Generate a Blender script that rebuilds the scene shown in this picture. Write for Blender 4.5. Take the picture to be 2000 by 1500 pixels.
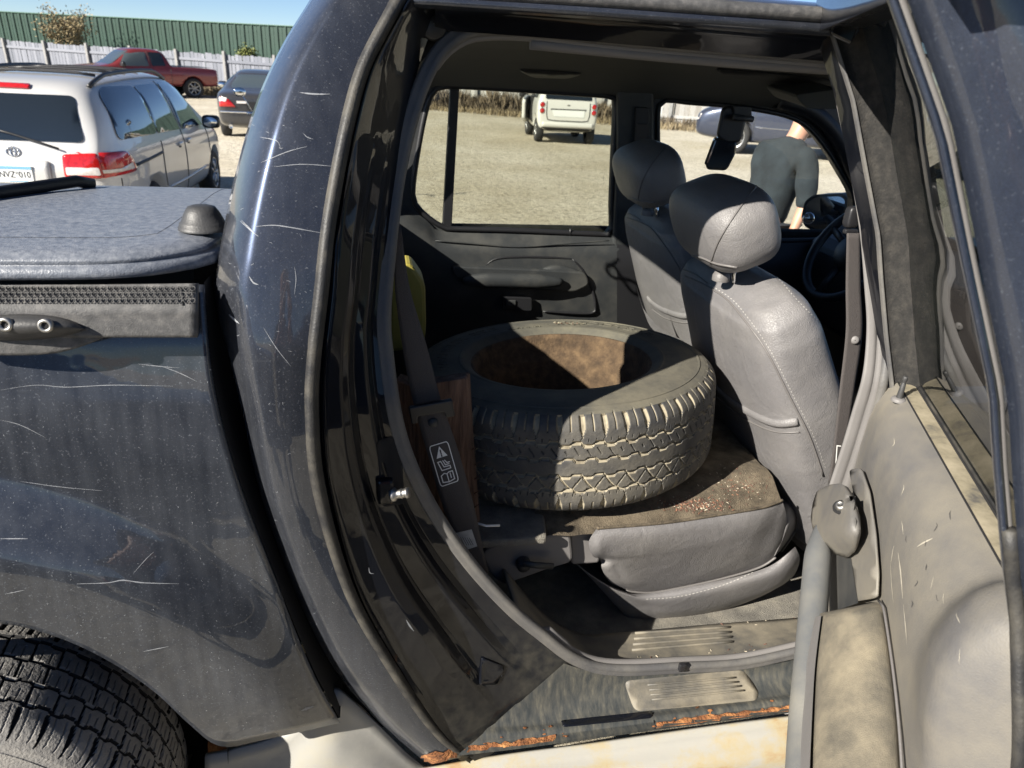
import bpy, bmesh, math, random
import numpy as np
from mathutils import Vector, Matrix, noise as mnoise
from mathutils.bvhtree import BVHTree
from mathutils.geometry import delaunay_2d_cdt

random.seed(7)
R = math.radians
for o in list(bpy.data.objects):
    bpy.data.objects.remove(o)
SC = bpy.context.scene
COL = SC.collection

# ------------------------------------------------------------------ camera
F_PX, PITCH, YAW, ROLL = 1387.0, 24.5, 11.6, 3.4
CAM = Vector((0.0, -1.05, 1.72))
_p, _y, _r = R(PITCH), R(YAW), R(ROLL)
FW = Vector((math.sin(_y)*math.cos(_p), math.cos(_y)*math.cos(_p), -math.sin(_p)))
_rt = Vector((math.cos(_y), -math.sin(_y), 0)); _up = _rt.cross(FW)
RT = _rt*math.cos(_r) + _up*math.sin(_r)
UP = _up*math.cos(_r) - _rt*math.sin(_r)
cam_d = bpy.data.cameras.new('camera')
cam = bpy.data.objects.new('camera', cam_d); COL.objects.link(cam)
M = Matrix((RT, UP, -FW)).transposed().to_4x4(); M.translation = CAM
cam.matrix_world = M
cam_d.sensor_width = 36.0
cam_d.lens = 36.0*F_PX/2000.0
cam_d.clip_start = 0.02; cam_d.clip_end = 3000
cam_d.dof.use_dof = True; cam_d.dof.focus_distance = 1.5; cam_d.dof.aperture_fstop = 7.0
SC.camera = cam

# ------------------------------------------------------------------ light
SUN_TRAVEL = Vector((0.75, 0.415, -0.515)).normalized()
to_sun = -SUN_TRAVEL
elev = math.asin(to_sun.z)
sun_d = bpy.data.lights.new('sun', 'SUN'); sun_d.energy = 5.0; sun_d.angle = R(0.5); sun_d.color = (1.0, 0.94, 0.84)
sun = bpy.data.objects.new('sun', sun_d); COL.objects.link(sun)
sun.rotation_euler = to_sun.to_track_quat('Z', 'Y').to_euler(); sun.location = (-6, -6, 9)
w = bpy.data.worlds.new('World'); SC.world = w; w.use_nodes = True
nt = w.node_tree; bg = nt.nodes['Background']
sky = nt.nodes.new('ShaderNodeTexSky'); sky.sky_type = 'NISHITA'; sky.sun_disc = False
sky.sun_elevation = elev; sky.sun_rotation = math.atan2(to_sun.x, to_sun.y)
sky.altitude = 3000; sky.air_density = 0.8; sky.dust_density = 0.0; sky.ozone_density = 3.0
nt.links.new(sky.outputs[0], bg.inputs[0]); bg.inputs[1].default_value = 0.05
SC.view_settings.view_transform = 'Standard'; SC.view_settings.look = 'None'
SC.view_settings.exposure = 1.35; SC.view_settings.gamma = 1.0; SC.view_settings.use_curve_mapping = False

# ------------------------------------------------------------------ pixel -> place
def ray(u, v):
    return FW + RT*((u-1000.0)/F_PX) - UP*((v-750.0)/F_PX)
def P(u, v, x=None, y=None, z=None, dep=None):
    d = ray(u, v)
    if x is not None: t = (x-CAM.x)/d.x
    elif y is not None: t = (y-CAM.y)/d.y
    elif z is not None: t = (z-CAM.z)/d.z
    else: t = dep
    return CAM + d*t
def PF(u, v, fy, y0=0.05):
    """point on the ray where y == fy(x, z)"""
    y = y0
    for _ in range(12):
        p = P(u, v, y=y); y = fy(p.x, p.z)
    return P(u, v, y=y)
def lerp(a, b, t): return a + (b-a)*t
def sstep(a, b, x):
    t = max(0.0, min(1.0, (x-a)/(b-a))); return t*t*(3-2*t)
def interp(x, tab):
    if x <= tab[0][0]: return tab[0][1]
    for (a, va), (b, vb) in zip(tab, tab[1:]):
        if x <= b: return va + (vb-va)*(x-a)/(b-a)
    return tab[-1][1]
def cr(pts, n, closed=False):
    """Catmull-Rom through pts, resampled to n points evenly by length"""
    P_ = [Vector(p) if len(p) == 3 else Vector((p[0], p[1], 0)) for p in pts]
    k = len(P_); out = []
    segs = k if closed else k-1
    for i in range(segs):
        if closed: a, b, c, d = P_[(i-1) % k], P_[i], P_[(i+1) % k], P_[(i+2) % k]
        else: a, b, c, d = P_[max(i-1, 0)], P_[i], P_[i+1], P_[min(i+2, k-1)]
        for j in range(16):
            t = j/16.0
            out.append(0.5*((2*b) + (c-a)*t + (2*a-5*b+4*c-d)*t*t + (3*b-a-3*c+d)*t*t*t))
    if not closed: out.append(P_[-1].copy())
    else: out.append(out[0].copy())
    L = [0.0]
    for a, b in zip(out, out[1:]): L.append(L[-1] + (b-a).length)
    res = []; j = 0
    m = n if closed else n-1
    for i in range(n):
        s = L[-1]*i/m
        while j < len(L)-2 and L[j+1] < s: j += 1
        den = L[j+1]-L[j]
        res.append(out[j].lerp(out[j+1], (s-L[j])/den if den > 1e-9 else 0))
    if len(pts[0]) == 2: return [(q.x, q.y) for q in res]
    return res

# ------------------------------------------------------------------ mesh helpers
def link(o, parent=None, world=True):
    COL.objects.link(o)
    if parent is not None:
        o.parent = parent
        if world: o.matrix_parent_inverse = parent_world(parent).inverted()
    return o
def parent_world(o):
    m = o.matrix_parent_inverse @ o.matrix_basis if o.parent else o.matrix_basis
    return (parent_world(o.parent) @ m) if o.parent else m.copy()
def tag(o, label=None, cat=None, group=None, kind=None):
    if label: o['label'] = label
    if cat: o['category'] = cat
    if group: o['group'] = group
    if kind: o['kind'] = kind
    return o
def empty(name, loc, rz=0.0, label=None, cat=None, group=None, scale=1.0):
    o = bpy.data.objects.new(name, None); COL.objects.link(o)
    o.location = loc; o.rotation_euler = (0, 0, rz); o.scale = (scale,)*3; o.empty_display_size = 0.2
    return tag(o, label, cat, group)
def mk(name, verts, faces, mat, parent=None, smooth=True, world=True, mi=None):
    me = bpy.data.meshes.new(name)
    me.from_pydata([tuple(v) for v in verts], [], [tuple(f) for f in faces])
    me.update()
    mats = mat if isinstance(mat, (list, tuple)) else [mat]
    for m in mats: me.materials.append(m)
    if mi is not None: me.polygons.foreach_set('material_index', mi)
    if smooth: me.polygons.foreach_set('use_smooth', [True]*len(me.polygons))
    o = bpy.data.objects.new(name, me)
    return link(o, parent, world)
def solid(o, t, off=-1.0):
    m = o.modifiers.new('s', 'SOLIDIFY'); m.thickness = t; m.offset = off; return o
def bev(o, w, seg=2):
    m = o.modifiers.new('b', 'BEVEL'); m.width = w; m.segments = seg; m.limit_method = 'ANGLE'; m.angle_limit = R(35); return o
def sub(o, lv=1):
    m = o.modifiers.new('d', 'SUBSURF'); m.levels = lv; m.render_levels = lv; return o
def fixn(o):
    bm = bmesh.new(); bm.from_mesh(o.data); bmesh.ops.recalc_face_normals(bm, faces=bm.faces); bm.to_mesh(o.data); bm.free(); return o
def grid(name, rows, mat, parent=None, cu=False, cv=False, world=True, smooth=True, mi=None):
    n, m = len(rows), len(rows[0]); V = [p for r_ in rows for p in r_]; Fc = []
    for i in range(n if cv else n-1):
        for j in range(m if cu else m-1):
            Fc.append((i*m+j, i*m+(j+1) % m, ((i+1) % n)*m+(j+1) % m, ((i+1) % n)*m+j))
    return mk(name, V, Fc, mat, parent, smooth, world, mi)
def sheet(name, Lp, Rp, n, m, place, mat, parent=None):
    """Lp, Rp: pixel curves; place(u, v, s, t) -> world point; rows along t, columns along s"""
    A = cr(Lp, n); B = cr(Rp, n)
    rows = []
    for i in range(n):
        t = i/(n-1); row = []
        for j in range(m):
            s = j/(m-1)
            row.append(place(lerp(A[i][0], B[i][0], s), lerp(A[i][1], B[i][1], s), s, t))
        rows.append(row)
    return grid(name, rows, mat, parent)
def frames(path, closed=False):
    n = len(path); T = []
    for i in range(n):
        a = path[(i-1) % n] if (closed or i > 0) else path[i]
        b = path[(i+1) % n] if (closed or i < n-1) else path[i]
        t = (b-a); T.append(t.normalized() if t.length > 1e-9 else Vector((0, 0, 1)))
    up = Vector((0, 0, 1)) if abs(T[0].z) < 0.9 else Vector((0, 1, 0))
    N = (up - T[0]*up.dot(T[0])).normalized(); out = []
    for t in T:
        N = (N - t*N.dot(t)); N = N.normalized() if N.length > 1e-6 else Vector((1, 0, 0))
        out.append((t, N, t.cross(N)))
    return out
def tube(name, path, r, mat, parent=None, n=10, closed=False, rb=None, taper=None, world=True, cap=True, shape=None, ref=None):
    path = [Vector(p) for p in path]; fr = frames(path, closed); rows = []
    for i, (p, (t, N, B)) in enumerate(zip(path, fr)):
        if ref is not None:
            N = (ref - t*ref.dot(t)).normalized(); B = t.cross(N)
        k = taper(i/(len(path)-1)) if taper else 1.0
        if shape: row = [p + N*(a*k) + B*(b*k) for a, b in shape]
        else: row = [p + N*(math.cos(2*math.pi*j/n)*r*k) + B*(math.sin(2*math.pi*j/n)*(rb or r)*k) for j in range(n)]
        rows.append(row)
    o = grid(name, rows, mat, parent, cu=True, cv=closed, world=world)
    if not closed and cap:
        bm = bmesh.new(); bm.from_mesh(o.data); bmesh.ops.holes_fill(bm, edges=bm.edges, sides=0); bm.to_mesh(o.data); bm.free()
    return o
def box(name, c, size, mat, parent=None, rot=None, bevel=0.004, world=True, seg=2):
    V = []
    for dx in (-.5, .5):
        for dy in (-.5, .5):
            for dz in (-.5, .5):
                q = Vector((dx*size[0], dy*size[1], dz*size[2]))
                if rot is not None: q = rot @ q
                V.append(Vector(c)+q)
    Fc = [(0, 1, 3, 2), (4, 6, 7, 5), (0, 4, 5, 1), (2, 3, 7, 6), (0, 2, 6, 4), (1, 5, 7, 3)]
    o = mk(name, V, Fc, mat, parent, smooth=False, world=world)
    if bevel: bev(o, bevel, seg)
    return o
def lathe(name, prof, mat, parent=None, n=32, mtx=None, world=True, mi_fn=None):
    rows = []
    for i in range(n):
        a = 2*math.pi*i/n
        rows.append([Vector((r_*math.cos(a), r_*math.sin(a), z)) for r_, z in prof])
    if mtx is not None: rows = [[mtx @ p for p in r_] for r_ in rows]
    mi = None
    if mi_fn: mi = [mi_fn(j) for i in range(n) for j in range(len(prof)-1)]
    return grid(name, rows, mat, parent, cv=True, world=world, mi=mi)
def prism(name, pts, vec, mat, parent=None, bevel=0.0, world=True, smooth=False):
    n = len(pts); vec = Vector(vec)
    V = [Vector(p) for p in pts] + [Vector(p)+vec for p in pts]
    Fc = [tuple(range(n-1, -1, -1)), tuple(range(n, 2*n))] + [(i, (i+1) % n, n+(i+1) % n, n+i) for i in range(n)]
    o = mk(name, V, Fc, mat, parent, smooth=smooth, world=world); fixn(o)
    if bevel: bev(o, bevel)
    return o
def blob(name, c, rad, mat, parent=None, e1=0.6, e2=0.6, rot=None, n=28, m=18, fn=None, world=True):
    """superellipsoid"""
    def sp(v, e): return math.copysign(abs(v)**e, v)
    rows = []
    for i in range(m+1):
        a = -math.pi/2 + math.pi*i/m; row = []
        for j in range(n):
            b = 2*math.pi*j/n
            q = Vector((rad[0]*sp(math.cos(a), e1)*sp(math.cos(b), e2), rad[1]*sp(math.cos(a), e1)*sp(math.sin(b), e2), rad[2]*sp(math.sin(a), e1)))
            if fn: q = fn(q)
            if rot is not None: q = rot @ q
            row.append(Vector(c)+q)
        rows.append(row)
    o = grid(name, rows, mat, parent, cu=True, world=world)
    bm = bmesh.new(); bm.from_mesh(o.data); bmesh.ops.remove_doubles(bm, verts=bm.verts, dist=1e-5); bm.to_mesh(o.data); bm.free()
    return o
def ring(name, outer, inner, vec, mat, parent=None, bevel=0.0, world=True):
    """flat frame between two point loops of equal count, given thickness along vec"""
    n = len(outer); vec = Vector(vec)
    V = [Vector(p) for p in outer]+[Vector(p) for p in inner]
    V += [v+vec for v in V]
    Fc = []
    for i in range(n):
        j = (i+1) % n
        Fc += [(i, j, n+j, n+i), (2*n+i, 3*n+i, 3*n+j, 2*n+j), (i, 2*n+i, 2*n+j, j), (n+i, n+j, 3*n+j, 3*n+i)]
    o = mk(name, V, Fc, mat, parent, smooth=False, world=world); fixn(o)
    if bevel: bev(o, bevel)
    return o
def tri2d(outline, step):
    """triangulated interior of a 2D outline with inner grid points"""
    xs = [p[0] for p in outline]; ys = [p[1] for p in outline]
    pts = [Vector((p[0], p[1])) for p in outline]; n = len(pts)
    def inside(x, y):
        c = False; j = n-1
        for i in range(n):
            xi, yi = outline[i]; xj, yj = outline[j]
            if (yi > y) != (yj > y) and x < (xj-xi)*(y-yi)/(yj-yi)+xi: c = not c
            j = i
        return c
    x = min(xs)+step*.5
    while x < max(xs):
        y = min(ys)+step*.5
        while y < max(ys):
            if inside(x, y) and min((Vector((x, y))-q).length for q in pts[:n]) > step*.35: pts.append(Vector((x, y)))
            y += step
        x += step
    r_ = delaunay_2d_cdt(pts, [(i, (i+1) % n) for i in range(n)], [tuple(range(n))], 1, 1e-7)
    return [(v.x, v.y) for v in r_[0]], [tuple(f) for f in r_[2]]
def rounded(pts, r_, k=4):
    out = []; n = len(pts)
    for i in range(n):
        a, b, c = Vector(pts[i-1]), Vector(pts[i]), Vector(pts[(i+1) % n])
        d1 = (a-b); d2 = (c-b); rr = min(r_, d1.length*.45, d2.length*.45)
        p, q = b+d1.normalized()*rr, b+d2.normalized()*rr
        for j in range(k+1):
            t = j/k; out.append(tuple(p*(1-t)**2 + b*2*t*(1-t) + q*t*t))
    return out
def bvh_of(o):
    dg = bpy.context.evaluated_depsgraph_get(); dg.update()
    e = o.evaluated_get(dg); me = e.to_mesh()
    b = BVHTree.FromPolygons([v.co.copy() for v in me.vertices], [tuple(p.vertices) for p in me.polygons])
    e.to_mesh_clear(); return b
def text_mesh(s, size=1.0, ext=0.0, font=None):
    cu = bpy.data.curves.new('t', 'FONT'); cu.body = s; cu.size = size; cu.extrude = ext; cu.align_x = 'CENTER'; cu.align_y = 'CENTER'; cu.resolution_u = 3
    o = bpy.data.objects.new('t', cu); COL.objects.link(o)
    dg = bpy.context.evaluated_depsgraph_get(); dg.update()
    me = bpy.data.meshes.new_from_object(o.evaluated_get(dg))
    V = [v.co.copy() for v in me.vertices]; Fc = [tuple(p.vertices) for p in me.polygons]
    bpy.data.objects.remove(o); bpy.data.curves.remove(cu); bpy.data.meshes.remove(me)
    return V, Fc
def text_obj(name, s, size, mtx, mat, parent=None, ext=0.0, world=True, sx=1.0):
    V, Fc = text_mesh(s, size, ext)
    return mk(name, [mtx @ Vector((v.x*sx, v.y, v.z)) for v in V], Fc, mat, parent, smooth=False, world=world)
def copy_tree(o, parent=None):
    c = o.copy(); COL.objects.link(c)
    if parent is not None: c.parent = parent; c.matrix_parent_inverse = o.matrix_parent_inverse.copy()
    for ch in list(o.children): copy_tree(ch, c)
    return c

# ------------------------------------------------------------------ materials
def NM(name):
    m = bpy.data.materials.new(name); m.use_nodes = True
    n = m.node_tree.nodes; b = n['Principled BSDF']; return m, m.node_tree, n, m.node_tree.links, b
def setp(b, **k):
    for a, v in k.items(): b.inputs[a.replace('_', ' ')].default_value = v
def simple(name, col, rough=0.5, metal=0.0, bump=0.0, bscale=200.0, coat=0.0, var=0.0, vscale=8.0, spec=None, dust=None, dcol=(.33, .28, .2), dscale=5.0, dlo=.45, dhi=.7, coords='Object'):
    m, t, n, l, b = NM(name)
    setp(b, Base_Color=(*col, 1), Roughness=rough, Metallic=metal, Coat_Weight=coat, Coat_Roughness=.03)
    if spec is not None: b.inputs['Specular IOR Level'].default_value = spec
    tc = n.new('ShaderNodeTexCoord').outputs[coords]
    last = None
    if var:
        tx = n.new('ShaderNodeTexNoise'); tx.inputs['Scale'].default_value = vscale; tx.inputs['Detail'].default_value = 6; l.new(tc, tx.inputs['Vector'])
        mx = n.new('ShaderNodeMix'); mx.data_type = 'RGBA'
        mx.inputs[6].default_value = (*[c*(1-var) for c in col], 1); mx.inputs[7].default_value = (*[min(1, c*(1+var)) for c in col], 1)
        rp = n.new('ShaderNodeMapRange'); rp.inputs[1].default_value = .3; rp.inputs[2].default_value = .7
        l.new(tx.outputs[0], rp.inputs[0]); l.new(rp.outputs[0], mx.inputs[0]); last = mx.outputs[2]
    if dust:
        tx = n.new('ShaderNodeTexNoise'); tx.inputs['Scale'].default_value = dscale; tx.inputs['Detail'].default_value = 9; tx.inputs['Roughness'].default_value = .65; l.new(tc, tx.inputs['Vector'])
        rp = n.new('ShaderNodeMapRange'); rp.inputs[1].default_value = dlo; rp.inputs[2].default_value = dhi; rp.inputs[4].default_value = dust; l.new(tx.outputs[0], rp.inputs[0])
        mx = n.new('ShaderNodeMix'); mx.data_type = 'RGBA'
        if last is not None: l.new(last, mx.inputs[6])
        else: mx.inputs[6].default_value = (*col, 1)
        mx.inputs[7].default_value = (*dcol, 1); l.new(rp.outputs[0], mx.inputs[0]); last = mx.outputs[2]
        rr = n.new('ShaderNodeMix'); rr.inputs[2].default_value = rough; rr.inputs[3].default_value = .85; l.new(rp.outputs[0], rr.inputs[0]); l.new(rr.outputs[0], b.inputs['Roughness'])
    if last is not None: l.new(last, b.inputs['Base Color'])
    if bump:
        tx = n.new('ShaderNodeTexNoise'); tx.inputs['Scale'].default_value = bscale; tx.inputs['Detail'].default_value = 4; l.new(tc, tx.inputs['Vector'])
        bp = n.new('ShaderNodeBump'); bp.inputs['Strength'].default_value = bump; bp.inputs['Distance'].default_value = .004
        l.new(tx.outputs[0], bp.inputs['Height']); l.new(bp.outputs[0], b.inputs['Normal'])
    return m
def paint(name, col, dust=.12, dcol=(.26, .25, .25), flake=.5, coat=1.0, scr=.5, streak=.3, metal=.35, rough=.34):
    """car paint: dark base with flakes, clear coat, dust film, run-down streaks, fine scratches"""
    m, t, n, l, b = NM(name)
    setp(b, Metallic=metal, Roughness=rough, Coat_Weight=coat, Coat_Roughness=.025)
    tc = n.new('ShaderNodeTexCoord').outputs['Object']
    fl = n.new('ShaderNodeTexVoronoi'); fl.inputs['Scale'].default_value = 1400; l.new(tc, fl.inputs['Vector'])
    mx = n.new('ShaderNodeMix'); mx.data_type = 'RGBA'; mx.inputs[6].default_value = (*[c*(1-flake*.6) for c in col], 1); mx.inputs[7].default_value = (*[c*(1+flake) for c in col], 1)
    sp = n.new('ShaderNodeSeparateColor'); l.new(fl.outputs['Color'], sp.inputs[0]); l.new(sp.outputs[0], mx.inputs[0])
    # dust film: cloudy noise + specks + vertical streaks
    n1 = n.new('ShaderNodeTexNoise'); n1.inputs['Scale'].default_value = 7; n1.inputs['Detail'].default_value = 10; n1.inputs['Roughness'].default_value = .7; l.new(tc, n1.inputs['Vector'])
    mp = n.new('ShaderNodeMapping'); mp.inputs['Scale'].default_value = (60, 60, 2.5); l.new(tc, mp.inputs['Vector'])
    n2 = n.new('ShaderNodeTexNoise'); n2.inputs['Scale'].default_value = 1; n2.inputs['Detail'].default_value = 4; l.new(mp.outputs[0], n2.inputs['Vector'])
    n3 = n.new('ShaderNodeTexNoise'); n3.inputs['Scale'].default_value = 330; n3.inputs['Detail'].default_value = 2; l.new(tc, n3.inputs['Vector'])
    r1 = n.new('ShaderNodeMapRange'); r1.inputs[1].default_value = .3; r1.inputs[2].default_value = .75; r1.inputs[3].default_value = .45; l.new(n1.outputs[0], r1.inputs[0])
    r2 = n.new('ShaderNodeMapRange'); r2.inputs[1].default_value = .35; r2.inputs[2].default_value = .65; r2.inputs[3].default_value = 1-streak; l.new(n2.outputs[0], r2.inputs[0])
    r3 = n.new('ShaderNodeMapRange'); r3.inputs[1].default_value = .62; r3.inputs[2].default_value = .74; l.new(n3.outputs[0], r3.inputs[0])
    ma = n.new('ShaderNodeMath'); ma.operation = 'MULTIPLY'; l.new(r1.outputs[0], ma.inputs[0]); l.new(r2.outputs[0], ma.inputs[1])
    mb = n.new('ShaderNodeMath'); mb.operation = 'MULTIPLY_ADD'; mb.inputs[1].default_value = 1.6; l.new(r3.outputs[0], mb.inputs[0]); l.new(ma.outputs[0], mb.inputs[2])
    # fine scratches
    add = mb
    if scr:
        for k, (sc, rot) in enumerate((((3, 3, 55), (.1, .9, .2)), ((5, 5, 90), (.5, -.6, .1)), ((4, 4, 70), (1.2, .3, .4)))):
            mp2 = n.new('ShaderNodeMapping'); mp2.inputs['Scale'].default_value = sc; mp2.inputs['Rotation'].default_value = rot; l.new(tc, mp2.inputs['Vector'])
            v = n.new('ShaderNodeTexNoise'); v.inputs['Scale'].default_value = 1.7; v.inputs['Detail'].default_value = 3; v.inputs['Distortion'].default_value = .4; l.new(mp2.outputs[0], v.inputs['Vector'])
            rs = n.new('ShaderNodeMapRange'); rs.inputs[1].default_value = .72; rs.inputs[2].default_value = .8; rs.inputs[4].default_value = scr; l.new(v.outputs[0], rs.inputs[0])
            a2 = n.new('ShaderNodeMath'); a2.operation = 'ADD'; l.new(add.outputs[0], a2.inputs[0]); l.new(rs.outputs[0], a2.inputs[1]); add = a2
    mc = n.new('ShaderNodeMath'); mc.operation = 'MULTIPLY'; mc.use_clamp = True; mc.inputs[1].default_value = dust; l.new(add.outputs[0], mc.inputs[0])
    l.new(mx.outputs[2], b.inputs['Base Color'])
    df = n.new('ShaderNodeBsdfDiffuse'); df.inputs[0].default_value = (*dcol, 1)
    ms = n.new('ShaderNodeMixShader'); l.new(mc.outputs[0], ms.inputs[0]); l.new(b.outputs[0], ms.inputs[1]); l.new(df.outputs[0], ms.inputs[2])
    l.new(ms.outputs[0], n['Material Output'].inputs[0])
    bn = n.new('ShaderNodeTexNoise'); bn.inputs['Scale'].default_value = 14; bn.inputs['Detail'].default_value = 2; l.new(tc, bn.inputs['Vector'])
    bp = n.new('ShaderNodeBump'); bp.inputs['Strength'].default_value = .03; bp.inputs['Distance'].default_value = .02; l.new(bn.outputs[0], bp.inputs['Height']); l.new(bp.outputs[0], b.inputs['Coat Normal'])
    return m
def thin_glass(name, tint, ior=1.5, dirt=.0, dcol=(.6, .6, .55)):
    m, t, n, l, b = NM(name); n.remove(b)
    tr = n.new('ShaderNodeBsdfTransparent'); tr.inputs[0].default_value = (*tint, 1)
    gl = n.new('ShaderNodeBsdfGlossy'); gl.inputs['Roughness'].default_value = .0
    fr = n.new('ShaderNodeFresnel'); fr.inputs['IOR'].default_value = ior
    # same reflectance from either side of the pane
    ge = n.new('ShaderNodeNewGeometry'); iv = n.new('ShaderNodeMapRange'); iv.inputs[3].default_value = ior; iv.inputs[4].default_value = 1.0/ior
    l.new(ge.outputs['Backfacing'], iv.inputs[0]); l.new(iv.outputs[0], fr.inputs['IOR'])
    fr.inputs['IOR'].default_value = ior
    lw = n.new('ShaderNodeLayerWeight'); 
    ms = n.new('ShaderNodeMixShader'); l.new(fr.outputs[0], ms.inputs[0]); l.new(tr.outputs[0], ms.inputs[1]); l.new(gl.outputs[0], ms.inputs[2])
    n.remove(lw); last = ms
    if dirt:
        tc = n.new('ShaderNodeTexCoord').outputs['Object']
        tx = n.new('ShaderNodeTexNoise'); tx.inputs['Scale'].default_value = 9; tx.inputs['Detail'].default_value = 9; tx.inputs['Roughness'].default_value = .7; l.new(tc, tx.inputs['Vector'])
        rp = n.new('ShaderNodeMapRange'); rp.inputs[1].default_value = .35; rp.inputs[2].default_value = .75; rp.inputs[4].default_value = dirt; l.new(tx.outputs[0], rp.inputs[0])
        df = n.new('ShaderNodeBsdfDiffuse'); df.inputs[0].default_value = (*dcol, 1)
        m2 = n.new('ShaderNodeMixShader'); l.new(rp.outputs[0], m2.inputs[0]); l.new(ms.outputs[0], m2.inputs[1]); l.new(df.outputs[0], m2.inputs[2]); last = m2
    l.new(last.outputs[0], n['Material Output'].inputs[0]); return m
def mix_noise(name, cols, scale=10.0, rough=.8, bump=.3, bscale=120., dist=.004, detail=8, stretch=None, pos=None, coords='Object', metal=0.0):
    m, t, n, l, b = NM(name); setp(b, Roughness=rough, Metallic=metal)
    v = n.new('ShaderNodeTexCoord').outputs[coords]
    if stretch:
        mp = n.new('ShaderNodeMapping'); mp.inputs['Scale'].default_value = stretch; l.new(v, mp.inputs[0]); v = mp.outputs[0]
    tx = n.new('ShaderNodeTexNoise'); tx.inputs['Scale'].default_value = scale; tx.inputs['Detail'].default_value = detail; tx.inputs['Roughness'].default_value = .65; l.new(v, tx.inputs['Vector'])
    rp = n.new('ShaderNodeValToRGB'); l.new(tx.outputs[0], rp.inputs[0]); e = rp.color_ramp.elements
    k = len(cols); pos = pos or [.3+.4*i/(k-1) for i in range(k)]
    while len(e) < k: e.new(.5)
    for i, c in enumerate(cols): e[i].position = pos[i]; e[i].color = (*c, 1)
    l.new(rp.outputs[0], b.inputs['Base Color'])
    if bump:
        t2 = n.new('ShaderNodeTexNoise'); t2.inputs['Scale'].default_value = bscale; t2.inputs['Detail'].default_value = 6; l.new(v, t2.inputs['Vector'])
        bp = n.new('ShaderNodeBump'); bp.inputs['Strength'].default_value = bump; bp.inputs['Distance'].default_value = dist; l.new(t2.outputs[0], bp.inputs['Height']); l.new(bp.outputs[0], b.inputs['Normal'])
    return m

MT = {}
MT['paint'] = paint('navy_paint', (.015, .021, .037), dust=.10, scr=.9, dcol=(.30, .31, .34), metal=.85, rough=.36)
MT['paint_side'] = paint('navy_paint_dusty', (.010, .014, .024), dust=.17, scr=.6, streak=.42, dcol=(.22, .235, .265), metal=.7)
MT['paint_jamb_shade'] = paint('navy_paint_jamb_shade', (.003, .004, .007), dust=.012, scr=.3, dcol=(.2, .17, .13), metal=.0, coat=.6, rough=.3)  # same navy paint, darkened so its colour carries the jamb's shade
MT['paint_jamb_shade'].node_tree.nodes['Principled BSDF'].inputs['Specular IOR Level'].default_value = .08
MT['paint_blur'] = paint('navy_paint_door', (.010, .015, .030), dust=.09, scr=.3, dcol=(.22, .24, .28))
MT['sill'] = mix_noise('dusty_sill', [(.030, .034, .036), (.048, .050, .048), (.075, .073, .063), (.13, .12, .092)], scale=48, rough=.42, bump=.15, bscale=120, pos=[.34, .47, .6, .74], stretch=(1.6, .5, .5), detail=12)
MT['rubber_seal'] = simple('seal_rubber', (.075, .074, .076), .5, bump=.15, bscale=150, dust=.5, dcol=(.20, .185, .155), dscale=9, dlo=.4, dhi=.75)
MT['black'] = simple('black_plastic', (.012, .012, .014), .45, bump=.1, bscale=400)
MT['black_dusty'] = simple('black_dusty', (.016, .016, .017), .55, bump=.2, bscale=300, dust=.5, dcol=(.15, .135, .105), dscale=14, dlo=.42, dhi=.75)
MT['void'] = simple('void_black', (.006, .006, .007), .9)  # near-black for joints, and for shade painted into gaps and recesses
MT['trim_gray'] = simple('gray_trim', (.145, .138, .135), .55, bump=.12, bscale=500, var=.08)
MT['trim_dark'] = simple('dark_trim', (.026, .028, .030), .5, bump=.15, bscale=500, dust=.3, dcol=(.13, .12, .1), dscale=6)
MT['leather'] = simple('gray_leather', (.142, .137, .139), .40, bump=.30, bscale=330, var=.10, vscale=7, dust=.25, dcol=(.25, .235, .21), dscale=6, dlo=.44, dhi=.74)
def add_wrinkle(m, scale, strength, dist=.01):
    t = m.node_tree; n = t.nodes; l = t.links; b = n['Principled BSDF']
    tc = n.new('ShaderNodeTexCoord').outputs['Object']
    w1 = n.new('ShaderNodeTexNoise'); w1.inputs['Scale'].default_value = scale; w1.inputs['Detail'].default_value = 5; w1.inputs['Distortion'].default_value = 1.2; l.new(tc, w1.inputs['Vector'])
    v1 = n.new('ShaderNodeTexVoronoi'); v1.feature = 'DISTANCE_TO_EDGE'; v1.inputs['Scale'].default_value = scale*14; l.new(tc, v1.inputs['Vector'])
    r1 = n.new('ShaderNodeMapRange'); r1.inputs[2].default_value = .12; r1.inputs[4].default_value = .10; l.new(v1.outputs['Distance'], r1.inputs[0])
    ad = n.new('ShaderNodeMath'); ad.operation = 'ADD'; l.new(w1.outputs[0], ad.inputs[0]); l.new(r1.outputs[0], ad.inputs[1])
    bp = n.new('ShaderNodeBump'); bp.inputs['Strength'].default_value = strength; bp.inputs['Distance'].default_value = dist; l.new(ad.outputs[0], bp.inputs['Height'])
    old = b.inputs['Normal'].links[0].from_socket if b.inputs['Normal'].links else None
    if old: l.new(old, bp.inputs['Normal'])
    l.new(bp.outputs[0], b.inputs['Normal'])
add_wrinkle(MT['leather'], 13, .35, .012)
MT['leather_dark'] = simple('seam_leather', (.12, .113, .11), .5, bump=.2, bscale=260)
MT['thread'] = simple('thread', (.34, .33, .31), .8)
MT['headliner'] = simple('headliner_cloth', (.065, .063, .055), .95, bump=.3, bscale=900)
MT['carpet'] = mix_noise('tan_carpet', [(.045, .036, .025), (.11, .088, .06), (.18, .145, .10)], scale=24, rough=1, bump=.9, bscale=420, dist=.006)
MT['carpet_gray'] = mix_noise('gray_carpet', [(.09, .084, .075), (.155, .145, .125), (.24, .22, .18)], scale=16, rough=1, bump=.8, bscale=420, dist=.006)
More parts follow.
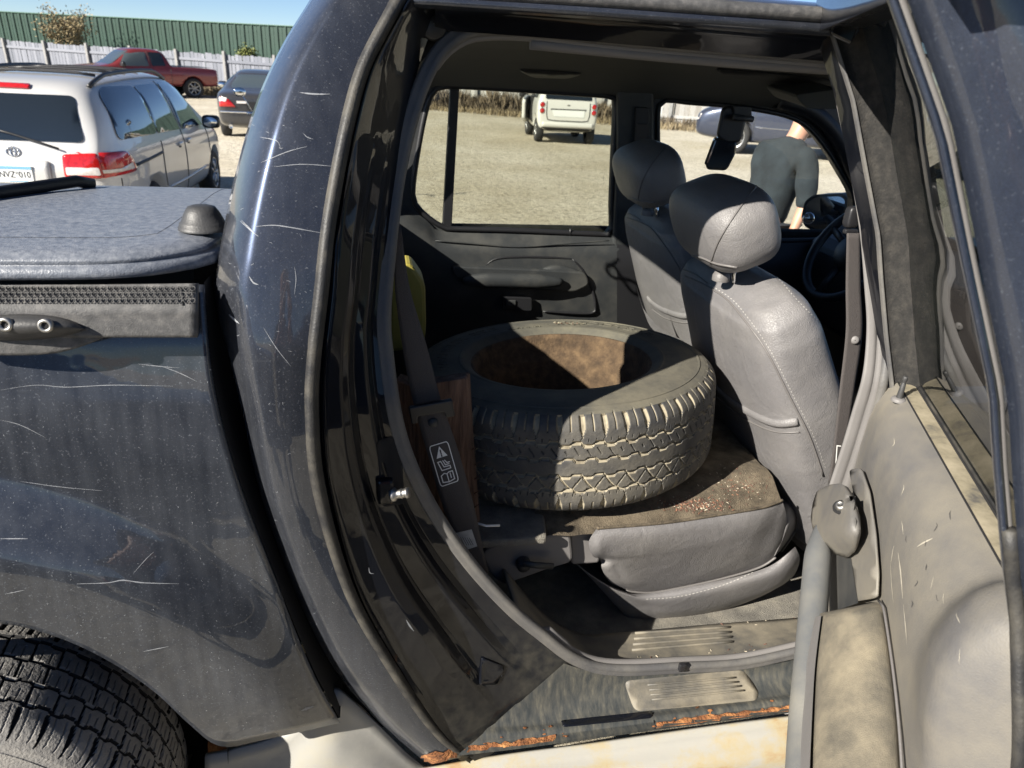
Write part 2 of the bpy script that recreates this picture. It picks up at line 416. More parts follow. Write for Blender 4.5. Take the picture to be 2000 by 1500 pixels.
MT['cover'] = mix_noise('bed_cover_vinyl', [(.085, .097, .122), (.145, .158, .186), (.22, .232, .255)], scale=90, rough=.38, bump=.30, bscale=380, dist=.003, detail=10)
MT['bed_trim'] = mix_noise('bed_rail_plastic', [(.035, .035, .036), (.065, .064, .064), (.12, .115, .11)], scale=60, rough=.6, bump=.4, bscale=600, dist=.002, detail=10)
MT['cleat'] = simple('cleat_plastic', (.035, .035, .036), .5, bump=.15, bscale=300, dust=.25, dcol=(.12, .115, .11))
MT['steel'] = simple('worn_steel', (.40, .39, .37), .45, metal=1.0, var=.2, vscale=60)
MT['chrome'] = simple('chrome', (.8, .8, .8), .08, metal=1.0)
MT['belt'] = simple('belt_webbing', (.055, .048, .046), .75, bump=.5, bscale=700)
MT['white_print'] = simple('white_print', (.75, .75, .72), .7)
MT['label'] = mix_noise('label_paper', [(.25, .25, .24), (.55, .55, .52)], scale=30, rough=.8, bump=0)
MT['wood'] = mix_noise('rough_wood', [(.045, .026, .018), (.10, .056, .038), (.19, .115, .082)], scale=14, rough=.9, bump=.8, bscale=30, dist=.01, stretch=(3.0, 3.0, .35))
MT['yellow'] = simple('yellow_plastic', (.36, .30, .06), .5, var=.12, vscale=10, dust=.25, dcol=(.2, .16, .06))
MT['rust'] = mix_noise('rust', [(.05, .022, .012), (.20, .075, .025), (.42, .20, .07)], scale=34, rough=.95, bump=1, bscale=120, dist=.008)
MT['rust_rim'] = mix_noise('rusty_rim', [(.032, .020, .012), (.072, .045, .025), (.125, .080, .043)], scale=30, rough=.95, bump=.5, bscale=110, dist=.007)
MT['tyre'] = simple('tyre_rubber', (.038, .038, .039), .66, bump=.3, bscale=120, dust=.75, dcol=(.15, .135, .105), dscale=9, dlo=.4, dhi=.72)
MT['tyre_dust'] = mix_noise('tyre_dust', [(.12, .10, .07), (.24, .21, .15), (.33, .29, .21)], scale=25, rough=.95, bump=.3)
MT['tyre2'] = simple('tyre_rubber_dry', (.165, .16, .155), .75, bump=.5, bscale=200, dust=.7, dcol=(.28, .265, .24), dscale=16, dlo=.35, dhi=.7)
MT['groove'] = simple('groove_black', (.012, .012, .013), .9)
MT['dustytan'] = mix_noise('dusty_door_strip', [(.075, .07, .062), (.20, .175, .12), (.28, .245, .175)], scale=13, rough=.85, bump=.15, pos=[.34, .47, .62], stretch=(1, 1, 1))
MT['door_vinyl'] = simple('door_vinyl', (.105, .102, .102), .5, bump=.2, bscale=420, dust=.85, dcol=(.225, .20, .15), dscale=4.2, dlo=.34, dhi=.74)
MT['arm_fabric'] = mix_noise('armrest_fabric', [(.07, .064, .052), (.14, .122, .09), (.215, .185, .13)], scale=11, rough=.95, bump=.6, bscale=650, dist=.003, pos=[.33, .5, .68])
MT['handle_gray'] = simple('pull_handle_vinyl', (.10, .105, .11), .45, bump=.15, bscale=380, dust=.3, dcol=(.3, .27, .2))
MT['felt'] = mix_noise('window_felt', [(.010, .010, .010), (.020, .019, .018), (.038, .035, .031)], scale=55, rough=1, bump=.5, bscale=260, stretch=(1, 1, .8))
MT['scuff'] = simple('scuff_plate', (.085, .081, .073), .55, bump=.15, bscale=300, dust=.85, dcol=(.235, .205, .15), dscale=9, dlo=.38, dhi=.66)
MT['cladding'] = mix_noise('silver_cladding', [(.21, .21, .205), (.275, .27, .25), (.30, .28, .225)], scale=5, rough=.4, bump=.05)
MT['cladding_rust'] = mix_noise('rust_stained_cladding', [(.29, .285, .265), (.31, .30, .27), (.33, .28, .18), (.28, .14, .05)], scale=4.5, rough=.45, bump=.08, pos=[.34, .47, .56, .68], stretch=(1, 1, 1.6), detail=12)
MT['gl_clear'] = thin_glass('window_glass', (.93, .95, .93), 1.45, dirt=.03)
MT['gl_tint'] = thin_glass('tinted_glass', (.60, .62, .54), 1.45, dirt=.035)
MT['gl_door'] = thin_glass('door_glass', (.30, .33, .31), 2.1, dirt=.02)
MT['car_glass'] = simple('car_glass_dark', (.012, .016, .02), .05, coat=1.0)
MT['car_glass_l'] = simple('car_glass_light', (.06, .075, .08), .05, coat=1.0)
MT['mirror'] = simple('mirror_glass', (.85, .88, .9), .02, metal=1.0)
MT['scratch'] = simple('paint_scratch', (.22, .23, .25), .6)
MT['tyre_side'] = simple('tyre_sidewall_dusty', (.050, .049, .045), .75, bump=.2, bscale=90, dust=.9, dcol=(.135, .122, .088), dscale=8, dlo=.32, dhi=.66)
# ================================================================== PICKUP (the vehicle we stand beside)
truck = empty('pickup_truck', (0.6, 0.9, 0.0), 0, 'dark blue scratched pickup truck with its rear door open, filling the foreground', 'pickup truck')
def ybody(z): return interp(z, [(.3, .012), (.6, 0), (1.15, 0), (1.3, .014), (1.42, .042), (1.6, .105), (1.78, .19), (1.9, .30)])
WX, WZ = -.80, .37
def yfend(x, z):
    b = interp(z, [(.40, .03), (.6, .004), (.8, -.004), (.95, -.004), (1.1, .006), (1.2, .022), (1.3, .042), (1.38, .068), (1.45, .11)])
    r_ = math.hypot(x-WX, z-WZ)
    fr = sstep(-.08, -.22, x)
    return b - .052*sstep(.77, .63, r_)*(.35+.65*fr)
def yseal(z): return interp(z, [(.4, .105), (.6, .115), (1.15, .13), (1.4, .20), (1.6, .265), (1.76, .33), (1.9, .39)])

# ---- bed side (fender) as a Coons patch in pixels dropped onto yfend
top = cr([(-260, 556), (0, 556), (300, 553), (398, 556)], 60)
right = cr([(398, 556), (404, 650), (414, 740), (440, 860), (480, 985), (540, 1140), (610, 1310), (664, 1412)], 60)
bott = cr([(-260, 1300), (-120, 1225), (0, 1218), (110, 1244), (210, 1290), (300, 1350), (370, 1415), (432, 1458), (520, 1444), (664, 1412)], 60)
left = cr([(-260, 556), (-260, 800), (-260, 1050), (-260, 1300)], 60)
rows = []
for i in range(60):
    t = i/59; row = []
    for j in range(60):
        s = j/59
        q = [(1-t)*top[j][k] + t*bott[j][k] + (1-s)*left[i][k] + s*right[i][k]
             - ((1-s)*(1-t)*top[0][k] + s*(1-t)*top[-1][k] + (1-s)*t*bott[0][k] + s*t*bott[-1][k]) for k in (0, 1)]
        row.append(PF(q[0], q[1], yfend, .02))
    rows.append(row)
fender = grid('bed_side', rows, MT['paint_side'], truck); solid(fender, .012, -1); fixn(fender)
bed_edge = [r_[-1].copy() for r_ in rows]; arch_edge = [p.copy() for p in rows[-1]]
# folded front edge of the bed side, blackened for the shade in the gap
grid('bed_front_edge', [[p + Vector((k*.012 - .002, .012 + k*.28, 0)) for p in bed_edge] for k in (0, 1)], MT['void'], truck)
# inner lip of the wheel arch + wheel well
grid('arch_lip', [[p + Vector((0, .013 + .03*k, .004*k)) for p in arch_edge] for k in (0, 1)], MT['void'], truck)
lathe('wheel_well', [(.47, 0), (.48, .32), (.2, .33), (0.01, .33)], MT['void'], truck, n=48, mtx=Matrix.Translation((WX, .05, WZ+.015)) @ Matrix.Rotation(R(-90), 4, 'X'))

# ---- C pillar / cab rear quarter
Lc = [(640, -60), (605, 0), (550, 90), (500, 200), (462, 330), (440, 430), (424, 520), (418, 575), (436, 660), (470, 800), (502, 950), (560, 1120), (640, 1290), (735, 1405), (835, 1494)]
Rc = [(815, -60), (775, 0), (735, 70), (700, 145), (672, 250), (650, 360), (634, 460), (622, 570), (607, 700), (603, 800), (616, 950), (676, 1150), (765, 1310), (845, 1425), (905, 1478)]
def place_c(u, v, s, t):
    e = max(0, 1-s/.34); k = .06 + .10*max(0, 1-t*2.1)
    g = .01*math.sin(math.pi*s)
    return PF(u, v, lambda x, z: ybody(z) + k*e**2.2 - g, .03)
cp = sheet('cab_quarter', Lc, Rc, 80, 40, place_c, MT['paint'], truck); solid(cp, .01, -1); fixn(cp)
Lw = [place_c(u, v, 0, i/59) for i, (u, v) in enumerate(cr(Lc, 60))]
def xjamb(z): return interp(z, [(.4, .45), (.5, .32), (.6, .23), (.8, .13), (1.0, .06), (1.2, .01), (1.45, -.005), (1.6, .02), (1.7, .08), (1.8, .18)])
grid('cab_back_return', [[p + Vector((.004*k, .004+(.055 if p.z > 1.2 else .055+.2*sstep(1.2, 1.05, p.z))*k, -.004)) for p in Lw] for k in (0, .5, 1)], MT['paint_jamb_shade'], truck)
grid('pillar_inner_trim', [[(p+Vector((.004, .059, -.004))).lerp(Vector((max(xjamb(p.z), p.x+.02), yseal(p.z)+.05, p.z)), k/4) for k in range(5)] for p in Lw], MT['trim_dark'], truck)
# black rubber line along the door shut edge
def place_r(u, v, s, t):
    return PF(u, v, lambda x, z: ybody(z) + .004 + .01*s, .03)
Rc2 = [(u+17+(3 if 500 < v < 1000 else 0), v+(4 if v > 1000 else 0)) for u, v in Rc]
ed = sheet('edge_rubber', Rc, Rc2, 60, 5, lambda u, v, s, t: PF(u, v, lambda x, z: ybody(z)+.006-.005*math.sin(math.pi*s*2), .03), MT['black_dusty'], truck); solid(ed, .01, -1)
# ---- door jamb with pressed steps
Sj = [(880, -20), (840, 45), (812, 120), (786, 230), (768, 340), (752, 480), (744, 580), (741, 650), (760, 790), (800, 930), (880, 1060), (990, 1185), (1060, 1255), (1122, 1302)]
prof = [(0, .04), (.05, .14), (.10, .12), (.30, .20), (.40, .30), (.47, .60), (.52, .66), (.70, .70), (.77, .90), (.84, .97), (1, 1)]
def place_j(u, v, s, t):
    wv = .06*math.sin(t*9)*math.sin(math.pi*s)
    top_ = sstep(.45, .2, t)
    u += sstep(.93, 1, t)*(14*math.sin(3.0*math.pi*s)+6); v += sstep(.93, 1, t)*3  # scalloped end shapes the jamb's outline like its shadow edge
    pf = lerp(interp(s, prof), s**1.25, top_); pf = lerp(pf, 1-(1-s)**1.6, sstep(.80, 1, t))
    return PF(u, v, lambda x, z: ybody(z)+.008+(yseal(z)-ybody(z)-.006)*max(0, min(1, pf+wv*.6*sstep(1, .85, t))), .06)
jamb = sheet('door_jamb', Rc2, Sj, 240, 128, place_j, MT['paint_jamb_shade'], truck)
da = jamb.data.attributes.new('dust', 'FLOAT', 'POINT')  # sill dust mask; its scalloped edge paints where the jamb's shade ends
for i_ in range(len(jamb.data.vertices)):
    r_i, c_i = divmod(i_, 128); da.data[i_].value = max(0, min(1, (r_i/239 - .905 + .03*math.sin(c_i/127*9.5))*14))
_n = MT['paint_jamb_shade'].node_tree; _o = _n.nodes['Material Output']; _src = _o.inputs[0].links[0].from_socket
_at = _n.nodes.new('ShaderNodeAttribute'); _at.attribute_name = 'dust'
_tx = _n.nodes.new('ShaderNodeTexNoise'); _tx.inputs['Scale'].default_value = 40; _tx.inputs['Detail'].default_value = 10
_n.links.new(_n.nodes.new('ShaderNodeTexCoord').outputs['Object'], _tx.inputs['Vector'])
_cr = _n.nodes.new('ShaderNodeValToRGB'); _cr.color_ramp.elements[0].position = .35; _cr.color_ramp.elements[0].color = (.02, .021, .022, 1); _cr.color_ramp.elements[1].position = .72; _cr.color_ramp.elements[1].color = (.075, .07, .056, 1)
_n.links.new(_tx.outputs[0], _cr.inputs[0])
_df = _n.nodes.new('ShaderNodeBsdfDiffuse'); _n.links.new(_cr.outputs[0], _df.inputs[0])
_mm = _n.nodes.new('ShaderNodeMath'); _mm.operation = 'MULTIPLY'; _mm.inputs[1].default_value = .5; _n.links.new(_at.outputs['Fac'], _mm.inputs[0])
_mx = _n.nodes.new('ShaderNodeMixShader'); _n.links.new(_mm.outputs[0], _mx.inputs[0]); _n.links.new(_src, _mx.inputs[1]); _n.links.new(_df.outputs[0], _mx.inputs[2]); _n.links.new(_mx.outputs[0], _o.inputs[0])
fixn(jamb); solid(jamb, .008, -1).modifiers['s'].use_rim = False
JB = bvh_of(jamb)
def hit(b, u, v, off=0.0):
    d = ray(u, v).normalized(); h = b.ray_cast(CAM, d)
    if h[0] is None: return None
    n_ = h[1] if h[1].dot(d) < 0 else -h[1]
    return h[0] + n_*off
def coons_px(name, top, right, bott, left, n, m, place, mat, parent):
    T = cr(top, m); B_ = cr(bott, m); L_ = cr(left, n); R_ = cr(right, n); rows = []
    for i in range(n):
        t = i/(n-1); row = []
        for j in range(m):
            s = j/(m-1)
            q = [(1-t)*T[j][k] + t*B_[j][k] + (1-s)*L_[i][k] + s*R_[i][k] - ((1-s)*(1-t)*T[0][k] + s*(1-t)*T[-1][k] + (1-s)*t*B_[0][k] + s*t*B_[-1][k]) for k in (0, 1)]
            row.append(place(q[0], q[1], s, t))
        rows.append(row)
    return grid(name, rows, mat, parent), rows
def patch_px(name, outline, b, mat, parent, off=.002, step=14, thick=0.0):
    """a thin piece lying on a surface, outlined from the photograph"""
    V2, F2 = tri2d(outline, step); V = []; ok = {}
    for i, (u, v) in enumerate(V2):
        h = hit(b, u, v, off)
        if h is not None: ok[i] = len(V); V.append(h)
    Fc = [[ok[i] for i in f] for f in F2 if all(i in ok for i in f)]
    if not Fc: return None
    o = mk(name, V, Fc, mat, parent); 
    if thick: solid(o, thick, 1)
    return o
def stroke_px(lines, b, off, name, mat, parent, kind='stuff'):
    """thin marks lying on a surface: list of (points px, width px)"""
    V = []; Fc = []
    for pts, wd in lines:
        q = cr(pts, max(4, len(pts)*5)); base = len(V); good = True; row = []
        for i, (u, v) in enumerate(q):
            a = q[max(i-1, 0)]; c = q[min(i+1, len(q)-1)]
            dx, dy = c[0]-a[0], c[1]-a[1]; L = math.hypot(dx, dy) or 1
            k = wd*.5*(.25+.75*math.sin(math.pi*min(1, max(0, i/(len(q)-1)))))*random.uniform(.7, 1.2)
            p1 = hit(b, u-dy/L*k, v+dx/L*k, off); p2 = hit(b, u+dy/L*k, v-dx/L*k, off)
            if p1 is None or p2 is None: good = False; break
            row += [p1, p2]
        if good:
            V += row; Fc += [(base+2*i, base+2*i+1, base+2*i+3, base+2*i+2) for i in range(len(row)//2-1)]
    if Fc: return tag(mk(name, V, Fc, mat, parent), kind=kind)

# striker on the jamb: plate, recess, bolt
sc_ = hit(JB, 757, 958, .0)
patch_px('striker_recess', rounded([(735, 860), (772, 850), (785, 900), (790, 985), (745, 990)], 12), JB, MT['void'], truck, .0015)
st = box('striker', sc_+Vector((-.004, -.006, .004)), (.03, .02, .052), MT['paint_jamb_shade'], truck, bevel=.006)
lathe('striker_bolt', [(0.001, .034), (.010, .034), (.0105, .030), (.0085, .028), (.0085, .022), (.010, .021), (.0085, .018), (.0085, .010), (.013, .008), (.013, 0), (0.001, 0)], MT['steel'], st, 20, Matrix.Translation(sc_+Vector((.006, -.012, -.002))) @ Matrix.Rotation(R(75), 4, 'Y') @ Matrix.Rotation(R(15), 4, 'X'))
patch_px('jamb_bump', rounded([(940, 1282), (985, 1300), (970, 1335), (935, 1338)], 6), JB, MT['paint_jamb_shade'], truck, .004, 10, .006)
lathe('grommet', [(.001, .004), (.022, .004), (.026, .0), (.026, -.004)], MT['black'], truck, 24, Matrix.Translation(hit(JB, 842, 45, .004) or Vector((0, 0, 0))) @ Vector((.2, -1, .1)).to_track_quat('Z', 'Y').to_matrix().to_4x4())

# ---- sill below the opening
St = [(1100, 1292), (1180, 1312), (1330, 1312), (1450, 1302), (1580, 1282), (1700, 1262)]
Sb = [(895, 1476), (1010, 1463), (1150, 1444), (1290, 1425), (1450, 1404), (1700, 1372)]
def place_s(u, v, s, t):
    return PF(u, v, lambda x, z: .108*(1-s**1.6) - .004 - .006*math.exp(-((s-.78)/.05)**2), .05)
sill = sheet('door_sill', St, Sb, 70, 30, place_s, MT['sill'], truck); fixn(sill); solid(sill, .006, -1).modifiers['s'].use_rim = False
SB_ = bvh_of(sill)
tread = patch_px('sill_step_pad', rounded([(1218, 1330), (1452, 1308), (1482, 1352), (1478, 1368), (1240, 1390)], 14, 5), SB_, MT['scuff'], truck, .001, 16, .004)
for k in range(4):
    a = (1262+k*3, 1335+k*11); c = (1432+k*6, 1321+k*10)
    pts = [hit(SB_, lerp(a[0], c[0], t/7), lerp(a[1], c[1], t/7), .0072) for t in range(8)]
    tube('ridge', pts, .0022, MT['scuff'], tread, n=6)
def wav(a, b, n, amp): return [(lerp(a[0], b[0], i/n)+random.uniform(-amp, amp)*.5, lerp(a[1], b[1], i/n)+random.uniform(-amp, amp)) for i in range(n+1)]
def rust(a, b, wd, name='rust_band', off=.0022, bb=None):
    up_ = wav((a[0], a[1]-wd), (b[0], b[1]-wd), 16, wd*.4); lo = wav(a, b, 16, 2)
    o = patch_px(name, up_+lo[::-1], bb or SB_, MT['rust'], truck, off, 7)
    return o
rust((912, 1472), (1085, 1448), 11); rust((1282, 1424), (1560, 1389), 13)
tube('sill_seam', [hit(SB_, 1275, 1392, .001), hit(SB_, 1277, 1408, .001), hit(SB_, 1278, 1424, .001)], .0016, MT['void'], truck, 6)
for k in range(46):   # flecks and blisters of rust around the bands
    a = random.random(); u = lerp(905, 1110, a) if k % 2 else lerp(1275, 1560, a); v0 = (1472-(u-905)*.138) if k % 2 else (1425-(u-1275)*.126)
    v = v0-abs(random.gauss(0, 11))-4; r_ = random.uniform(1.2, 4.5)
    patch_px('rust_fleck', [(u+math.cos(t)*r_*random.uniform(.6, 1.4), v+math.sin(t)*r_*.6*random.uniform(.6, 1.4)) for t in [i*.9 for i in range(7)]], SB_, MT['rust'], truck, .002, 5)
sm = patch_px('sill_molding', rounded([(1095, 1408), (1272, 1390), (1274, 1402), (1100, 1420)], 5), SB_, MT['paint_jamb_shade'], truck, .003, 10, .005)
cr_b = patch_px('rust_corner', wav((800, 1478), (930, 1452), 10, 5)+wav((940, 1472), (830, 1494), 8, 2), bvh_of(cp), MT['rust'], truck, .002, 7)

# rocker cladding
Rt_ = [(815, 1506), (980, 1478), (1150, 1456), (1290, 1436), (1450, 1414), (1700, 1384)]
Rb_ = [(815, 1700), (980, 1690), (1150, 1680), (1290, 1670), (1450, 1660), (1700, 1640)]
rk = sheet('rocker_cladding', Rt_, Rb_, 50, 16, lambda u, v, s, t: PF(u, v, lambda x, z: .012-.055*sstep(0, .35, s), .0), MT['cladding_rust'], truck); solid(rk, .01, -1)
fc = sheet('cladding_end', [(400, 1478), (456, 1466), (560, 1430), (640, 1352), (690, 1372), (800, 1478), (838, 1504)], [(400, 1720), (456, 1720), (560, 1715), (640, 1710), (700, 1705), (800, 1700), (838, 1700)], 40, 12,
           lambda u, v, s, t: PF(u, v, lambda x, z: .055-.045*sstep(0, .5, s), .0), MT['cladding'], truck); solid(fc, .01, -1)
# added black backing sheet that darkens the gap between bed and cab
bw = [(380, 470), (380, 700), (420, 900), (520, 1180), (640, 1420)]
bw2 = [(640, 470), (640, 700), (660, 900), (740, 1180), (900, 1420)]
sheet('gap_backing', bw, bw2, 20, 4, lambda u, v, s, t: P(u, v, y=.30), MT['void'], truck)
g0 = P(590, 1268, y=.12)
prism('light_gap_patch', [P(577, 1268, y=.12), P(595, 1253, y=.12), P(606, 1262, y=.12), P(603, 1275, y=.12), P(580, 1280, y=.12)], (0, .01, 0), MT['dustytan'], truck, .002)  # tan patch painting the light gap that shows between bed and cab
prism('frame_rail', [P(405, 1450, y=.2), P(520, 1440, y=.2), P(520, 1490, y=.2), P(405, 1500, y=.2)], (0, .05, 0), MT['rust'], truck, .004)

# ---- bed rail cap with pressed hexagons
def yr(s, z0=0): return .050 - .036*sstep(0, .55, s) - .004*sstep(.55, 1, s)
Ct = [(-260, 552), (0, 555), (200, 555), (388, 553)]
Cb = [(-260, 640), (0, 655), (200, 655), (388, 655)]
cap = sheet('bed_rail_cap', Ct, Cb, 40, 20, lambda u, v, s, t: P(u, v, y=yr(s)), MT['bed_trim'], truck); solid(cap, .010, 1); fixn(cap)
CB = bvh_of(cap)
# hex pattern: thin raised rims
V = []; Fc = []
for r_i in range(3):
    for k in range(-16, 31):
        cu_ = 348 - k*12.4 - (6.2 if r_i % 2 else 0) - 8 ; cv_ = 566 + r_i*11.5
        if cu_ < -190: continue
        base = len(V); okk = True; loc = []
        for j in range(6):
            a = R(60*j)
            for rad in (5.6, 4.5):
                h = hit(CB, cu_+math.cos(a)*rad*1.1, cv_+math.sin(a)*rad*.92, .0018)
                if h is None: okk = False; break
                loc.append(h)
            if not okk: break
        if okk:
            V += loc; Fc += [(base+2*j, base+2*j+1, base+2*((j+1) % 6)+1, base+2*((j+1) % 6)) for j in range(6)]
if Fc: o = mk('hexagon_texture', V, Fc, MT['bed_trim'], cap); solid(o, .0016, 1); tag(o, kind='stuff')
bl = [hit(CB, 352, 561, .0015), hit(CB, 357, 580, .0015), hit(CB, 357, 597, .0015)]
if all(bl): tube('border_line', bl, .0014, MT['cleat'], cap, 6)
# tie-down cleat with two screws
cc = hit(CB, 76, 632, 0)
clp = [(-10, 672), (0, 616), (60, 612), (120, 620), (165, 640), (150, 655), (90, 664), (30, 668)]
up = cr([(-70, 640), (-40, 622), (20, 613), (90, 615), (140, 625), (164, 641)], 16); lo = cr([(-70, 645), (-40, 662), (20, 668), (90, 664), (140, 655), (166, 644)], 16)
rows = []
for i in range(16):
    row = []
    for j in range(9):
        s = j/8; u = lerp(up[i][0], lo[i][0], s); v = lerp(up[i][1], lo[i][1], s)
        e = math.sin(math.pi*s)**.5*math.sin(math.pi*(i+.3)/15.6)**.4
        row.append(P(u, v, y=yr(.85)-.004-.036*max(0, e)))
    rows.append(row)
cleat = grid('tie_down_cleat', rows, MT['cleat'], truck); solid(cleat, .006, -1)
bs = sheet('cleat_base', [(-80, 650), (0, 655), (90, 655), (160, 645), (212, 652)], [(-80, 690), (0, 694), (90, 692), (150, 680), (214, 655)], 20, 8, lambda u, v, s, t: P(u, v, y=yr(1)-.012*math.sin(math.pi*t)), MT['bed_trim'], truck); solid(bs, .01, -1)
CLB = bvh_of(cleat)
for u, v in ((10, 634), (89, 636)):
    h = hit(CLB, u, v, 0)
    if h is None: continue
    mtx = Matrix.Translation(h) @ Vector((0, -1, .12)).to_track_quat('Z', 'Y').to_matrix().to_4x4()
    sc = lathe('screw', [(.001, -.002), (.0052, -.002), (.0054, .003), (.0078, .0035), (.0098, .002), (.010, -.003)], MT['steel'], cleat, 20, mtx)
    lathe('hex_socket', [(.001, .0005), (.0052, .0006)], MT['void'], cleat, 6, mtx)

# ---- hard bed cover: top sheet with rolled double edge
plan = [(-1.5, .034), (-.9, .034), (-.5, .034), (-.365, .045), (-.29, .085), (-.25, .14), (-.235, .30), (-.232, .6), (-.232, 1.0), (-.232, 1.75)]
pp = cr([(a, b, 0) for a, b in plan], 90)
ed_prof = [(-.10, 1.436), (-.05, 1.4355), (-.03, 1.434), (-.018, 1.4305), (-.011, 1.4265), (-.008, 1.422), (-.012, 1.4195), (-.002, 1.4175), (.003, 1.412), (.004, 1.405), (.001, 1.400), (-.02, 1.397), (-.10, 1.397)]
rows = []
for i, p in enumerate(pp):
    a, b = pp[max(i-1, 0)], pp[min(i+1, 89)]
    t = (b-a).normalized(); out = Vector((t.y, -t.x, 0))
    rows.append([Vector((p.x, p.y, z)) + out*o_ for o_, z in ed_prof])
def zcov(y): return interp(y, [(0, 1.434), (.3, 1.437), (.55, 1.432), (.66, 1.424), (.8, 1.398), (1.0, 1.355), (1.75, 1.20)])
for row in rows:
    for q in row[:]: q.z += zcov(max(0, q.y)) - 1.436
cover = grid('bed_cover', rows, MT['cover'], truck)
inner = [r_[0] for r_ in rows]
Vt, Ft = tri2d([(p.x, p.y) for p in inner] + [(-1.5, 1.75)], .07)
mk('cover_top', [Vector((x, y, zcov(y)+.0005)) for x, y in Vt], Ft, MT['cover'], cover)
stp = [P(u, v, z=1.445) for u, v in ((-160, 402), (0, 376), (150, 354))]
d_ = (stp[-1]-stp[0]).normalized()
tube('rubber_strip', [stp[0], stp[1], stp[2], stp[2]+d_*.04-Vector((0, 0, .012))], .012, MT['black'], cover, 8, rb=.006)
# dome vent on the cover
vb = P(398, 444, z=1.441)
lathe('cover_vent', [(.001, .046), (.014, .0455), (.024, .042), (.031, .030), (.038, .012), (.041, .010), (.0415, .003), (.044, .002), (.044, -.004)], MT['cleat'], cover, 28, Matrix.Translation(vb) @ Matrix.Diagonal((.90, .82, .80, 1)))
# bed body below the cover
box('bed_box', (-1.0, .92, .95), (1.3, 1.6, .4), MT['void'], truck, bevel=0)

# ---- weatherstrip round the opening
path_px = [(1760, 1232), (1640, 1252), (1540, 1277), (1440, 1297), (1330, 1303), (1230, 1308), (1165, 1303), (1115, 1282), (1060, 1240), (1000, 1190), (930, 1115), (870, 1035), (822, 955), (786, 870), (766, 790), (754, 700), (748, 620), (757, 500), (772, 370), (792, 270), (818, 180), (855, 105), (900, 66), (950, 54), (1040, 56), (1200, 74), (1400, 92), (1640, 112), (1760, 120)]
wp = [PF(u, v, lambda x, z: yseal(z), .12) for u, v in cr(path_px, 150)]
shape = [(-.004, -.013), (.006, -.014), (.010, -.009), (.007, -.004), (.011, .001), (.010, .009), (.004, .014), (-.006, .012)]
ws = tube('weatherstrip', wp, .01, MT['rubber_seal'], truck, shape=shape, ref=Vector((0, -1, .15)))
lip = [PF(u+7*(1 if v > 200 else .2)*(1 if u < 1100 else 0), v+(16 if v < 130 else (-14 if v > 1240 else 0)), lambda x, z: yseal(z)+.012, .12) for u, v in cr(path_px, 150)]
tube('weatherstrip_lip', lip, .0085, MT['trim_gray'], ws, n=8)
rt_ = [PF(u, v, lambda x, z: yseal(z)+.02, .3) for u, v in cr([(1036, 84), (1200, 100), (1400, 118), (1640, 136)], 20)]
tube('headliner_edge_trim', rt_, .011, MT['trim_gray'], truck, n=10)
jt = P(1332, 1303, y=.093)
box('seal_joint', jt, (.016, .012, .022), MT['black'], ws, bevel=.003)

# ---- roof rail above the opening: painted return, drip moulding, rack rail
def rail(name, pts, mat, r_, rb=None): return tube(name, [PF(u, v, lambda x, z: yy, .2) for (u, v) in cr(pts, 24) for yy in (pts_y,)], r_, mat, truck, 10, rb=rb)
rowsr = []
for k, (dv, yy) in enumerate(((30, .315), (14, .30), (0, .285), (-12, .272), (-14, .255), (-34, .245), (-36, .235), (-58, .232))):
    rowsr.append([P(u, v+dv, y=yy) for u, v in cr([(850, 28), (900, 32), (1040, 42), (1200, 55), (1400, 72), (1640, 92), (1800, 104)], 30)])
grid('roof_side', rowsr, MT['paint_jamb_shade'], truck)
pts_y = .236; rail('drip_moulding', [(880, 6), (1040, 14), (1200, 26), (1400, 42), (1640, 60), (1800, 72)], MT['bed_trim'], .010)
pts_y = .228; rail('roof_rack_rail', [(870, -16), (1040, -8), (1200, 2), (1400, 16), (1640, 32), (1800, 44)], MT['bed_trim'], .013)
rowsr = []
for yy, zz in ((.215, 1.80), (.25, 1.83), (.35, 1.85), (.6, 1.865), (.91, 1.87), (1.2, 1.865), (1.5, 1.85), (1.62, 1.82), (1.70, 1.74), (1.76, 1.62)):
    rowsr.append([Vector((x, yy, zz - .03*max(0, (x-1.2)) - .02*max(0, .2-x))) for x in (-.02, .1, .4, .8, 1.2, 1.55)])
roof = grid('roof_panel', rowsr, MT['paint'], truck); solid(roof, .015, -1)
mk('windshield', [Vector(v) for v in ((1.56, .32, 1.80), (1.56, 1.55, 1.80), (2.25, 1.70, 1.14), (2.25, .14, 1.14))], [(0, 1, 2, 3)], MT['gl_clear'], truck, smooth=False)
box('dashboard', (2.05, .91, .95), (.5, 1.55, .36), MT['black'], truck, bevel=.06, seg=4)
box('firewall', (2.3, .91, .75), (.05, 1.7, .8), MT['void'], truck, bevel=0)
box('hood', (2.9, .91, .95), (1.2, 1.66, .34), MT['paint'], truck, bevel=.1, seg=4)
# closed front door skin beyond the open rear door
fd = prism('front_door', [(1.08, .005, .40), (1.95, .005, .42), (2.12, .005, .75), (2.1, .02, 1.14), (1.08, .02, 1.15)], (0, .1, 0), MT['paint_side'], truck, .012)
# cab back: lower wall, rear glass
box('cab_back_wall', (-.02, .93, .79), (.03, 1.50, .80), MT['trim_dark'], truck, bevel=.004)
rg = mk('rear_window', [Vector(v) for v in ((-.02, .20, 1.20), (.02, .36, 1.79), (.02, 1.46, 1.79), (-.02, 1.62, 1.20))], [(0, 1, 2, 3)], MT['gl_clear'], truck, smooth=False)
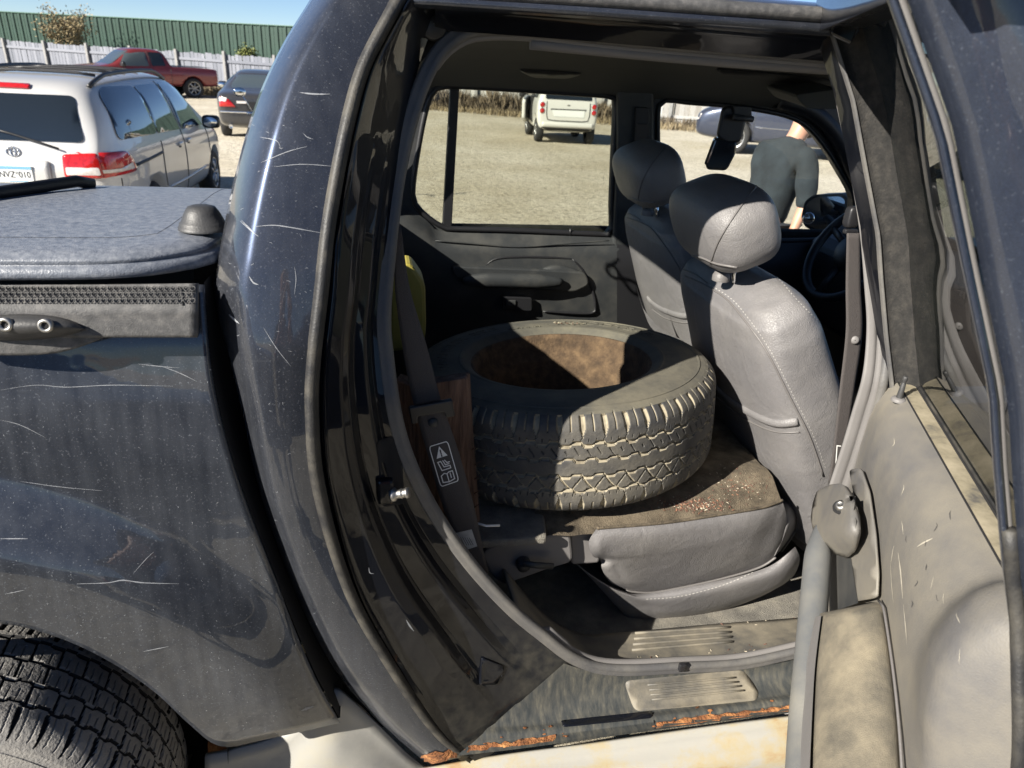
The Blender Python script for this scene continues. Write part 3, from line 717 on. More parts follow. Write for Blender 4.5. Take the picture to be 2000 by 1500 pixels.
# yard marking written on the rear glass (throws a shadow on the far door)
def wglass(y, z): return Vector((-.02+.04*(z-1.20)/.59+.004, y, z))
ring_pts = [(math.cos(a)*.045, math.sin(2*a)*.022) for a in [2*math.pi*i/40 for i in range(41)]]
tube('grease_pencil_mark', [wglass(1.10+a, 1.60+b) for a, b in ring_pts] + [wglass(1.12, 1.66)], .006, MT['white_print'], rg, 6)
ring('rear_window_frame', [(-.03, .16, 1.17), (.0, .32, 1.83), (.0, 1.50, 1.83), (-.03, 1.70, 1.17)], [(-.03, .21, 1.20), (.01, .37, 1.79), (.01, 1.45, 1.79), (-.03, 1.62, 1.20)], (.03, 0, 0), MT['black'], truck)

# ---- cab floor
rows = [[Vector((x, y, .335 - .01*math.sin(x*9)+.008*mnoise.noise((x*9, y*9, 0)))) for x in np.linspace(-.02, 2.2, 40)] for y in np.linspace(.17, 1.66, 24)]
grid('floor_carpet', rows, MT['carpet_gray'], truck)
# inner scuff plate
Tp = [(985, 1110), (1060, 1196), (1130, 1236), (1200, 1236), (1400, 1218), (1560, 1206), (1700, 1190)]
Bp = [(1010, 1190), (1090, 1262), (1140, 1292), (1200, 1300), (1400, 1290), (1560, 1262), (1700, 1240)]
scp = sheet('scuff_plate', Tp, Bp, 40, 10, lambda u, v, s, t: PF(u, v, lambda x, z: .27-.145*s, .2), MT['scuff'], truck); solid(scp, .006, -1); fixn(scp)
SPB = bvh_of(scp)
for k in range(4):
    a = (1240-k*2, 1238+k*11); c = (1425+k*2, 1226+k*9.5)
    pts = [hit(SPB, lerp(a[0], c[0], t/7), lerp(a[1], c[1], t/7), .002) for t in range(8)]
    if all(p is not None for p in pts): tube('ridge', pts, .0032, MT['scuff'], scp, n=8)

# ---- scratches and chips in the paint, where the photograph shows them
CPB = bvh_of(cp); FNB = bvh_of(fender)
marks = [([(586, 181), (615, 184), (645, 184)], 3.2), ([(612, 218), (630, 206), (655, 203), (688, 205)], 1.6), ([(510, 318), (560, 297), (600, 286)], 1.6), ([(556, 311), (600, 308), (660, 311)], 1.8), ([(535, 326), (590, 321), (652, 325)], 1.6),
 ([(497, 443), (530, 440), (560, 443), (628, 455)], 2.0), ([(470, 432), (490, 450), (505, 462)], 1.8), ([(472, 430), (482, 440), (500, 458)], 1.4), ([(448, 614), (456, 622), (468, 632)], 4.0), ([(487, 540), (495, 552), (505, 556)], 3), ([(515, 640), (540, 680), (568, 715)], 1.2), ([(508, 268), (540, 275), (548, 290)], 1.3), ([(592, 260), (600, 268), (612, 272)], 1.4), ([(575, 520), (578, 545), (575, 575)], 1.3)]
for k in range(120):
    u = random.uniform(430, 690); v = random.uniform(60, 1350); L = random.uniform(2, 8); a = random.uniform(-.6, .6) if random.random() < .6 else random.uniform(0, 3.1)
    marks.append(([(u, v), (u+math.cos(a)*L*.5+random.uniform(-1, 1), v+math.sin(a)*L*.5+random.uniform(-1.5, 1.5)), (u+math.cos(a)*L, v+math.sin(a)*L)], random.uniform(.45, .95)))
stroke_px(marks, CPB, .0006, 'scratches', MT['scratch'], truck)
fm = [([(150, 1140), (210, 1138), (240, 1133), (280, 1138), (350, 1140)], 2.2), ([(270, 711), (330, 717), (350, 718)], 1.2), ([(315, 715), (350, 728), (385, 745)], 1.2), ([(0, 762), (70, 752), (130, 756), (220, 752), (338, 754)], 1.2), ([(40, 940), (120, 951), (200, 958)], 1.0), ([(0, 1052), (55, 1052)], 2.0), ([(262, 1118), (285, 1092), (300, 1078)], 1.2), ([(588, 1388), (600, 1383), (612, 1379)], 5), ([(10, 1160), (48, 1152)], 1.5), ([(280, 1272), (330, 1262)], 1.6), ([(0, 820), (40, 830), (90, 855)], .9)]
for k in range(190):
    u = random.uniform(0, 600); v = random.uniform(690, 1430) if k % 3 else random.uniform(1230, 1440); L = random.uniform(1.5, 5); a = random.uniform(0, 3.1)
    fm.append(([(u, v), (u+math.cos(a)*L*.5+random.uniform(-1.5, 1.5), v+math.sin(a)*L*.5), (u+math.cos(a)*L, v+math.sin(a)*L)], random.uniform(.45, 1.0)))
stroke_px(fm, FNB, .0006, 'scratches', MT['scratch'], truck)
jm = [([(720, 1108), (722, 1118), (730, 1120)], 2), ([(793, 1210), (800, 1222), (808, 1232)], 3), ([(955, 1290), (952, 1310), (948, 1325)], 3.5), ([(965, 1292), (966, 1308), (970, 1320)], 2.5), ([(975, 1300), (978, 1312), (980, 1322)], 2), ([(942, 1298), (940, 1318), (939, 1332)], 3)]
stroke_px(jm, JB, .001, 'scratches', MT['scratch'], truck)
# ================================================================== fast grid from numpy (closed in theta)
def np_mesh(name, V, F, mats, parent=None, mi=None, smooth=False, world=True):
    me = bpy.data.meshes.new(name)
    me.vertices.add(len(V)); me.vertices.foreach_set('co', V.astype(np.float32).ravel())
    me.loops.add(F.size); me.loops.foreach_set('vertex_index', F.astype(np.int32).ravel())
    me.polygons.add(len(F)); me.polygons.foreach_set('loop_start', np.arange(0, F.size, F.shape[1], dtype=np.int32))
    for m in mats: me.materials.append(m)
    if mi is not None: me.polygons.foreach_set('material_index', mi.astype(np.int32))
    me.polygons.foreach_set('use_smooth', np.full(len(F), smooth))
    me.update(); me.validate()
    o = bpy.data.objects.new(name, me); return link(o, parent, world)
def smoothbox(a, w, soft):
    return np.clip((w-np.abs(a))/soft+.5, 0, 1)
def tread_spare(p, z, L):
    f = p-np.floor(p)
    zz = np.clip(2.4*np.sin(2*np.pi*p), -1, 1)*.0038
    zz2 = np.clip(2.4*np.sin(2*np.pi*(p+.35)), -1, 1)*.0038
    d = np.zeros_like(p)
    for c, q in ((.058, zz), (.020, zz2), (-.020, zz), (-.058, zz2)):
        d = np.maximum(d, .0075*smoothbox(z-c-q, .0034, .0015))
    tri = 2*np.abs(2*(p*1.0-np.floor(p*1.0+.5)))-1
    m = (z < -.024) & (z > -.054)
    d = np.maximum(d, np.where(m, .0055*smoothbox((z+.039)-.017*tri, .0033, .0022), 0))
    g = (p*2+z*24) % 1.0
    m = (z > .026) & (z < .052) & (np.abs(z-.039) < .008+.004*np.sin(p*7))
    d = np.maximum(d, np.where(m, .004*smoothbox(g-.5, .045, .05), 0))
    for s in (1, -1):
        a = s*z
        # wide shoulder slots with thin tail, thin lines between
        w_ = np.where(a > .092, .115, np.where(a > .080, .115-(.092-a)*7.5, 0.0))
        d = np.maximum(d, np.where((a > .074) & (a < .121), .0065*smoothbox(f-.5, w_, .05)*(w_ > 0), 0))
        d = np.maximum(d, np.where((a > .072) & (a < .082), .004*smoothbox(f-.5+.02*np.sin(a*900), .025, .03), 0))
        d = np.maximum(d, np.where((a > .088) & (a < .122), .004*smoothbox(np.minimum(f, 1-f), .028, .03), 0))
        g2 = (p*3+.2) % 1.0
        d = np.maximum(d, np.where((a > .063) & (a < .071), .0035*smoothbox(g2-.5, .05, .06), 0))
    return d
def tread_road(p, z, L):
    f = p-np.floor(p)
    d = np.zeros_like(p)
    wv = .0018*np.clip(3*np.sin(2*np.pi*p), -1, 1)
    for c in (.066, .026, -.018, -.062):
        d = np.maximum(d, .008*smoothbox(z-c-wv, .0026, .0015))
    for (a, b, k, ph) in ((.030, .064, 1, 0), (-.014, .022, 1, .3), (-.058, -.022, 1, .6)):
        m = (z > a) & (z < b)
        g = (p*k+ph+z*2) % 1.0
        d = np.maximum(d, np.where(m, .006*smoothbox(g-.5, .035, .03), 0))
        g = (p*3+ph+z*3) % 1.0
        d = np.maximum(d, np.where(m & (z > a+.009), .0035*smoothbox(g-.5, .055, .06), 0))
    for s in (1, -1):
        a = s*z
        g = (p+.1*np.clip((a-.07)*30, 0, 1.5)) % 1.0
        wd = np.where(a < .098, .085, np.maximum(.085-(a-.098)*4, .02))
        d = np.maximum(d, np.where((a > .075) & (a < .121), .008*smoothbox(g-.5, wd, .03), 0))
        for o_ in (.2, .8):
            d = np.maximum(d, np.where((a > .072) & (a < .118), .003*smoothbox(g-o_+.012*np.sin(a*1400), .022, .03), 0))
    return d
def make_tyre(name, mtx, parent, fn, mats, npitch=58, nt=1500, Rr=.3815, world=True, bead=.240):
    zs = np.concatenate([np.linspace(-.121, .121, 92)])
    half = [(.352, .1245), (.340, .128), (.3395, .1300), (.336, .1300), (.3355, .1285), (.318, .1315), (.300, .1330), (.280, .1322), (.268, .1330), (.264, .1350), (.258, .1335), (.250, .127), (bead, .118), (bead-.006, .106)]
    half = [((r_-.012*max(0, (.34-r_)/.08))*Rr/.3815, z) for r_, z in half]
    def crown(z):
        a = np.abs(z); t = np.clip((a-.085)/.036, 0, 1)
        return Rr - .003*(a/.1)**2 - .020*t**2.2
    def zmap(z):
        return z
    prof_r = np.concatenate([[r_ for r_, _ in half[::-1]], crown(zs), [r_ for r_, _ in half]])
    prof_z = np.concatenate([[-z for _, z in half[::-1]], zs, [z for _, z in half]])
    ntr = len(half); M_ = len(prof_r)
    th = np.linspace(0, 2*np.pi, nt, endpoint=False)
    TH, Rg = np.meshgrid(th, prof_r, indexing='ij'); _, Zg = np.meshgrid(th, prof_z, indexing='ij')
    D = np.zeros_like(TH)
    D[:, ntr:ntr+len(zs)] = fn(TH[:, ntr:ntr+len(zs)]/(2*np.pi)*npitch, Zg[:, ntr:ntr+len(zs)], 1)
    nz = np.clip((np.abs(Zg)-.098)/.024, 0, 1)*.75
    RR = Rg - D*np.sqrt(1-nz**2); ZZ = Zg - np.sign(Zg)*D*nz
    V = np.stack([RR*np.cos(TH), RR*np.sin(TH), ZZ], -1).reshape(-1, 3)
    m = np.array(mtx); V = V @ m[:3, :3].T + m[:3, 3]
    i = np.arange(nt)[:, None]; j = np.arange(M_-1)[None, :]
    F = np.stack([i*M_+j, ((i+1) % nt)*M_+j, ((i+1) % nt)*M_+j+1, i*M_+j+1], -1).reshape(-1, 4)
    Dm = (D[:, :-1]+D[:, 1:]+np.roll(D, -1, 0)[:, :-1]+np.roll(D, -1, 0)[:, 1:])/4
    mi = (Dm > .0026).astype(np.int32)
    if len(mats) > 2: mi[:, :ntr] = 2; mi[:, ntr+len(zs)-1:] = 2
    mi = mi.ravel()
    return np_mesh(name, V, F, mats, parent, mi, smooth=False, world=world)
def sidewall_text(name, s, size, rm, a0, z, parent, mtx, ext=.002, mat=None, spread=1.0):
    V, Fc = text_mesh(s, size, ext); out = []
    for v in V:
        a = a0 - v.x*spread/rm; r_ = rm+v.y
        out.append(mtx @ Vector((r_*math.cos(a), r_*math.sin(a), z+v.z)))
    return mk(name, out, Fc, mat or MT['tyre_side'], parent, smooth=False)

MT['alloy_w'] = simple('wheel_alloy', (.35, .34, .33), .5, metal=.3, dust=.4)
# ---- spare tyre lying on the folded rear seat
TC = CAM + (Vector((.505, .712, .846))-CAM)*.975
Mt = Matrix.Translation(TC) @ Matrix.Rotation(R(-4.6), 4, 'X') @ Matrix.Rotation(R(-3.5), 4, 'Y')
spare = make_tyre('spare_tyre', Mt, None, tread_spare, [MT['tyre'], MT['tyre_dust'], MT['tyre_side']], Rr=.413, npitch=50)
tag(spare, 'worn dusty tyre on a rusty wheel, lying flat on the folded rear seat', 'tyre')
lathe('rusty_rim', [(.252, .104), (.246, .119), (.238, .117), (.233, .098), (.229, .062), (.212, .052), (.207, .044), (.205, -.02), (.200, -.07), (.188, -.092), (.15, -.10), (.10, -.085), (.065, -.07), (.036, -.07), (.035, -.09), (.001, -.09)], MT['rust_rim'], spare, 96, Mt)
lathe('bead_line', [(.259, .126), (.256, .119), (.252, .110)], MT['void'], spare, 96, Mt)
sidewall_text('raised_letters', 'GOODYEAR', .040, .320, R(50), .1322, spare, Mt, spread=1.55)
sidewall_text('raised_letters', 'WRANGLER  RT/S', .038, .320, R(151), .1322, spare, Mt, spread=1.4)
sidewall_text('raised_size_letters', 'P255/70R16  109S', .014, .283, R(99), .1338, spare, Mt, ext=.0016)
for k in range(26):
    a_ = random.gauss(R(72), .10); r_ = random.uniform(.29, .305); p = Mt @ Vector((r_*math.cos(a_), r_*math.sin(a_), .136)); q = Vector((random.gauss(0, 1), random.gauss(0, 1), .35)).normalized()*random.uniform(.004, .013)
    mk('dry_leaf', [p, p+q*.5+Vector((0, .002, .003)), p+q, p+q*.5-Vector((0, .002, -.001))], [(0, 1, 2, 3)], MT['wood'] if k % 3 else MT['dustytan'], spare, smooth=False)
# ---- rear wheel of the pickup
Mw = Matrix.Translation((WX, .0, WZ)) @ Matrix.Rotation(R(90), 4, 'X')
wheel = empty('rear_wheel', (WX, .0, WZ)); wheel.parent = truck; wheel.matrix_parent_inverse = parent_world(truck).inverted()
make_tyre('tyre', Mw, wheel, tread_road, [MT['tyre2'], MT['groove']], npitch=52)
lathe('rim', [(.270, .090), (.262, .100), (.250, .095), (.240, .06), (.22, .05), (.12, .065), (.07, .08), (.05, .085), (.001, .085)], MT['alloy_w'], wheel, 48, Mw)
rib_ = [Mw @ Vector((.300*math.cos(a), .300*math.sin(a), .129)) for a in [2*math.pi*i/120 for i in range(120)]]
tube('sidewall_rib', rib_, .0022, MT['tyre2'], wheel, 6, closed=True)

# ---- folded rear seat
seat = empty('rear_seat', (.8, .7, .45)); seat.parent = truck; seat.matrix_parent_inverse = parent_world(truck).inverted()
def bumpy(u, v, k=.01): return k*mnoise.noise((u*.012, v*.012, 3.0))
E1 = [(1052, 1042), (1110, 1043), (1155, 1034), (1300, 1022), (1420, 1004), (1490, 992), (1528, 978)]
# carpeted back of the folded backrest
cedge = [P(u, v, z=.722) for u, v in cr(E1, 60)]
rows = []
for k in range(34):
    t = k/33; row = []
    for i, p in enumerate(cedge):
        far = Vector((.40+(1.06-.40)*i/59*.96 + .0, 1.42, .722)) if i < 59 else Vector((1.03, 1.42, .722))
        q = p.lerp(far, t)
        rr_ = (Vector((q.x, q.y))-Vector((TC.x, TC.y))).length
        q.z += .030*sstep(0, .10, t) + .012*mnoise.noise((q.x*9, q.y*9, 1.3)) + .016*sstep(.36, .5, rr_)*mnoise.noise((q.x*14, q.y*11, 4.3)) - .006*(t == 0)
        row.append(q)
    rows.append(row)
sc2 = grid('seatback_carpet', rows, MT['carpet'], seat)
SCB = bvh_of(sc2)
xe = [(p.x, p.y) for p in cedge]
def ys_top(x): return interp(x, xe)
def place_side(u, v, s, t):
    y0 = ys_top(P(u, v, y=.34).x) if True else .34
    e = (1-abs(2*t-1)**2.6)*(1-abs(2*s-1)**9)
    cre = .022*math.exp(-((u-1178)/13)**2-((v-1094)/7)**2) - .010*math.exp(-((u-1168)/14)**2-((v-1072)/14)**2) + .007*math.exp(-((u-1205-(v-1110)*.5)/10)**2)*math.exp(-((v-1112)/22)**2)
    und = .007*mnoise.noise((u*.010+v*.004, v*.022, 7.1)) + .004*math.exp(-((u-1500+(v-1040)*.4)/16)**2)
    return P(u, v, y=lerp(y0, .352, sstep(0, 1, t))-.032*e+cre+und*e-.003)
sp, srows = coons_px('seatback_side', [(1165, 1033), (1300, 1022), (1420, 1004), (1490, 992), (1528, 978)], [(1528, 978), (1536, 1010), (1532, 1055), (1515, 1086)], [(1222, 1151), (1260, 1155), (1300, 1151), (1400, 1130), (1480, 1107), (1515, 1086)], [(1165, 1033), (1150, 1058), (1157, 1085), (1173, 1094), (1176, 1112), (1192, 1138), (1222, 1151)], 36, 80, place_side, MT['leather'], seat)
bot = srows[-1]
grid('seatback_underside', [[p + Vector((0, k*.9, 0)) for p in bot] for k in (0, 1)], MT['leather_dark'], seat)
tube('piping', [p+Vector((0, -.002, -.003)) for p in bot], .0035, MT['leather_dark'], sp, 6)
ptop = [p.copy() for p in srows[0]]
tube('carpet_edge', [p+Vector((0, 0, .002)) for p in ptop], .004, MT['carpet'], sp, 6)
# rounded front end of the folded backrest
E3l = [(1470, 890), (1496, 925), (1522, 970), (1530, 1010), (1524, 1050), (1510, 1088)]
E3r = [(1500, 893), (1530, 910), (1556, 942), (1566, 985), (1556, 1030), (1524, 1076)]
sheet('backrest_end', E3l, E3r, 30, 14, lambda u, v, s, t: P(u, v, y=lerp(.66, .345, sstep(0, .75, t)) + .10*s*s - .02*math.sin(math.pi*s)), MT['leather'], seat)
pts = [P(u, v, y=lerp(.66, .345, sstep(0, .75, t/9))+.085) for t, (u, v) in enumerate(cr([(1502, 893), (1532, 911), (1558, 943), (1567, 986), (1557, 1030), (1526, 1076)], 10))]
tube('piping', pts, .004, MT['leather_dark'], seat, 6)
# lower cushion
def place_cu(u, v, s, t):
    e = (1-abs(2*t-1)**3)*(1-abs(2*s-1)**10)
    return P(u, v, y=lerp(.335, .385, t)-.034*e+.005*mnoise.noise((u*.012, v*.03, .3))*e)
lc, rows = coons_px('seat_cushion', [(1120, 1096), (1160, 1126), (1205, 1150), (1260, 1160), (1400, 1135), (1500, 1107), (1553, 1068)], [(1553, 1068), (1562, 1092), (1552, 1122), (1530, 1142)], [(1236, 1219), (1300, 1213), (1400, 1196), (1480, 1168), (1530, 1142)], [(1120, 1096), (1160, 1136), (1200, 1180), (1236, 1219)], 24, 70, place_cu, MT['leather'], seat)
grid('cushion_underside', [[p + Vector((0, k*.9, .0)) for p in rows[-1]] for k in (0, 1)], MT['void'], seat)
LB = bvh_of(lc)
def stitches(lines, b, name, parent, off=.0012, L=4, gap=3.6, wd=1.5, mat='thread'):
    V = []; Fc = []
    for pts in lines:
        q = cr(pts, 200); acc = 0.0; s0 = None
        cum = [0]
        for a, c in zip(q, q[1:]): cum.append(cum[-1]+math.hypot(c[0]-a[0], c[1]-a[1]))
        def at(d):
            for i in range(len(cum)-1):
                if cum[i+1] >= d:
                    f = (d-cum[i])/max(1e-6, cum[i+1]-cum[i]); return (lerp(q[i][0], q[i+1][0], f), lerp(q[i][1], q[i+1][1], f))
            return q[-1]
        d = 0
        while d+L < cum[-1]:
            a = at(d); c = at(d+L); dx, dy = c[0]-a[0], c[1]-a[1]; l_ = math.hypot(dx, dy) or 1
            nx, ny = -dy/l_*wd/2, dx/l_*wd/2
            hs = [hit(b, *z_, off) for z_ in ((a[0]+nx, a[1]+ny), (a[0]-nx, a[1]-ny), (c[0]-nx, c[1]-ny), (c[0]+nx, c[1]+ny))]
            if all(h is not None for h in hs):
                k = len(V); V += hs; Fc.append((k, k+1, k+2, k+3))
            d += L+gap
    if Fc: return tag(mk(name, V, Fc, MT[mat], parent), kind='stuff')
stitches([[(1262, 1170), (1330, 1164), (1420, 1140), (1500, 1105)]], LB, 'stitching', seat)
# plastic hinge cover and lever, carpet flap
hc = [P(u, v, y=.275) for u, v in rounded([(938, 1083), (968, 1062), (1000, 1056), (1114, 1040), (1120, 1098), (1072, 1112), (985, 1143), (962, 1128)], 14)]
hinge = prism('hinge_cover', hc, (0, .02, 0), MT['trim_gray'], seat, .006)
hb = [P(u, v, y=.30) for u, v in rounded([(1112, 1040), (1170, 1032), (1172, 1100), (1116, 1104)], 8)]
prism('hinge_bracket', hb, (0, .02, 0), MT['trim_gray'], seat, .006)
bp_ = P(1021, 1098, y=.272)
lathe('lever_boss', [(.001, .022), (.008, .022), (.016, .018), (.018, .0)], MT['trim_dark'], hinge, 20, Matrix.Translation(bp_) @ Matrix.Rotation(R(90), 4, 'X'))
tube('recline_lever', [P(1020, 1100, y=.250), P(1045, 1104, y=.245), P(1080, 1106, y=.247)], .009, MT['trim_dark'], hinge, 8, rb=.006)
fl = [P(u, v, z=.735) for u, v in ((925, 985), (1062, 992), (1068, 1048), (935, 1058))]
cf = prism('carpet_flap', fl, (0, 0, -.022), MT['carpet_gray'], seat, .006)
tube('seat_cable', [P(932, 1022, y=.24), P(950, 1027, y=.235), P(976, 1026, y=.24)], .0028, MT['white_print'], seat, 6)
# sides of the seat box
box('seat_base', (.72, .95, .56), (.46, 1.0, .20), MT['void'], seat, bevel=.02)

def bits(name, n_, cx, cy, sx, sy, mats, par, lo, hi, bvh):
    V = []; Fc = []; mi = []
    for k in range(n_):
        u, v = random.gauss(cx, sx), random.gauss(cy, sy); h = hit(bvh, u, v, .001)
        if h is None: continue
        a = random.uniform(0, 6.28); L = random.uniform(lo, hi); d = Vector((math.cos(a), math.sin(a), random.uniform(0, .5)))*L; w_ = Vector((-math.sin(a), math.cos(a), 0))*L*random.uniform(.15, .45); z = Vector((0, 0, L*.25))
        b0 = len(V); V += [h-d*.5-w_*.5, h-d*.5+w_*.5, h+d*.5+w_*.4, h+d*.5-w_*.4, h+z]; Fc += [(b0, b0+1, b0+4), (b0+1, b0+2, b0+4), (b0+2, b0+3, b0+4), (b0+3, b0, b0+4)]; mi += [random.randrange(len(mats))]*4
    if Fc: return tag(mk(name, V, Fc, mats, par, smooth=False, mi=mi), kind='stuff')
MT['bark_chip'] = simple('bark_chip', (.21, .10, .06), .9); MT['bark_chip2'] = simple('bark_chip_dark', (.10, .05, .035), .9); MT['husk'] = simple('pale_husk', (.38, .33, .25), .9)
bits('bark_debris', 330, 1345, 985, 36, 8, [MT['bark_chip'], MT['bark_chip2'], MT['bark_chip2'], MT['bark_chip'], MT['bark_chip2'], MT['husk']], sc2, .003, .009, SCB)
bits('bark_debris', 90, 1450, 952, 22, 10, [MT['bark_chip'], MT['bark_chip2'], MT['bark_chip2'], MT['husk']], sc2, .003, .008, SCB)
bits('bark_debris', 160, 1420, 960, 60, 36, [MT['bark_chip2'], MT['husk'], MT['bark_chip2']], sc2, .002, .006, SCB)
bits('grit', 60, 1225, 1292, 40, 4, [MT['husk'], MT['bark_chip2'], MT['dustytan']], scp, .003, .008, SPB)
bits('grit', 50, 1470, 1275, 50, 8, [MT['husk'], MT['bark_chip2']], scp, .003, .008, SPB)
bits('grit', 70, 1480, 1195, 60, 12, [MT['husk'], MT['bark_chip2']], scp, .004, .012, SPB)
# ---- wooden board between belt and tyre
bd = [P(u, v, y=.285) for u, v in ((772, 742), (796, 752), (850, 748), (906, 739), (911, 742), (918, 860), (929, 1000), (934, 1052), (905, 1055), (780, 1010))]
board = prism('wooden_board', bd, (.012, .035, 0), MT['wood'], None, .002)
tag(board, 'rough reddish brown wooden board wedged upright between seat belt and tyre', 'board')
for k in range(5):
    u0 = 925+random.uniform(-6, 4); v0 = 880+k*28
    tube('splinter', [P(u0, v0, y=.285), P(u0+8+4*k % 7, v0-7, y=.275)], .0012, MT['wood'], board, 5)
# ---- yellow container at the far rear corner
yj = [(-.035, -.06), (.03, -.06), (.036, .06), (-.035, .06)]
yc = P(806, 560, y=.95)
yel = prism('yellow_container', [P(u, v, y=.95) for u, v in rounded([(760, 525), (803, 515), (831, 555), (833, 640), (828, 680), (760, 690)], 14)], (0, .12, 0), MT['yellow'], None, .012)
tag(yel, 'dirty yellow plastic container behind the rear seat belt, beside the tyre', 'container')

# ---- belts
def ribbon(name, Lp, Rp, fy, mat, parent, n=40, th=.0016):
    o = sheet(name, Lp, Rp, n, 6, lambda u, v, s, t: P(u, v, y=fy(t)), mat, parent); solid(o, th, 0); return o
rb = ribbon('rear_seat_belt', [(770, 440), (771, 560), (788, 690), (808, 790), (836, 890), (866, 993), (905, 1075), (930, 1120)], [(783, 440), (800, 560), (832, 670), (861, 780), (895, 880), (927, 993), (944, 1075), (955, 1120)], lambda t: .235-.05*t, MT['belt'], truck)
BB = bvh_of(rb)
ad = prism('belt_guide', [P(u, v, y=.198) for u, v in rounded([(797, 792), (882, 776), (888, 808), (870, 812), (867, 800), (815, 809), (816, 822), (803, 824)], 4)], (0, -.012, 0), MT['black'], rb, .003)
hq = hit(BB, 846, 825, .001)
lathe('belt_button', [(.001, .004), (.003, .0045), (.004, .003), (.0085, .0035), (.0095, .002), (.010, 0)], MT['trim_dark'], rb, 20, Matrix.Translation(hq) @ Vector((0, -1, .2)).to_track_quat('Z', 'Y').to_matrix().to_4x4())
patch_px('guide_tab', [(806, 822), (819, 820), (818, 825), (807, 826)], BB, MT['white_print'], rb, .002, 20)
# printed warning label on the belt: border, triangle, child seat, book
def lab(a, b):   # a across 0..1, b down 0..1
    q00, q10, q11, q01 = (838, 872), (874, 861), (896, 938), (861, 950)
    return (lerp(lerp(q00[0], q10[0], a), lerp(q01[0], q11[0], a), b), lerp(lerp(q00[1], q10[1], a), lerp(q01[1], q11[1], a), b))
def lines_px(name, polys, b, wd, mat, parent, off=.0016, lift=None):
    V = []; Fc = []
    for pts in polys:
        for a, c in zip(pts, pts[1:]):
            dx, dy = c[0]-a[0], c[1]-a[1]; L = math.hypot(dx, dy) or 1; nx, ny = -dy/L*wd/2, dx/L*wd/2; ex, ey = dx/L*wd*.4, dy/L*wd*.4
            m_ = max(1, int(L/14)); row = []
            for i in range(m_+1):
                x, y = lerp(a[0]-ex, c[0]+ex, i/m_), lerp(a[1]-ey, c[1]+ey, i/m_)
                row += [hit(b, x+nx, y+ny, off), hit(b, x-nx, y-ny, off)]
            if all(r_ is not None for r_ in row):
                k = len(V); V += row; Fc += [(k+2*i, k+2*i+1, k+2*i+3, k+2*i+2) for i in range(m_)]
    if Fc: return mk(name, V, Fc, mat, parent)
bdr = [lab(*q) for q in rounded([(0, 0), (1, 0), (1, 1), (0, 1)], .12)]
lines_px('label_border', [bdr+[bdr[0]]], BB, 1.8, MT['white_print'], rb)
patch_px('warning_triangle', [lab(.2, .33), lab(.5, .06), lab(.8, .33)], BB, MT['white_print'], rb, .0016, 9)
lines_px('exclamation_mark', [[lab(.5, .15), lab(.5, .25)], [lab(.5, .28), lab(.5, .305)]], BB, 2.6, MT['belt'], rb, .0024)
lines_px('child_seat_icon', [[lab(.2, .42), lab(.3, .64), lab(.78, .64), lab(.78, .58), lab(.45, .57), lab(.36, .42), lab(.2, .42)], [lab(.48, .42), lab(.55, .53), lab(.75, .53)], [lab(.58, .42), lab(.66, .49), lab(.8, .49)]], BB, 2.0, MT['white_print'], rb)
lines_px('manual_icon', [[lab(.18, .76), lab(.18, .92), lab(.5, .95), lab(.82, .92), lab(.82, .72), lab(.62, .72), lab(.5, .75), lab(.36, .72), lab(.18, .76)], [lab(.5, .75), lab(.5, .95)], [lab(.67, .79), lab(.67, .87)], [lab(.67, .755), lab(.67, .765)]], BB, 2.0, MT['white_print'], rb)
tg = patch_px('belt_tag', [(890, 1040), (921, 1033), (932, 1066), (914, 1072)], BB, MT['label'], rb, .0018, 9)
lines_px('tag_print', [[(895+i*4.2, 1045+i*.2+3), (903+i*4.2, 1064-i*.2)] for i in range(6)], BB, 1.0, MT['belt'], rb, .0026)
fb = ribbon('front_seat_belt', [(1654, 455), (1652, 560), (1652, 650), (1640, 760), (1628, 870), (1618, 945)], [(1680, 455), (1681, 560), (1684, 650), (1669, 760), (1652, 870), (1640, 950)], lambda t: .255-.08*t, MT['belt'], truck)
FB = bvh_of(fb)
for (u, v) in ((1669, 664),):
    hq = hit(FB, u, v, .001)
    if hq: lathe('belt_button', [(.001, .004), (.006, .004), (.0085, .002), (.009, 0)], MT['trim_gray'], fb, 16, Matrix.Translation(hq) @ Vector((-.5, -1, .2)).to_track_quat('Z', 'Y').to_matrix().to_4x4())
lines_px('label_border', [[(1634, 870), (1629, 945)], [(1634, 870), (1642, 871)], [(1640, 885), (1632, 940)]], FB, 2.0, MT['white_print'], fb)
fd_ = blob('belt_anchor', P(1664, 424, y=.265), (.014, .012, .022), MT['black'], truck, .5, .5)
box('anchor_slot', P(1661, 452, y=.26), (.03, .012, .01), MT['black'], fd_, bevel=.003)

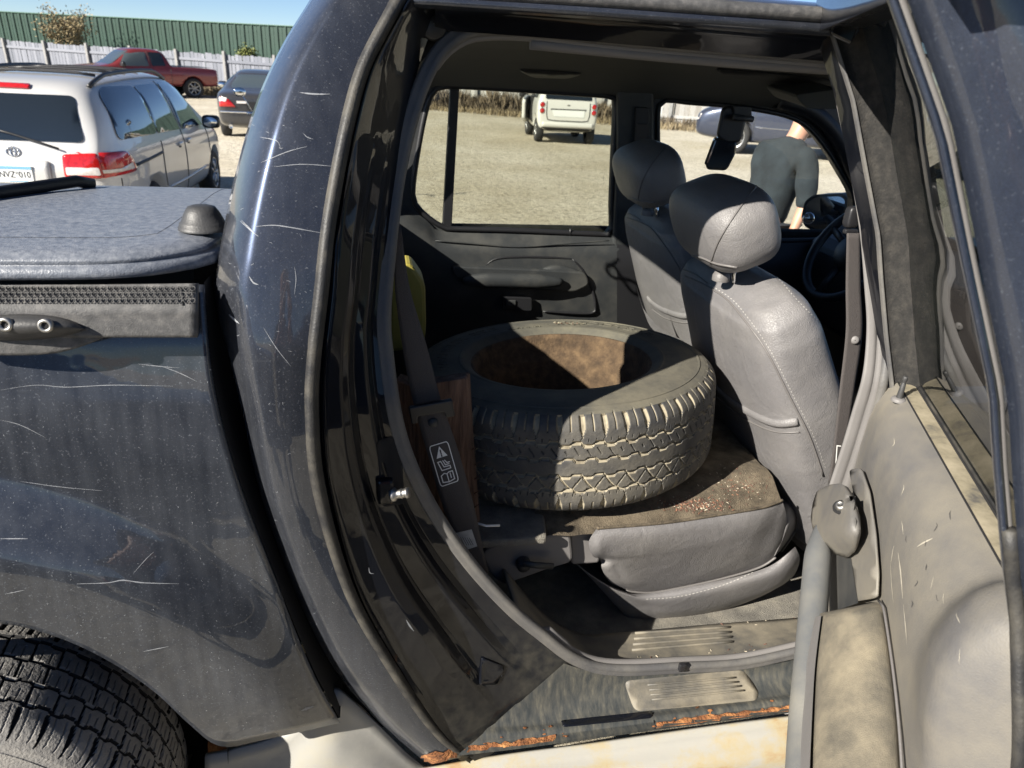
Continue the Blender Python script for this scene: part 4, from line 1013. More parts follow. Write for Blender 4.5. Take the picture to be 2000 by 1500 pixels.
# ---- front seats
def loft(name, secs, mat, parent, e=.55, n=36):
    rows = []
    for i, (c, hw, hd) in enumerate(secs):
        a = Vector(secs[max(i-1, 0)][0]); b = Vector(secs[min(i+1, len(secs)-1)][0]); up_ = (b-a).normalized()
        W = Vector((0, 1, 0)); Dv = up_.cross(W).normalized(); row = []
        for j in range(n):
            t = 2*math.pi*j/n; ct, s_ = math.cos(t), math.sin(t)
            row.append(Vector(c) + W*(math.copysign(abs(ct)**e, ct)*hw) + Dv*(math.copysign(abs(s_)**e, s_)*hd))
        rows.append(row)
    o = grid(name, rows, mat, parent, cu=True)
    bm = bmesh.new(); bm.from_mesh(o.data); bmesh.ops.holes_fill(bm, edges=bm.edges, sides=0); bm.to_mesh(o.data); bm.free(); return o
sb = [((1.195, .535, .60), .262, .10), ((1.125, .535, .74), .28, .108), ((1.058, .535, .87), .288, .112), ((.997, .535, 1.00), .286, .110), ((.952, .535, 1.10), .272, .103), ((.918, .545, 1.18), .275, .094), ((.895, .55, 1.228), .262, .082), ((.878, .55, 1.256), .225, .06), ((.868, .55, 1.270), .13, .025)]
# denser
def dens(sb, k=4):
    out = []
    cs = cr([s[0] for s in sb], (len(sb)-1)*k+1)
    for i in range(len(cs)):
        f = i/k; a = min(int(f), len(sb)-2); t = f-a
        # position by index to keep radii aligned
        c = Vector(sb[a][0]).lerp(Vector(sb[a+1][0]), t)
        out.append((c, lerp(sb[a][1], sb[a+1][1], t), lerp(sb[a][2], sb[a+1][2], t)))
    return out
fs = loft('front_seat', dens(sb), MT['leather'], truck); sub(fs, 1)
FSB = bvh_of(fs)
q = Matrix.Rotation(R(-22), 3, 'Y')
HC = Vector((.822, .555, 1.392))
hr = blob('headrest', HC, (.088, .178, .098), MT['leather'], fs, .66, .58, rot=q, n=40, m=26)
HB = bvh_of(hr)
tube('headrest_post', [HC+Vector((.016, -.06, -.07)), HC+Vector((.038, -.06, -.16))], .007, MT['chrome'], fs, 10)
tube('headrest_post', [HC+Vector((.016, .07, -.07)), HC+Vector((.038, .07, -.16))], .007, MT['chrome'], fs, 10)
lathe('post_collar', [(.008, .012), (.016, .010), (.021, .0), (.021, -.012)], MT['leather_dark'], fs, 18, Matrix.Translation(P(1409, 538, y=.495)))
# seams
def seam(pts, b, r_=.0022, name='seam', par=None, mat='leather_dark', off=.0006):
    q = [hit(b, u, v, off) for u, v in cr(pts, 40)]; q = [p for p in q if p is not None]
    if len(q) > 4: return tube(name, q, r_, MT[mat], par, 6)
seam([(1480, 360), (1455, 392), (1425, 435), (1402, 475), (1388, 515)], HB, .0022, 'seam', hr, 'leather_dark')
seam([(1345, 497), (1370, 503), (1400, 515), (1440, 522)], HB, .003, 'seam', hr)
seam([(1340, 540), (1375, 556), (1420, 585), (1462, 635), (1500, 690), (1545, 780), (1580, 850), (1608, 930)], FSB, .0026, 'seam', fs)
stitches([[(1380, 553), (1430, 585), (1470, 632), (1508, 690), (1553, 780), (1588, 850), (1614, 920)], [(1482, 518), (1520, 545), (1555, 585), (1590, 620), (1642, 668)]], FSB, 'stitching', fs, L=3.4, gap=3.6, wd=1.3)
seam([(1310, 520), (1350, 532), (1382, 554)], FSB, .002, 'seam', fs)
seam([(1392, 748), (1410, 768), (1450, 798), (1510, 826), (1558, 824)], FSB, .013, 'pocket_edge', fs, 'leather', -.004)
seam([(1400, 775), (1450, 815), (1510, 842), (1562, 844)], FSB, .002, 'seam', fs)
# seat cushion of the front seat
blob('front_cushion', (1.42, .555, .58), (.28, .25, .10), MT['leather'], fs, .4, .4)
KS = 1.065
for o in [fs]+list(fs.children_recursive):
    for v_ in o.data.vertices: v_.co = CAM + (v_.co-CAM)*KS
    o.data.update()
HC = CAM + (HC-CAM)*KS
fs2 = copy_tree(fs)
def setloc(o, d): o.location = d
fs2.scale = (.93,)*3; fs2.location = Vector((.894, 1.27, 1.402)) - HC*.93
# magazine pocket of the driver seat
sheet('map_pocket', [(1242, 555), (1255, 600), (1290, 640), (1335, 665)], [(1255, 600), (1272, 640), (1310, 668), (1345, 690)], 20, 8, lambda u, v, s, t: P(u, v, y=1.02-.05*t), MT['leather'], fs2)

# ---- far side of the cab: wall with two window openings
yF = 1.70
rear_hole = cr([(852, 173), (885, 168), (1000, 174), (1120, 182), (1188, 187), (1202, 194), (1203, 215), (1199, 300), (1195, 400), (1193, 455), (1160, 457), (1000, 450), (885, 447), (866, 444), (836, 425), (812, 400), (806, 375), (812, 320), (826, 240), (838, 195)], 64, closed=True)
rear_out = []
for (u, v) in rear_hole:
    du, dv = u-1005, v-315
    k = 1/max(abs(du)/235.0, abs(dv)/205.0)
    rear_out.append((1005+du*k, 315+dv*k))
wall = ring('far_door_frame', [P(u, v, y=yF) for u, v in rear_out], [P(u, v, y=yF) for u, v in rear_hole], (0, .05, 0), MT['trim_dark'], truck)
tube('window_seal', [P(u, v, y=yF-.002) for u, v in rear_hole], .011, MT['black'], wall, 8, closed=True)
front_hole = cr([(1300, 196), (1345, 200), (1420, 206), (1490, 216), (1545, 229), (1580, 250), (1615, 292), (1645, 340), (1668, 385), (1664, 420), (1640, 462), (1560, 470), (1430, 468), (1300, 466), (1288, 455), (1284, 400), (1285, 300), (1286, 215)], 64, closed=True)
front_out = []
for (u, v) in front_hole:
    du, dv = u-1470, v-335
    k = 1/max(abs(du)/230.0, abs(dv)/195.0)
    front_out.append((1470+du*k, 335+dv*k))
wall2 = ring('far_door_frame', [P(u, v, y=yF) for u, v in front_out], [P(u, v, y=yF) for u, v in front_hole], (0, .05, 0), MT['black'], truck)
tube('window_seal', [P(u, v, y=yF-.002) for u, v in front_hole], .010, MT['black'], wall2, 8, closed=True)
def poly(name, pts, y, mat, parent, th=0.0, step=60):
    V2, F2 = tri2d(pts, step); o = mk(name, [P(u, v, y=y) for u, v in V2], F2, mat, parent, smooth=False)
    if th: solid(o, th, 0)
    return o
poly('window_glass', rear_hole, yF+.03, MT['gl_tint'], wall)
poly('window_glass', front_hole, yF+.03, MT['gl_clear'], wall2)
dv = prism('window_divider', [P(u, v, y=yF+.004) for u, v in ((880, 160), (898, 160), (882, 452), (864, 452))], (0, .03, 0), MT['black'], wall, .003)
# lock knob of the far door
tube('lock_knob', [P(1114, 460, y=yF-.01), P(1114, 447, y=yF-.01)], .004, MT['black'], wall, 8)
# outer far body skin below the windows
box('far_body_side', (.9, 1.80, .78), (2.6, .06, .66), MT['void'], truck, bevel=.02)
# far door trim panel
tp = cr([(770, 395), (800, 405), (835, 432), (866, 452), (1000, 457), (1193, 464), (1215, 466)], 40)
bt = [(770, 760), (820, 760), (900, 760), (1000, 760), (1100, 760), (1180, 760), (1205, 760)]
dp = sheet('far_door_panel', tp, cr(bt, 40), 40, 30, lambda u, v, s, t: P(u, v, y=yF-.012-.03*sstep(0, .10, s)-.012*math.sin(s*6)), MT['trim_dark'], truck)
DPB = bvh_of(dp)
def ytube(name, pts, y, r_, mat, parent, rb=None, n=10, dep=None): return tube(name, [P(u, v, y=y) for u, v in cr(pts, 24)], r_, MT[mat], parent, n, rb=rb, taper=lambda t: .35+.65*min(1, 4*t, 4*(1-t))**.5)
ytube('armrest', [(903, 549), (930, 547), (1000, 548), (1060, 550), (1100, 551)], yF-.095, .030, 'trim_dark', dp, rb=.019)
ytube('door_pull', [(1050, 534), (1090, 528), (1130, 540), (1142, 560)], yF-.06, .022, 'trim_dark', dp, rb=.014)
prism('armrest_shelf', [P(u, v, y=yF-.05) for u, v in rounded([(880, 516), (1040, 522), (1140, 528), (1148, 552), (1120, 566), (930, 556), (885, 536)], 10)], (0, -.03, 0), MT['trim_dark'], dp, .008)
ytube('panel_molding', [(940, 528), (965, 507), (1010, 502), (1080, 503), (1118, 506)], yF-.05, .005, 'black', dp)
ytube('panel_molding', [(1118, 506), (1140, 530), (1158, 570), (1162, 600), (1152, 612), (1060, 608)], yF-.052, .006, 'black', dp)
ytube('panel_molding', [(850, 470), (930, 476), (1010, 482), (1100, 476), (1190, 470)], yF-.046, .004, 'trim_dark', dp)
sw = prism('window_switch', [P(u, v, y=yF-.062) for u, v in rounded([(980, 578), (1038, 580), (1038, 606), (980, 604)], 4)], (0, -.012, 0), MT['black'], dp, .003)
box('rocker_switch', P(998, 592, y=yF-.076), (.04, .008, .025), MT['trim_dark'], sw, bevel=.003)
# B pillar on the far side
bpil = prism('far_pillar_trim', [P(u, v, y=yF-.03) for u, v in ((1206, 170), (1278, 176), (1278, 330), (1272, 480), (1258, 640), (1200, 640), (1198, 470), (1206, 300))], (0, .04, 0), MT['trim_dark'], truck, .01)
ribbon('driver_belt', [(1242, 214), (1240, 260), (1236, 300), (1222, 345)], [(1262, 214), (1268, 260), (1276, 300), (1278, 345)], lambda t: yF-.04-.02*t, MT['belt'], bpil, 14)
prism('belt_adjuster', [P(u, v, y=yF-.034) for u, v in rounded([(1240, 208), (1266, 210), (1266, 244), (1240, 242)], 5)], (0, -.012, 0), MT['black'], bpil, .003)
# front door trim + A pillar
dp2 = sheet('far_door_panel', [(1205, 462), (1300, 468), (1430, 472), (1560, 474), (1660, 464), (1760, 452)], [(1205, 800), (1300, 800), (1430, 800), (1560, 800), (1660, 800), (1760, 800)], 30, 16, lambda u, v, s, t: P(u, v, y=yF-.01-.05*sstep(0, .12, s)), MT['black'], truck)
tube('a_pillar', [P(u, v, y=yF-.02) for u, v in cr([(1520, 196), (1580, 214), (1632, 262), (1668, 335), (1700, 395), (1740, 450)], 20)], .032, MT['black'], truck, 10)
# headliner
rows = []
for yy, zz in ((.335, 1.772), (.40, 1.782), (.6, 1.785), (.91, 1.782), (1.15, 1.772), (1.35, 1.75), (1.50, 1.715), (1.60, 1.675), (1.66, 1.64), (1.70, 1.615)):
    rows.append([Vector((x, yy, zz-.03*max(0, x-1.0)**1.5 + .004*mnoise.noise((x*3, yy*3, 2)))) for x in np.linspace(-.05, 1.75, 40)])
hl = grid('headliner', rows, MT['headliner'], truck)
# upper blocking behind the far frame so no sky leaks over the windows
rows = [[Vector((x, 1.70, 1.64)) for x in (-.1, .9, 1.9)], [Vector((x, 1.74, 1.80)) for x in (-.1, .9, 1.9)]]
grid('far_rail_block', rows, MT['black'], truck)
HLB = bvh_of(hl)
def hl_patch(name, px, mat, par, th): return patch_px(name, rounded(px, 12), HLB, mat, par, .004, 24, th)
hl_patch('sunroof_recess', [(1395, 132), (1600, 150), (1640, 160), (1600, 166), (1420, 150)], MT['void'], hl, .004)
hl_patch('dome_recess', [(1010, 134), (1090, 138), (1140, 142), (1110, 152), (1040, 150)], MT['black'], hl, .003)
vis = prism('sun_visor', [P(u, v, y=1.30) for u, v in rounded([(1552, 186), (1645, 172), (1650, 214), (1575, 212)], 10)], (0.02, .25, .02), MT['headliner'], truck, .006)
# rear-view mirror hanging from its bracket
mr = empty('rear_view_mirror', P(1435, 215, y=1.05)); mr.parent = truck; mr.matrix_parent_inverse = parent_world(truck).inverted()
prism('mirror_bracket', [P(u, v, y=1.05) for u, v in ((1432, 206), (1468, 208), (1470, 236), (1436, 234))], (.0, .02, 0), MT['black'], mr, .003)
tube('bracket_roller', [P(1433, 229, y=1.03), P(1470, 233, y=1.03)], .009, MT['cleat'], mr, 12)
prism('mirror_arm', [P(u, v, y=1.06) for u, v in rounded([(1412, 208), (1436, 206), (1458, 236), (1448, 278), (1420, 282), (1400, 268)], 10)], (.01, .03, 0), MT['black'], mr, .008)
prism('mirror_head', [P(u, v, y=1.06) for u, v in rounded([(1398, 268), (1440, 276), (1438, 300), (1420, 334), (1382, 332), (1378, 322)], 8)], (.01, .035, 0), MT['car_glass'], mr, .006)
# steering wheel
sw_c = P(1662, 492, y=1.24); ax = Vector((-.85, 0, .5)).normalized()
mtx = Matrix.Translation(sw_c) @ ax.to_track_quat('Z', 'Y').to_matrix().to_4x4()
stw = tube('steering_wheel', [mtx @ Vector((.19*math.cos(a), .19*math.sin(a), 0)) for a in [2*math.pi*i/48 for i in range(48)]], .017, MT['black'], truck, 12, closed=True)
lathe('wheel_hub', [(.001, .03), (.05, .028), (.075, .0), (.07, -.03)], MT['black'], stw, 24, mtx)
for a in (0.3, 2.84, 4.7): tube('wheel_spoke', [mtx @ Vector((.05*math.cos(a), .05*math.sin(a), .0)), mtx @ Vector((.185*math.cos(a), .185*math.sin(a), 0))], .016, MT['black'], stw, 8, rb=.009)
# driver door mirror seen through the window
mc = [(1572, 392), (1590, 380), (1645, 378), (1656, 386), (1654, 430), (1640, 452), (1610, 458), (1572, 444), (1564, 425)]
dm = prism('side_mirror', [P(u, v, y=1.92) for u, v in rounded(mc, 8)], (.09, .05, 0), MT['black'], truck, .012)
prism('mirror_glass', [P(1608+(u-1608)*.88, 417+(v-417)*.86, y=1.917) for u, v in rounded(mc, 8)], (0.001, .002, 0), MT['mirror'], dm)
lathe('blind_spot_mirror', [(.001, .012), (.012, .010), (.022, .003), (.026, .002), (.026, -.002)], MT['mirror'], dm, 24, Matrix.Translation(P(1579, 426, y=1.912)) @ Vector((-.35, -1, .1)).to_track_quat('Z', 'Y').to_matrix().to_4x4())
tube('mirror_stalk', [P(1645, 450, y=1.92), P(1672, 448, y=1.80)], .02, MT['black'], dm, 8)
# near B pillar inner trim and ribbed seal
Bl = [(1630, 168), (1642, 230), (1660, 330), (1679, 450), (1688, 560), (1692, 640), (1684, 730), (1664, 800), (1640, 880), (1612, 965)]
Br = [(1650, 168), (1664, 230), (1688, 330), (1709, 450), (1720, 560), (1727, 650), (1722, 740), (1702, 820), (1680, 890), (1655, 965)]
bpn = sheet('near_pillar_trim', Bl, Br, 50, 8, lambda u, v, s, t: PF(u, v, lambda x, z: yseal(z)+.03-.006*math.sin(math.pi*s)-.008*(s > .7), .2), MT['trim_gray'], truck); solid(bpn, .01, -1)
Bl2 = [(1722, 620), (1722, 700), (1712, 760), (1690, 840), (1664, 950)]
gp = [PF(u, v, lambda x, z: yseal(z)+.008, .2) for u, v in cr([(1700, 380), (1716, 470), (1728, 580), (1732, 680), (1722, 760), (1696, 860)], 60)]
tube('ribbed_seal', gp, .010, MT['rubber_seal'], truck, 8, taper=None)
for i in range(0, 60, 1):
    pass
# ================================================================== open rear door (hinged at the near pillar)
HP = Vector((1.076, .153, 0)); DA = R(64.6)
DD = Vector((-math.cos(DA), -math.sin(DA), 0)); DN = Vector((-math.sin(DA), math.cos(DA), 0))
def D3(s, n, z): return HP + DD*s + DN*n + Vector((0, 0, z))
def DL(u, v, n):
    r_ = ray(u, v); t = (n-(CAM-HP).dot(DN))/r_.dot(DN); return CAM + r_*t
def DS(u, v, s):
    r_ = ray(u, v); t = (s-(CAM-HP).dot(DD))/r_.dot(DD); return CAM + r_*t
def nf(z): return interp(z, [(1.0, 0), (1.14, .02), (1.25, .06), (1.37, .10), (1.45, .125), (1.565, .175), (1.685, .226), (1.79, .285), (1.9, .35)])
def nfr(z): return nf(z)*1.13+.006
door = empty('rear_door', HP+Vector((0, 0, .4))); door.parent = truck; door.matrix_parent_inverse = parent_world(truck).inverted()
def pn(s, z):
    b = interp(z, [(.4, .055), (.62, .066), (.75, .06), (.85, .055), (.93, .062), (1.0, .066), (1.06, .064), (1.10, .055), (1.13, .038), (1.146, .02), (1.153, .004)])
    hinge_ = sstep(-.03, .22, s)
    rear = 1 - sstep(.80, .875, s)
    wob = .006*math.sin(s*7+z*3)
    return (b*(.55+.45*hinge_)+wob*sstep(1.12, 1.0, z))*rear + .03*sstep(.66, .78, s)*sstep(.9, 1.08, z)*rear
rows = []
zz_ = [.40, .5, .6, .68, .75, .80, .85, .89, .93, .97, 1.0, 1.03, 1.06, 1.08, 1.10, 1.115, 1.13, 1.139, 1.146, 1.150, 1.153]
for z in zz_:
    rows.append([D3(s, pn(s, z), z + .045*sstep(.67, .76, s)*sstep(.95, 1.15, z)) for s in np.linspace(-.02, .875, 60)])
panel = grid('door_trim_panel', rows, MT['door_vinyl'], door)
# shallow pressed line along the panel
tube('panel_groove', [D3(s, pn(s, .93)+.001, .93) for s in np.linspace(.05, .38, 14)], .0018, MT['leather_dark'], panel, 6)
# outer shell (paint) and shut face
rows = []
for z in (.38, .5, .7, .9, 1.05, 1.15):
    b = interp(z, [(.38, -.10), (.6, -.135), (.9, -.135), (1.15, -.115)])
    rows.append([D3(s, b-.012*math.sin(math.pi*s/.88), z) for s in np.linspace(-.02, .885, 16)])
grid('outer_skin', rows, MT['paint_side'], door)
rows = []
for z in np.linspace(.38, 1.84, 40):
    a = nfr(z) if z > 1.2 else interp(z, [(.4, -.06), (.9, -.02), (1.014, .012), (1.2, nfr(1.2))])
    b = a-.15 if z > 1.15 else -.12
    rows.append([D3(lerp(.872, .815, sstep(1.02, 1.25, z)) + .02*math.sin(math.pi*k/9)**.5, lerp(a-.010, b, k/9), z) for k in range(10)])
sf = grid('door_shut_face', rows, MT['paint_blur'], door); solid(sf, .01, 0)
# rear window post: inner face + light weatherstrip along its edge
rows = [[D3(s, nfr(z)-.001*(k in (0, 5)), z) for k, s in enumerate(np.linspace(.802, .811, 6))] for z in np.linspace(1.16, 1.84, 30)]
rp_ = grid('rear_window_post', rows, MT['paint_blur'], door); solid(rp_, .006, -1); fixn(rp_)
tube('post_weatherstrip', [D3(.802, nfr(z)-.003, z) for z in np.linspace(1.2, 1.82, 30)], .005, MT['trim_gray'], rp_, 8)
def s_end(z): return lerp(.872, .815, sstep(1.02, 1.25, z))
tube('edge_weatherstrip', [D3(s_end(z)-.004, interp(z, [(.4, -.06), (.9, -.02), (1.014, .012), (1.2, nfr(1.2)), (1.3, nfr(1.3)-.002)]), z) for z in np.linspace(.5, 1.30, 30)], .008, MT['black_dusty'], door, 8)
# front window post with channels facing the camera
zs_ = list(np.linspace(1.135, 1.83, 40))
def post(name, na, nb, sa, sb_, mat, bulge=0.0, n_=6):
    rows = [[D3(lerp(sa, sb_, k/(n_-1)) + bulge*math.sin(math.pi*k/(n_-1)), nf(z)+lerp(na, nb, k/(n_-1)), z) for k in range(n_)] for z in zs_]
    return grid(name, rows, MT[mat], door)
fp = post('front_window_post', .014, -.004, -.02, .034, 'paint_jamb_shade', .004)
post('post_edge', -.004, -.012, .034, .040, 'rubber_seal', .003)
post('run_channel', -.012, -.034, .034, .030, 'felt', -.004)
post('run_channel', -.034, -.060, .030, .048, 'felt', -.003)
post('post_outer', -.060, -.13, .046, .03, 'black_dusty', .0)
post('post_back', .014, -.13, -.02, -.02, 'paint_jamb_shade', .0)
# header of the frame
rows = [[D3(s, nf(1.80)+dn, 1.80+dz) for dn, dz in ((.012, -.005), (-.004, -.004), (-.012, .0), (-.045, -.002), (-.062, .004), (-.12, .03), (-.05, .06), (.02, .05), (.012, -.005))] for s in np.linspace(-.02, .885, 12)]
hd_ = grid('window_header', rows, MT['paint_jamb_shade'], door)
prism('frame_corner', [DS(u, v, .06) for u, v in ((1618, 68), (1640, -40), (1720, -60), (1690, 10), (1660, 88))], DD*.02, MT['paint_jamb_shade'], hd_, .004)
# window glass
gv = []; 
rows = [[D3(s, nf(z)-.060, z) for s in np.linspace(.044, .85, 10)] for z in np.linspace(1.13, 1.82, 24)]
grid('window_glass', rows, MT['gl_door'], door)
# belt strips
def strip(name, na, nb, mat, z0=1.153, s0=.035, s1=.80, n_=5, bulge=0.0):
    rows = [[D3(s, lerp(na, nb, k/(n_-1)), z0+bulge*math.sin(math.pi*k/(n_-1))) for k in range(n_)] for s in np.linspace(s0, s1, 40)]
    return grid(name, rows, MT[mat], door)
strip('belt_strip', .002, -.030, 'dustytan', 1.153, bulge=.001)
tube('belt_joint', [D3(s, .003, 1.1535) for s in np.linspace(.03, .78, 30)], .0016, MT['void'], door, 6)
tube('belt_joint', [D3(s, -.030, 1.154) for s in np.linspace(.03, .80, 30)], .0018, MT['void'], door, 6)
tube('glass_seal', [D3(s, -.037, 1.156) for s in np.linspace(.035, .80, 30)], .006, MT['black_dusty'], door, 8)
strip('glass_slot', -.042, -.12, 'void', 1.146)
for k in range(3):
    pass
# lock knob
kb = D3(.115, .018, 1.150)
lk = lathe('lock_knob', [(.001, .050), (.0035, .050), (.0048, .047), (.0048, .041), (.0034, .038), (.0034, .036), (.0046, .034), (.0056, .012), (.006, .003), (.006, 0)], MT['cleat'], door, 16, Matrix.Translation(kb))
lathe('knob_collar', [(.006, .004), (.012, .003), (.014, .0), (.014, -.004)], MT['trim_gray'], lk, 18, Matrix.Translation(kb))
# pull handle, its mount with a bolt, armrest pad
bar = [DL(1612, 1022, .092), DL(1604, 1045, .104), DL(1597, 1090, .115), DL(1591, 1160, .125), DL(1583, 1260, .138), DL(1575, 1360, .15), DL(1570, 1440, .156), DL(1566, 1540, .165)]
ph = tube('pull_handle', cr(bar, 40), .026, MT['handle_gray'], door, 14, rb=.026, taper=lambda t: min(1, .5+t*3.0))
mt_ = [(1598, 985), (1606, 962), (1632, 951), (1655, 949), (1668, 970), (1680, 1010), (1682, 1040), (1674, 1072), (1664, 1083), (1640, 1076), (1624, 1062), (1600, 1040), (1594, 1015)]
V2, F2 = tri2d([p for p in rounded(mt_, 6)], 9)
def mount_n(u, v): return interp(v, [(945, .078), (985, .090), (1035, .096), (1050, .090), (1085, .062)]) + .010*max(0, 1-((u-1640)/44)**4)
mo = mk('handle_mount', [DL(u, v, mount_n(u, v)) for u, v in V2], F2, MT['door_vinyl'], door); solid(mo, .012, -1); fixn(mo)
MOB = bvh_of(mo)
bc = hit(MOB, 1643, 990, .0); dv_ = ray(1643, 990).normalized()
mx = Matrix.Translation(bc) @ (DN*.55+Vector((0, 0, .9))-dv_*.5).to_track_quat('Z', 'Y').to_matrix().to_4x4()
lathe('bolt_recess', [(.001, .0005), (.013, .0005), (.015, .002), (.016, -.002)], MT['void'], mo, 24, mx)
lathe('bolt', [(.001, .0085), (.004, .0075), (.0045, .009), (.0085, .008), (.0105, .004), (.011, .0)], MT['steel'], mo, 20, mx)
hl_ = [(1624, 1068), (1640, 1078), (1662, 1090), (1668, 1130), (1676, 1178), (1640, 1190), (1622, 1192), (1622, 1120)]
V2, F2 = tri2d(hl_, 20)
mk('handle_hollow', [DL(u, v, .075 - .0*u) for u, v in V2], F2, MT['trim_dark'], door)
pf_ = [(1662, 918), (1684, 914), (1700, 960), (1712, 1040), (1718, 1120), (1716, 1168), (1672, 1176), (1668, 1120), (1660, 1085), (1680, 1050), (1682, 1010), (1670, 960)]
V2, F2 = tri2d(rounded(pf_, 8), 12)
hs_ = mk('handle_surround', [DL(u, v, .070) for u, v in V2], F2, MT['door_vinyl'], door); solid(hs_, .004, -1); fixn(hs_)
Al = [(1612, 1196), (1598, 1208), (1590, 1300), (1585, 1400), (1578, 1540)]
Ar = [(1716, 1172), (1724, 1182), (1742, 1300), (1755, 1420), (1764, 1560)]
arm = sheet('armrest', Al, Ar, 40, 16, lambda u, v, s, t: DL(u, v, lerp(.140+.03*t, .062, s)+.010*math.sin(math.pi*s)**.6-.03*sstep(.05, 0, t)), MT['arm_fabric'], door); solid(arm, .03, -1); fixn(arm)
sheet('armrest_side', [(1592, 1205), (1575, 1300), (1566, 1400), (1560, 1540)], [(1604, 1202), (1592, 1300), (1586, 1400), (1580, 1540)], 20, 6, lambda u, v, s, t: DL(u, v, .145+.03*t), MT['trim_gray'], door)
tube('armrest_joint', [DL(u, v, .072) for u, v in cr([(1716, 1172), (1725, 1184), (1743, 1300), (1756, 1420), (1765, 1560)], 20)], .0022, MT['leather_dark'], door, 6)
# tumbling end of the door below: door weatherstrip along the lower hinge side
tube('door_weatherstrip', [DL(u, v, .03) for u, v in cr([(1558, 1240), (1546, 1320), (1538, 1420), (1534, 1540)], 16)], .010, MT['trim_gray'], door, 8)

PNB = bvh_of(panel)
MT['scuff_mark'] = simple('scuff_mark', (.055, .052, .05), .7); MT['pale_scuff'] = simple('pale_scuff', (.36, .33, .27), .9)
stroke_px([([(1792, 1068), (1805, 1060), (1822, 1052)], 3), ([(1755, 1080), (1760, 1120), (1764, 1170)], 2.4), ([(1765, 1180), (1770, 1230), (1772, 1260)], 1.6), ([(1740, 1100), (1742, 1140), (1746, 1180)], 1.2)]+[([(u, v), (u+random.uniform(-3, 3), v+random.uniform(4, 14)), (u+random.uniform(-8, 8), v+random.uniform(14, 34))], random.uniform(.8, 2)) for u, v in [(random.uniform(1715, 1900), random.uniform(830, 1300)) for k in range(9)]], PNB, .0006, 'pale_scuffs', MT['pale_scuff'], panel)
stroke_px([([(u, v), (u+random.uniform(-3, 3), v+random.uniform(4, 10)), (u+random.uniform(-6, 6), v+random.uniform(10, 22))], random.uniform(1, 3)) for u, v in [(random.uniform(1700, 1860), random.uniform(880, 1200)) for k in range(8)]], PNB, .0006, 'dark_scuffs', MT['scuff_mark'], panel)
# ================================================================== SETTING
def gz(x, y):
    d = math.hypot((x+.3)/1.0, (y-.6)/1.0)
    z = -.25*sstep(2.3, 5.5, d) - .11*sstep(4.2, 1.5, math.hypot(x+3.1, (y-8.4)*.6))
    return z + .012*mnoise.noise((x*.5, y*.5, 0)) * sstep(2, 5, d)
def gravel_mat(name, c0, c1, c2):
    m, t, n, l, b = NM(name); setp(b, Roughness=.95); b.inputs['Specular IOR Level'].default_value = .2
    tc = n.new('ShaderNodeTexCoord').outputs['Object']
    v = n.new('ShaderNodeTexVoronoi'); v.inputs['Scale'].default_value = 22; l.new(tc, v.inputs['Vector'])
    sp = n.new('ShaderNodeSeparateColor'); l.new(v.outputs['Color'], sp.inputs[0])
    big = n.new('ShaderNodeTexNoise'); big.inputs['Scale'].default_value = .35; big.inputs['Detail'].default_value = 8; big.inputs['Roughness'].default_value = .65; l.new(tc, big.inputs['Vector'])
    md = n.new('ShaderNodeTexNoise'); md.inputs['Scale'].default_value = 8; md.inputs['Detail'].default_value = 8; md.inputs['Roughness'].default_value = .75; l.new(tc, md.inputs['Vector'])
    r1 = n.new('ShaderNodeMapRange'); r1.inputs[1].default_value = .38; r1.inputs[2].default_value = .66; l.new(big.outputs[0], r1.inputs[0])
    a = n.new('ShaderNodeMix'); a.data_type = 'RGBA'; a.inputs[6].default_value = (*c1, 1); a.inputs[7].default_value = (*c0, 1); l.new(r1.outputs[0], a.inputs[0])
    r2 = n.new('ShaderNodeMapRange'); r2.inputs[1].default_value = .35; r2.inputs[2].default_value = .65; l.new(md.outputs[0], r2.inputs[0])
    ml = n.new('ShaderNodeMath'); ml.operation = 'MULTIPLY_ADD'; ml.inputs[1].default_value = .55; l.new(sp.outputs[0], ml.inputs[0])
    r3 = n.new('ShaderNodeMath'); r3.operation = 'MULTIPLY'; r3.inputs[1].default_value = .5; l.new(r2.outputs[0], r3.inputs[0]); l.new(r3.outputs[0], ml.inputs[2])
    c = n.new('ShaderNodeMix'); c.data_type = 'RGBA'; c.inputs[7].default_value = (*c2, 1); l.new(a.outputs[2], c.inputs[6])
    r4 = n.new('ShaderNodeMapRange'); r4.inputs[1].default_value = .48; r4.inputs[2].default_value = .95; r4.inputs[4].default_value = .8; l.new(ml.outputs[0], r4.inputs[0]); l.new(r4.outputs[0], c.inputs[0])
    l.new(c.outputs[2], b.inputs['Base Color'])
    bp = n.new('ShaderNodeBump'); bp.inputs['Strength'].default_value = 1; bp.inputs['Distance'].default_value = .03; l.new(ml.outputs[0], bp.inputs['Height']); l.new(bp.outputs[0], b.inputs['Normal'])
    return m
MT['gravel'] = gravel_mat('gravel_lot', (.64, .595, .50), (.47, .42, .32), (.25, .215, .165))
rad = [0, .8, 1.6, 2.4, 3.2, 4, 5, 6, 7.2, 8.6, 10, 12, 14.5, 17.5, 21, 26, 32, 40, 55, 80, 140, 300, 800, 2400]
rows = []
for r_ in rad:
    rows.append([Vector((r_*math.cos(a), 1+r_*math.sin(a), gz(r_*math.cos(a), 1+r_*math.sin(a)))) for a in [2*math.pi*i/72 for i in range(72)]])
tag(grid('ground', rows, MT['gravel'], None, cu=True), kind='structure')

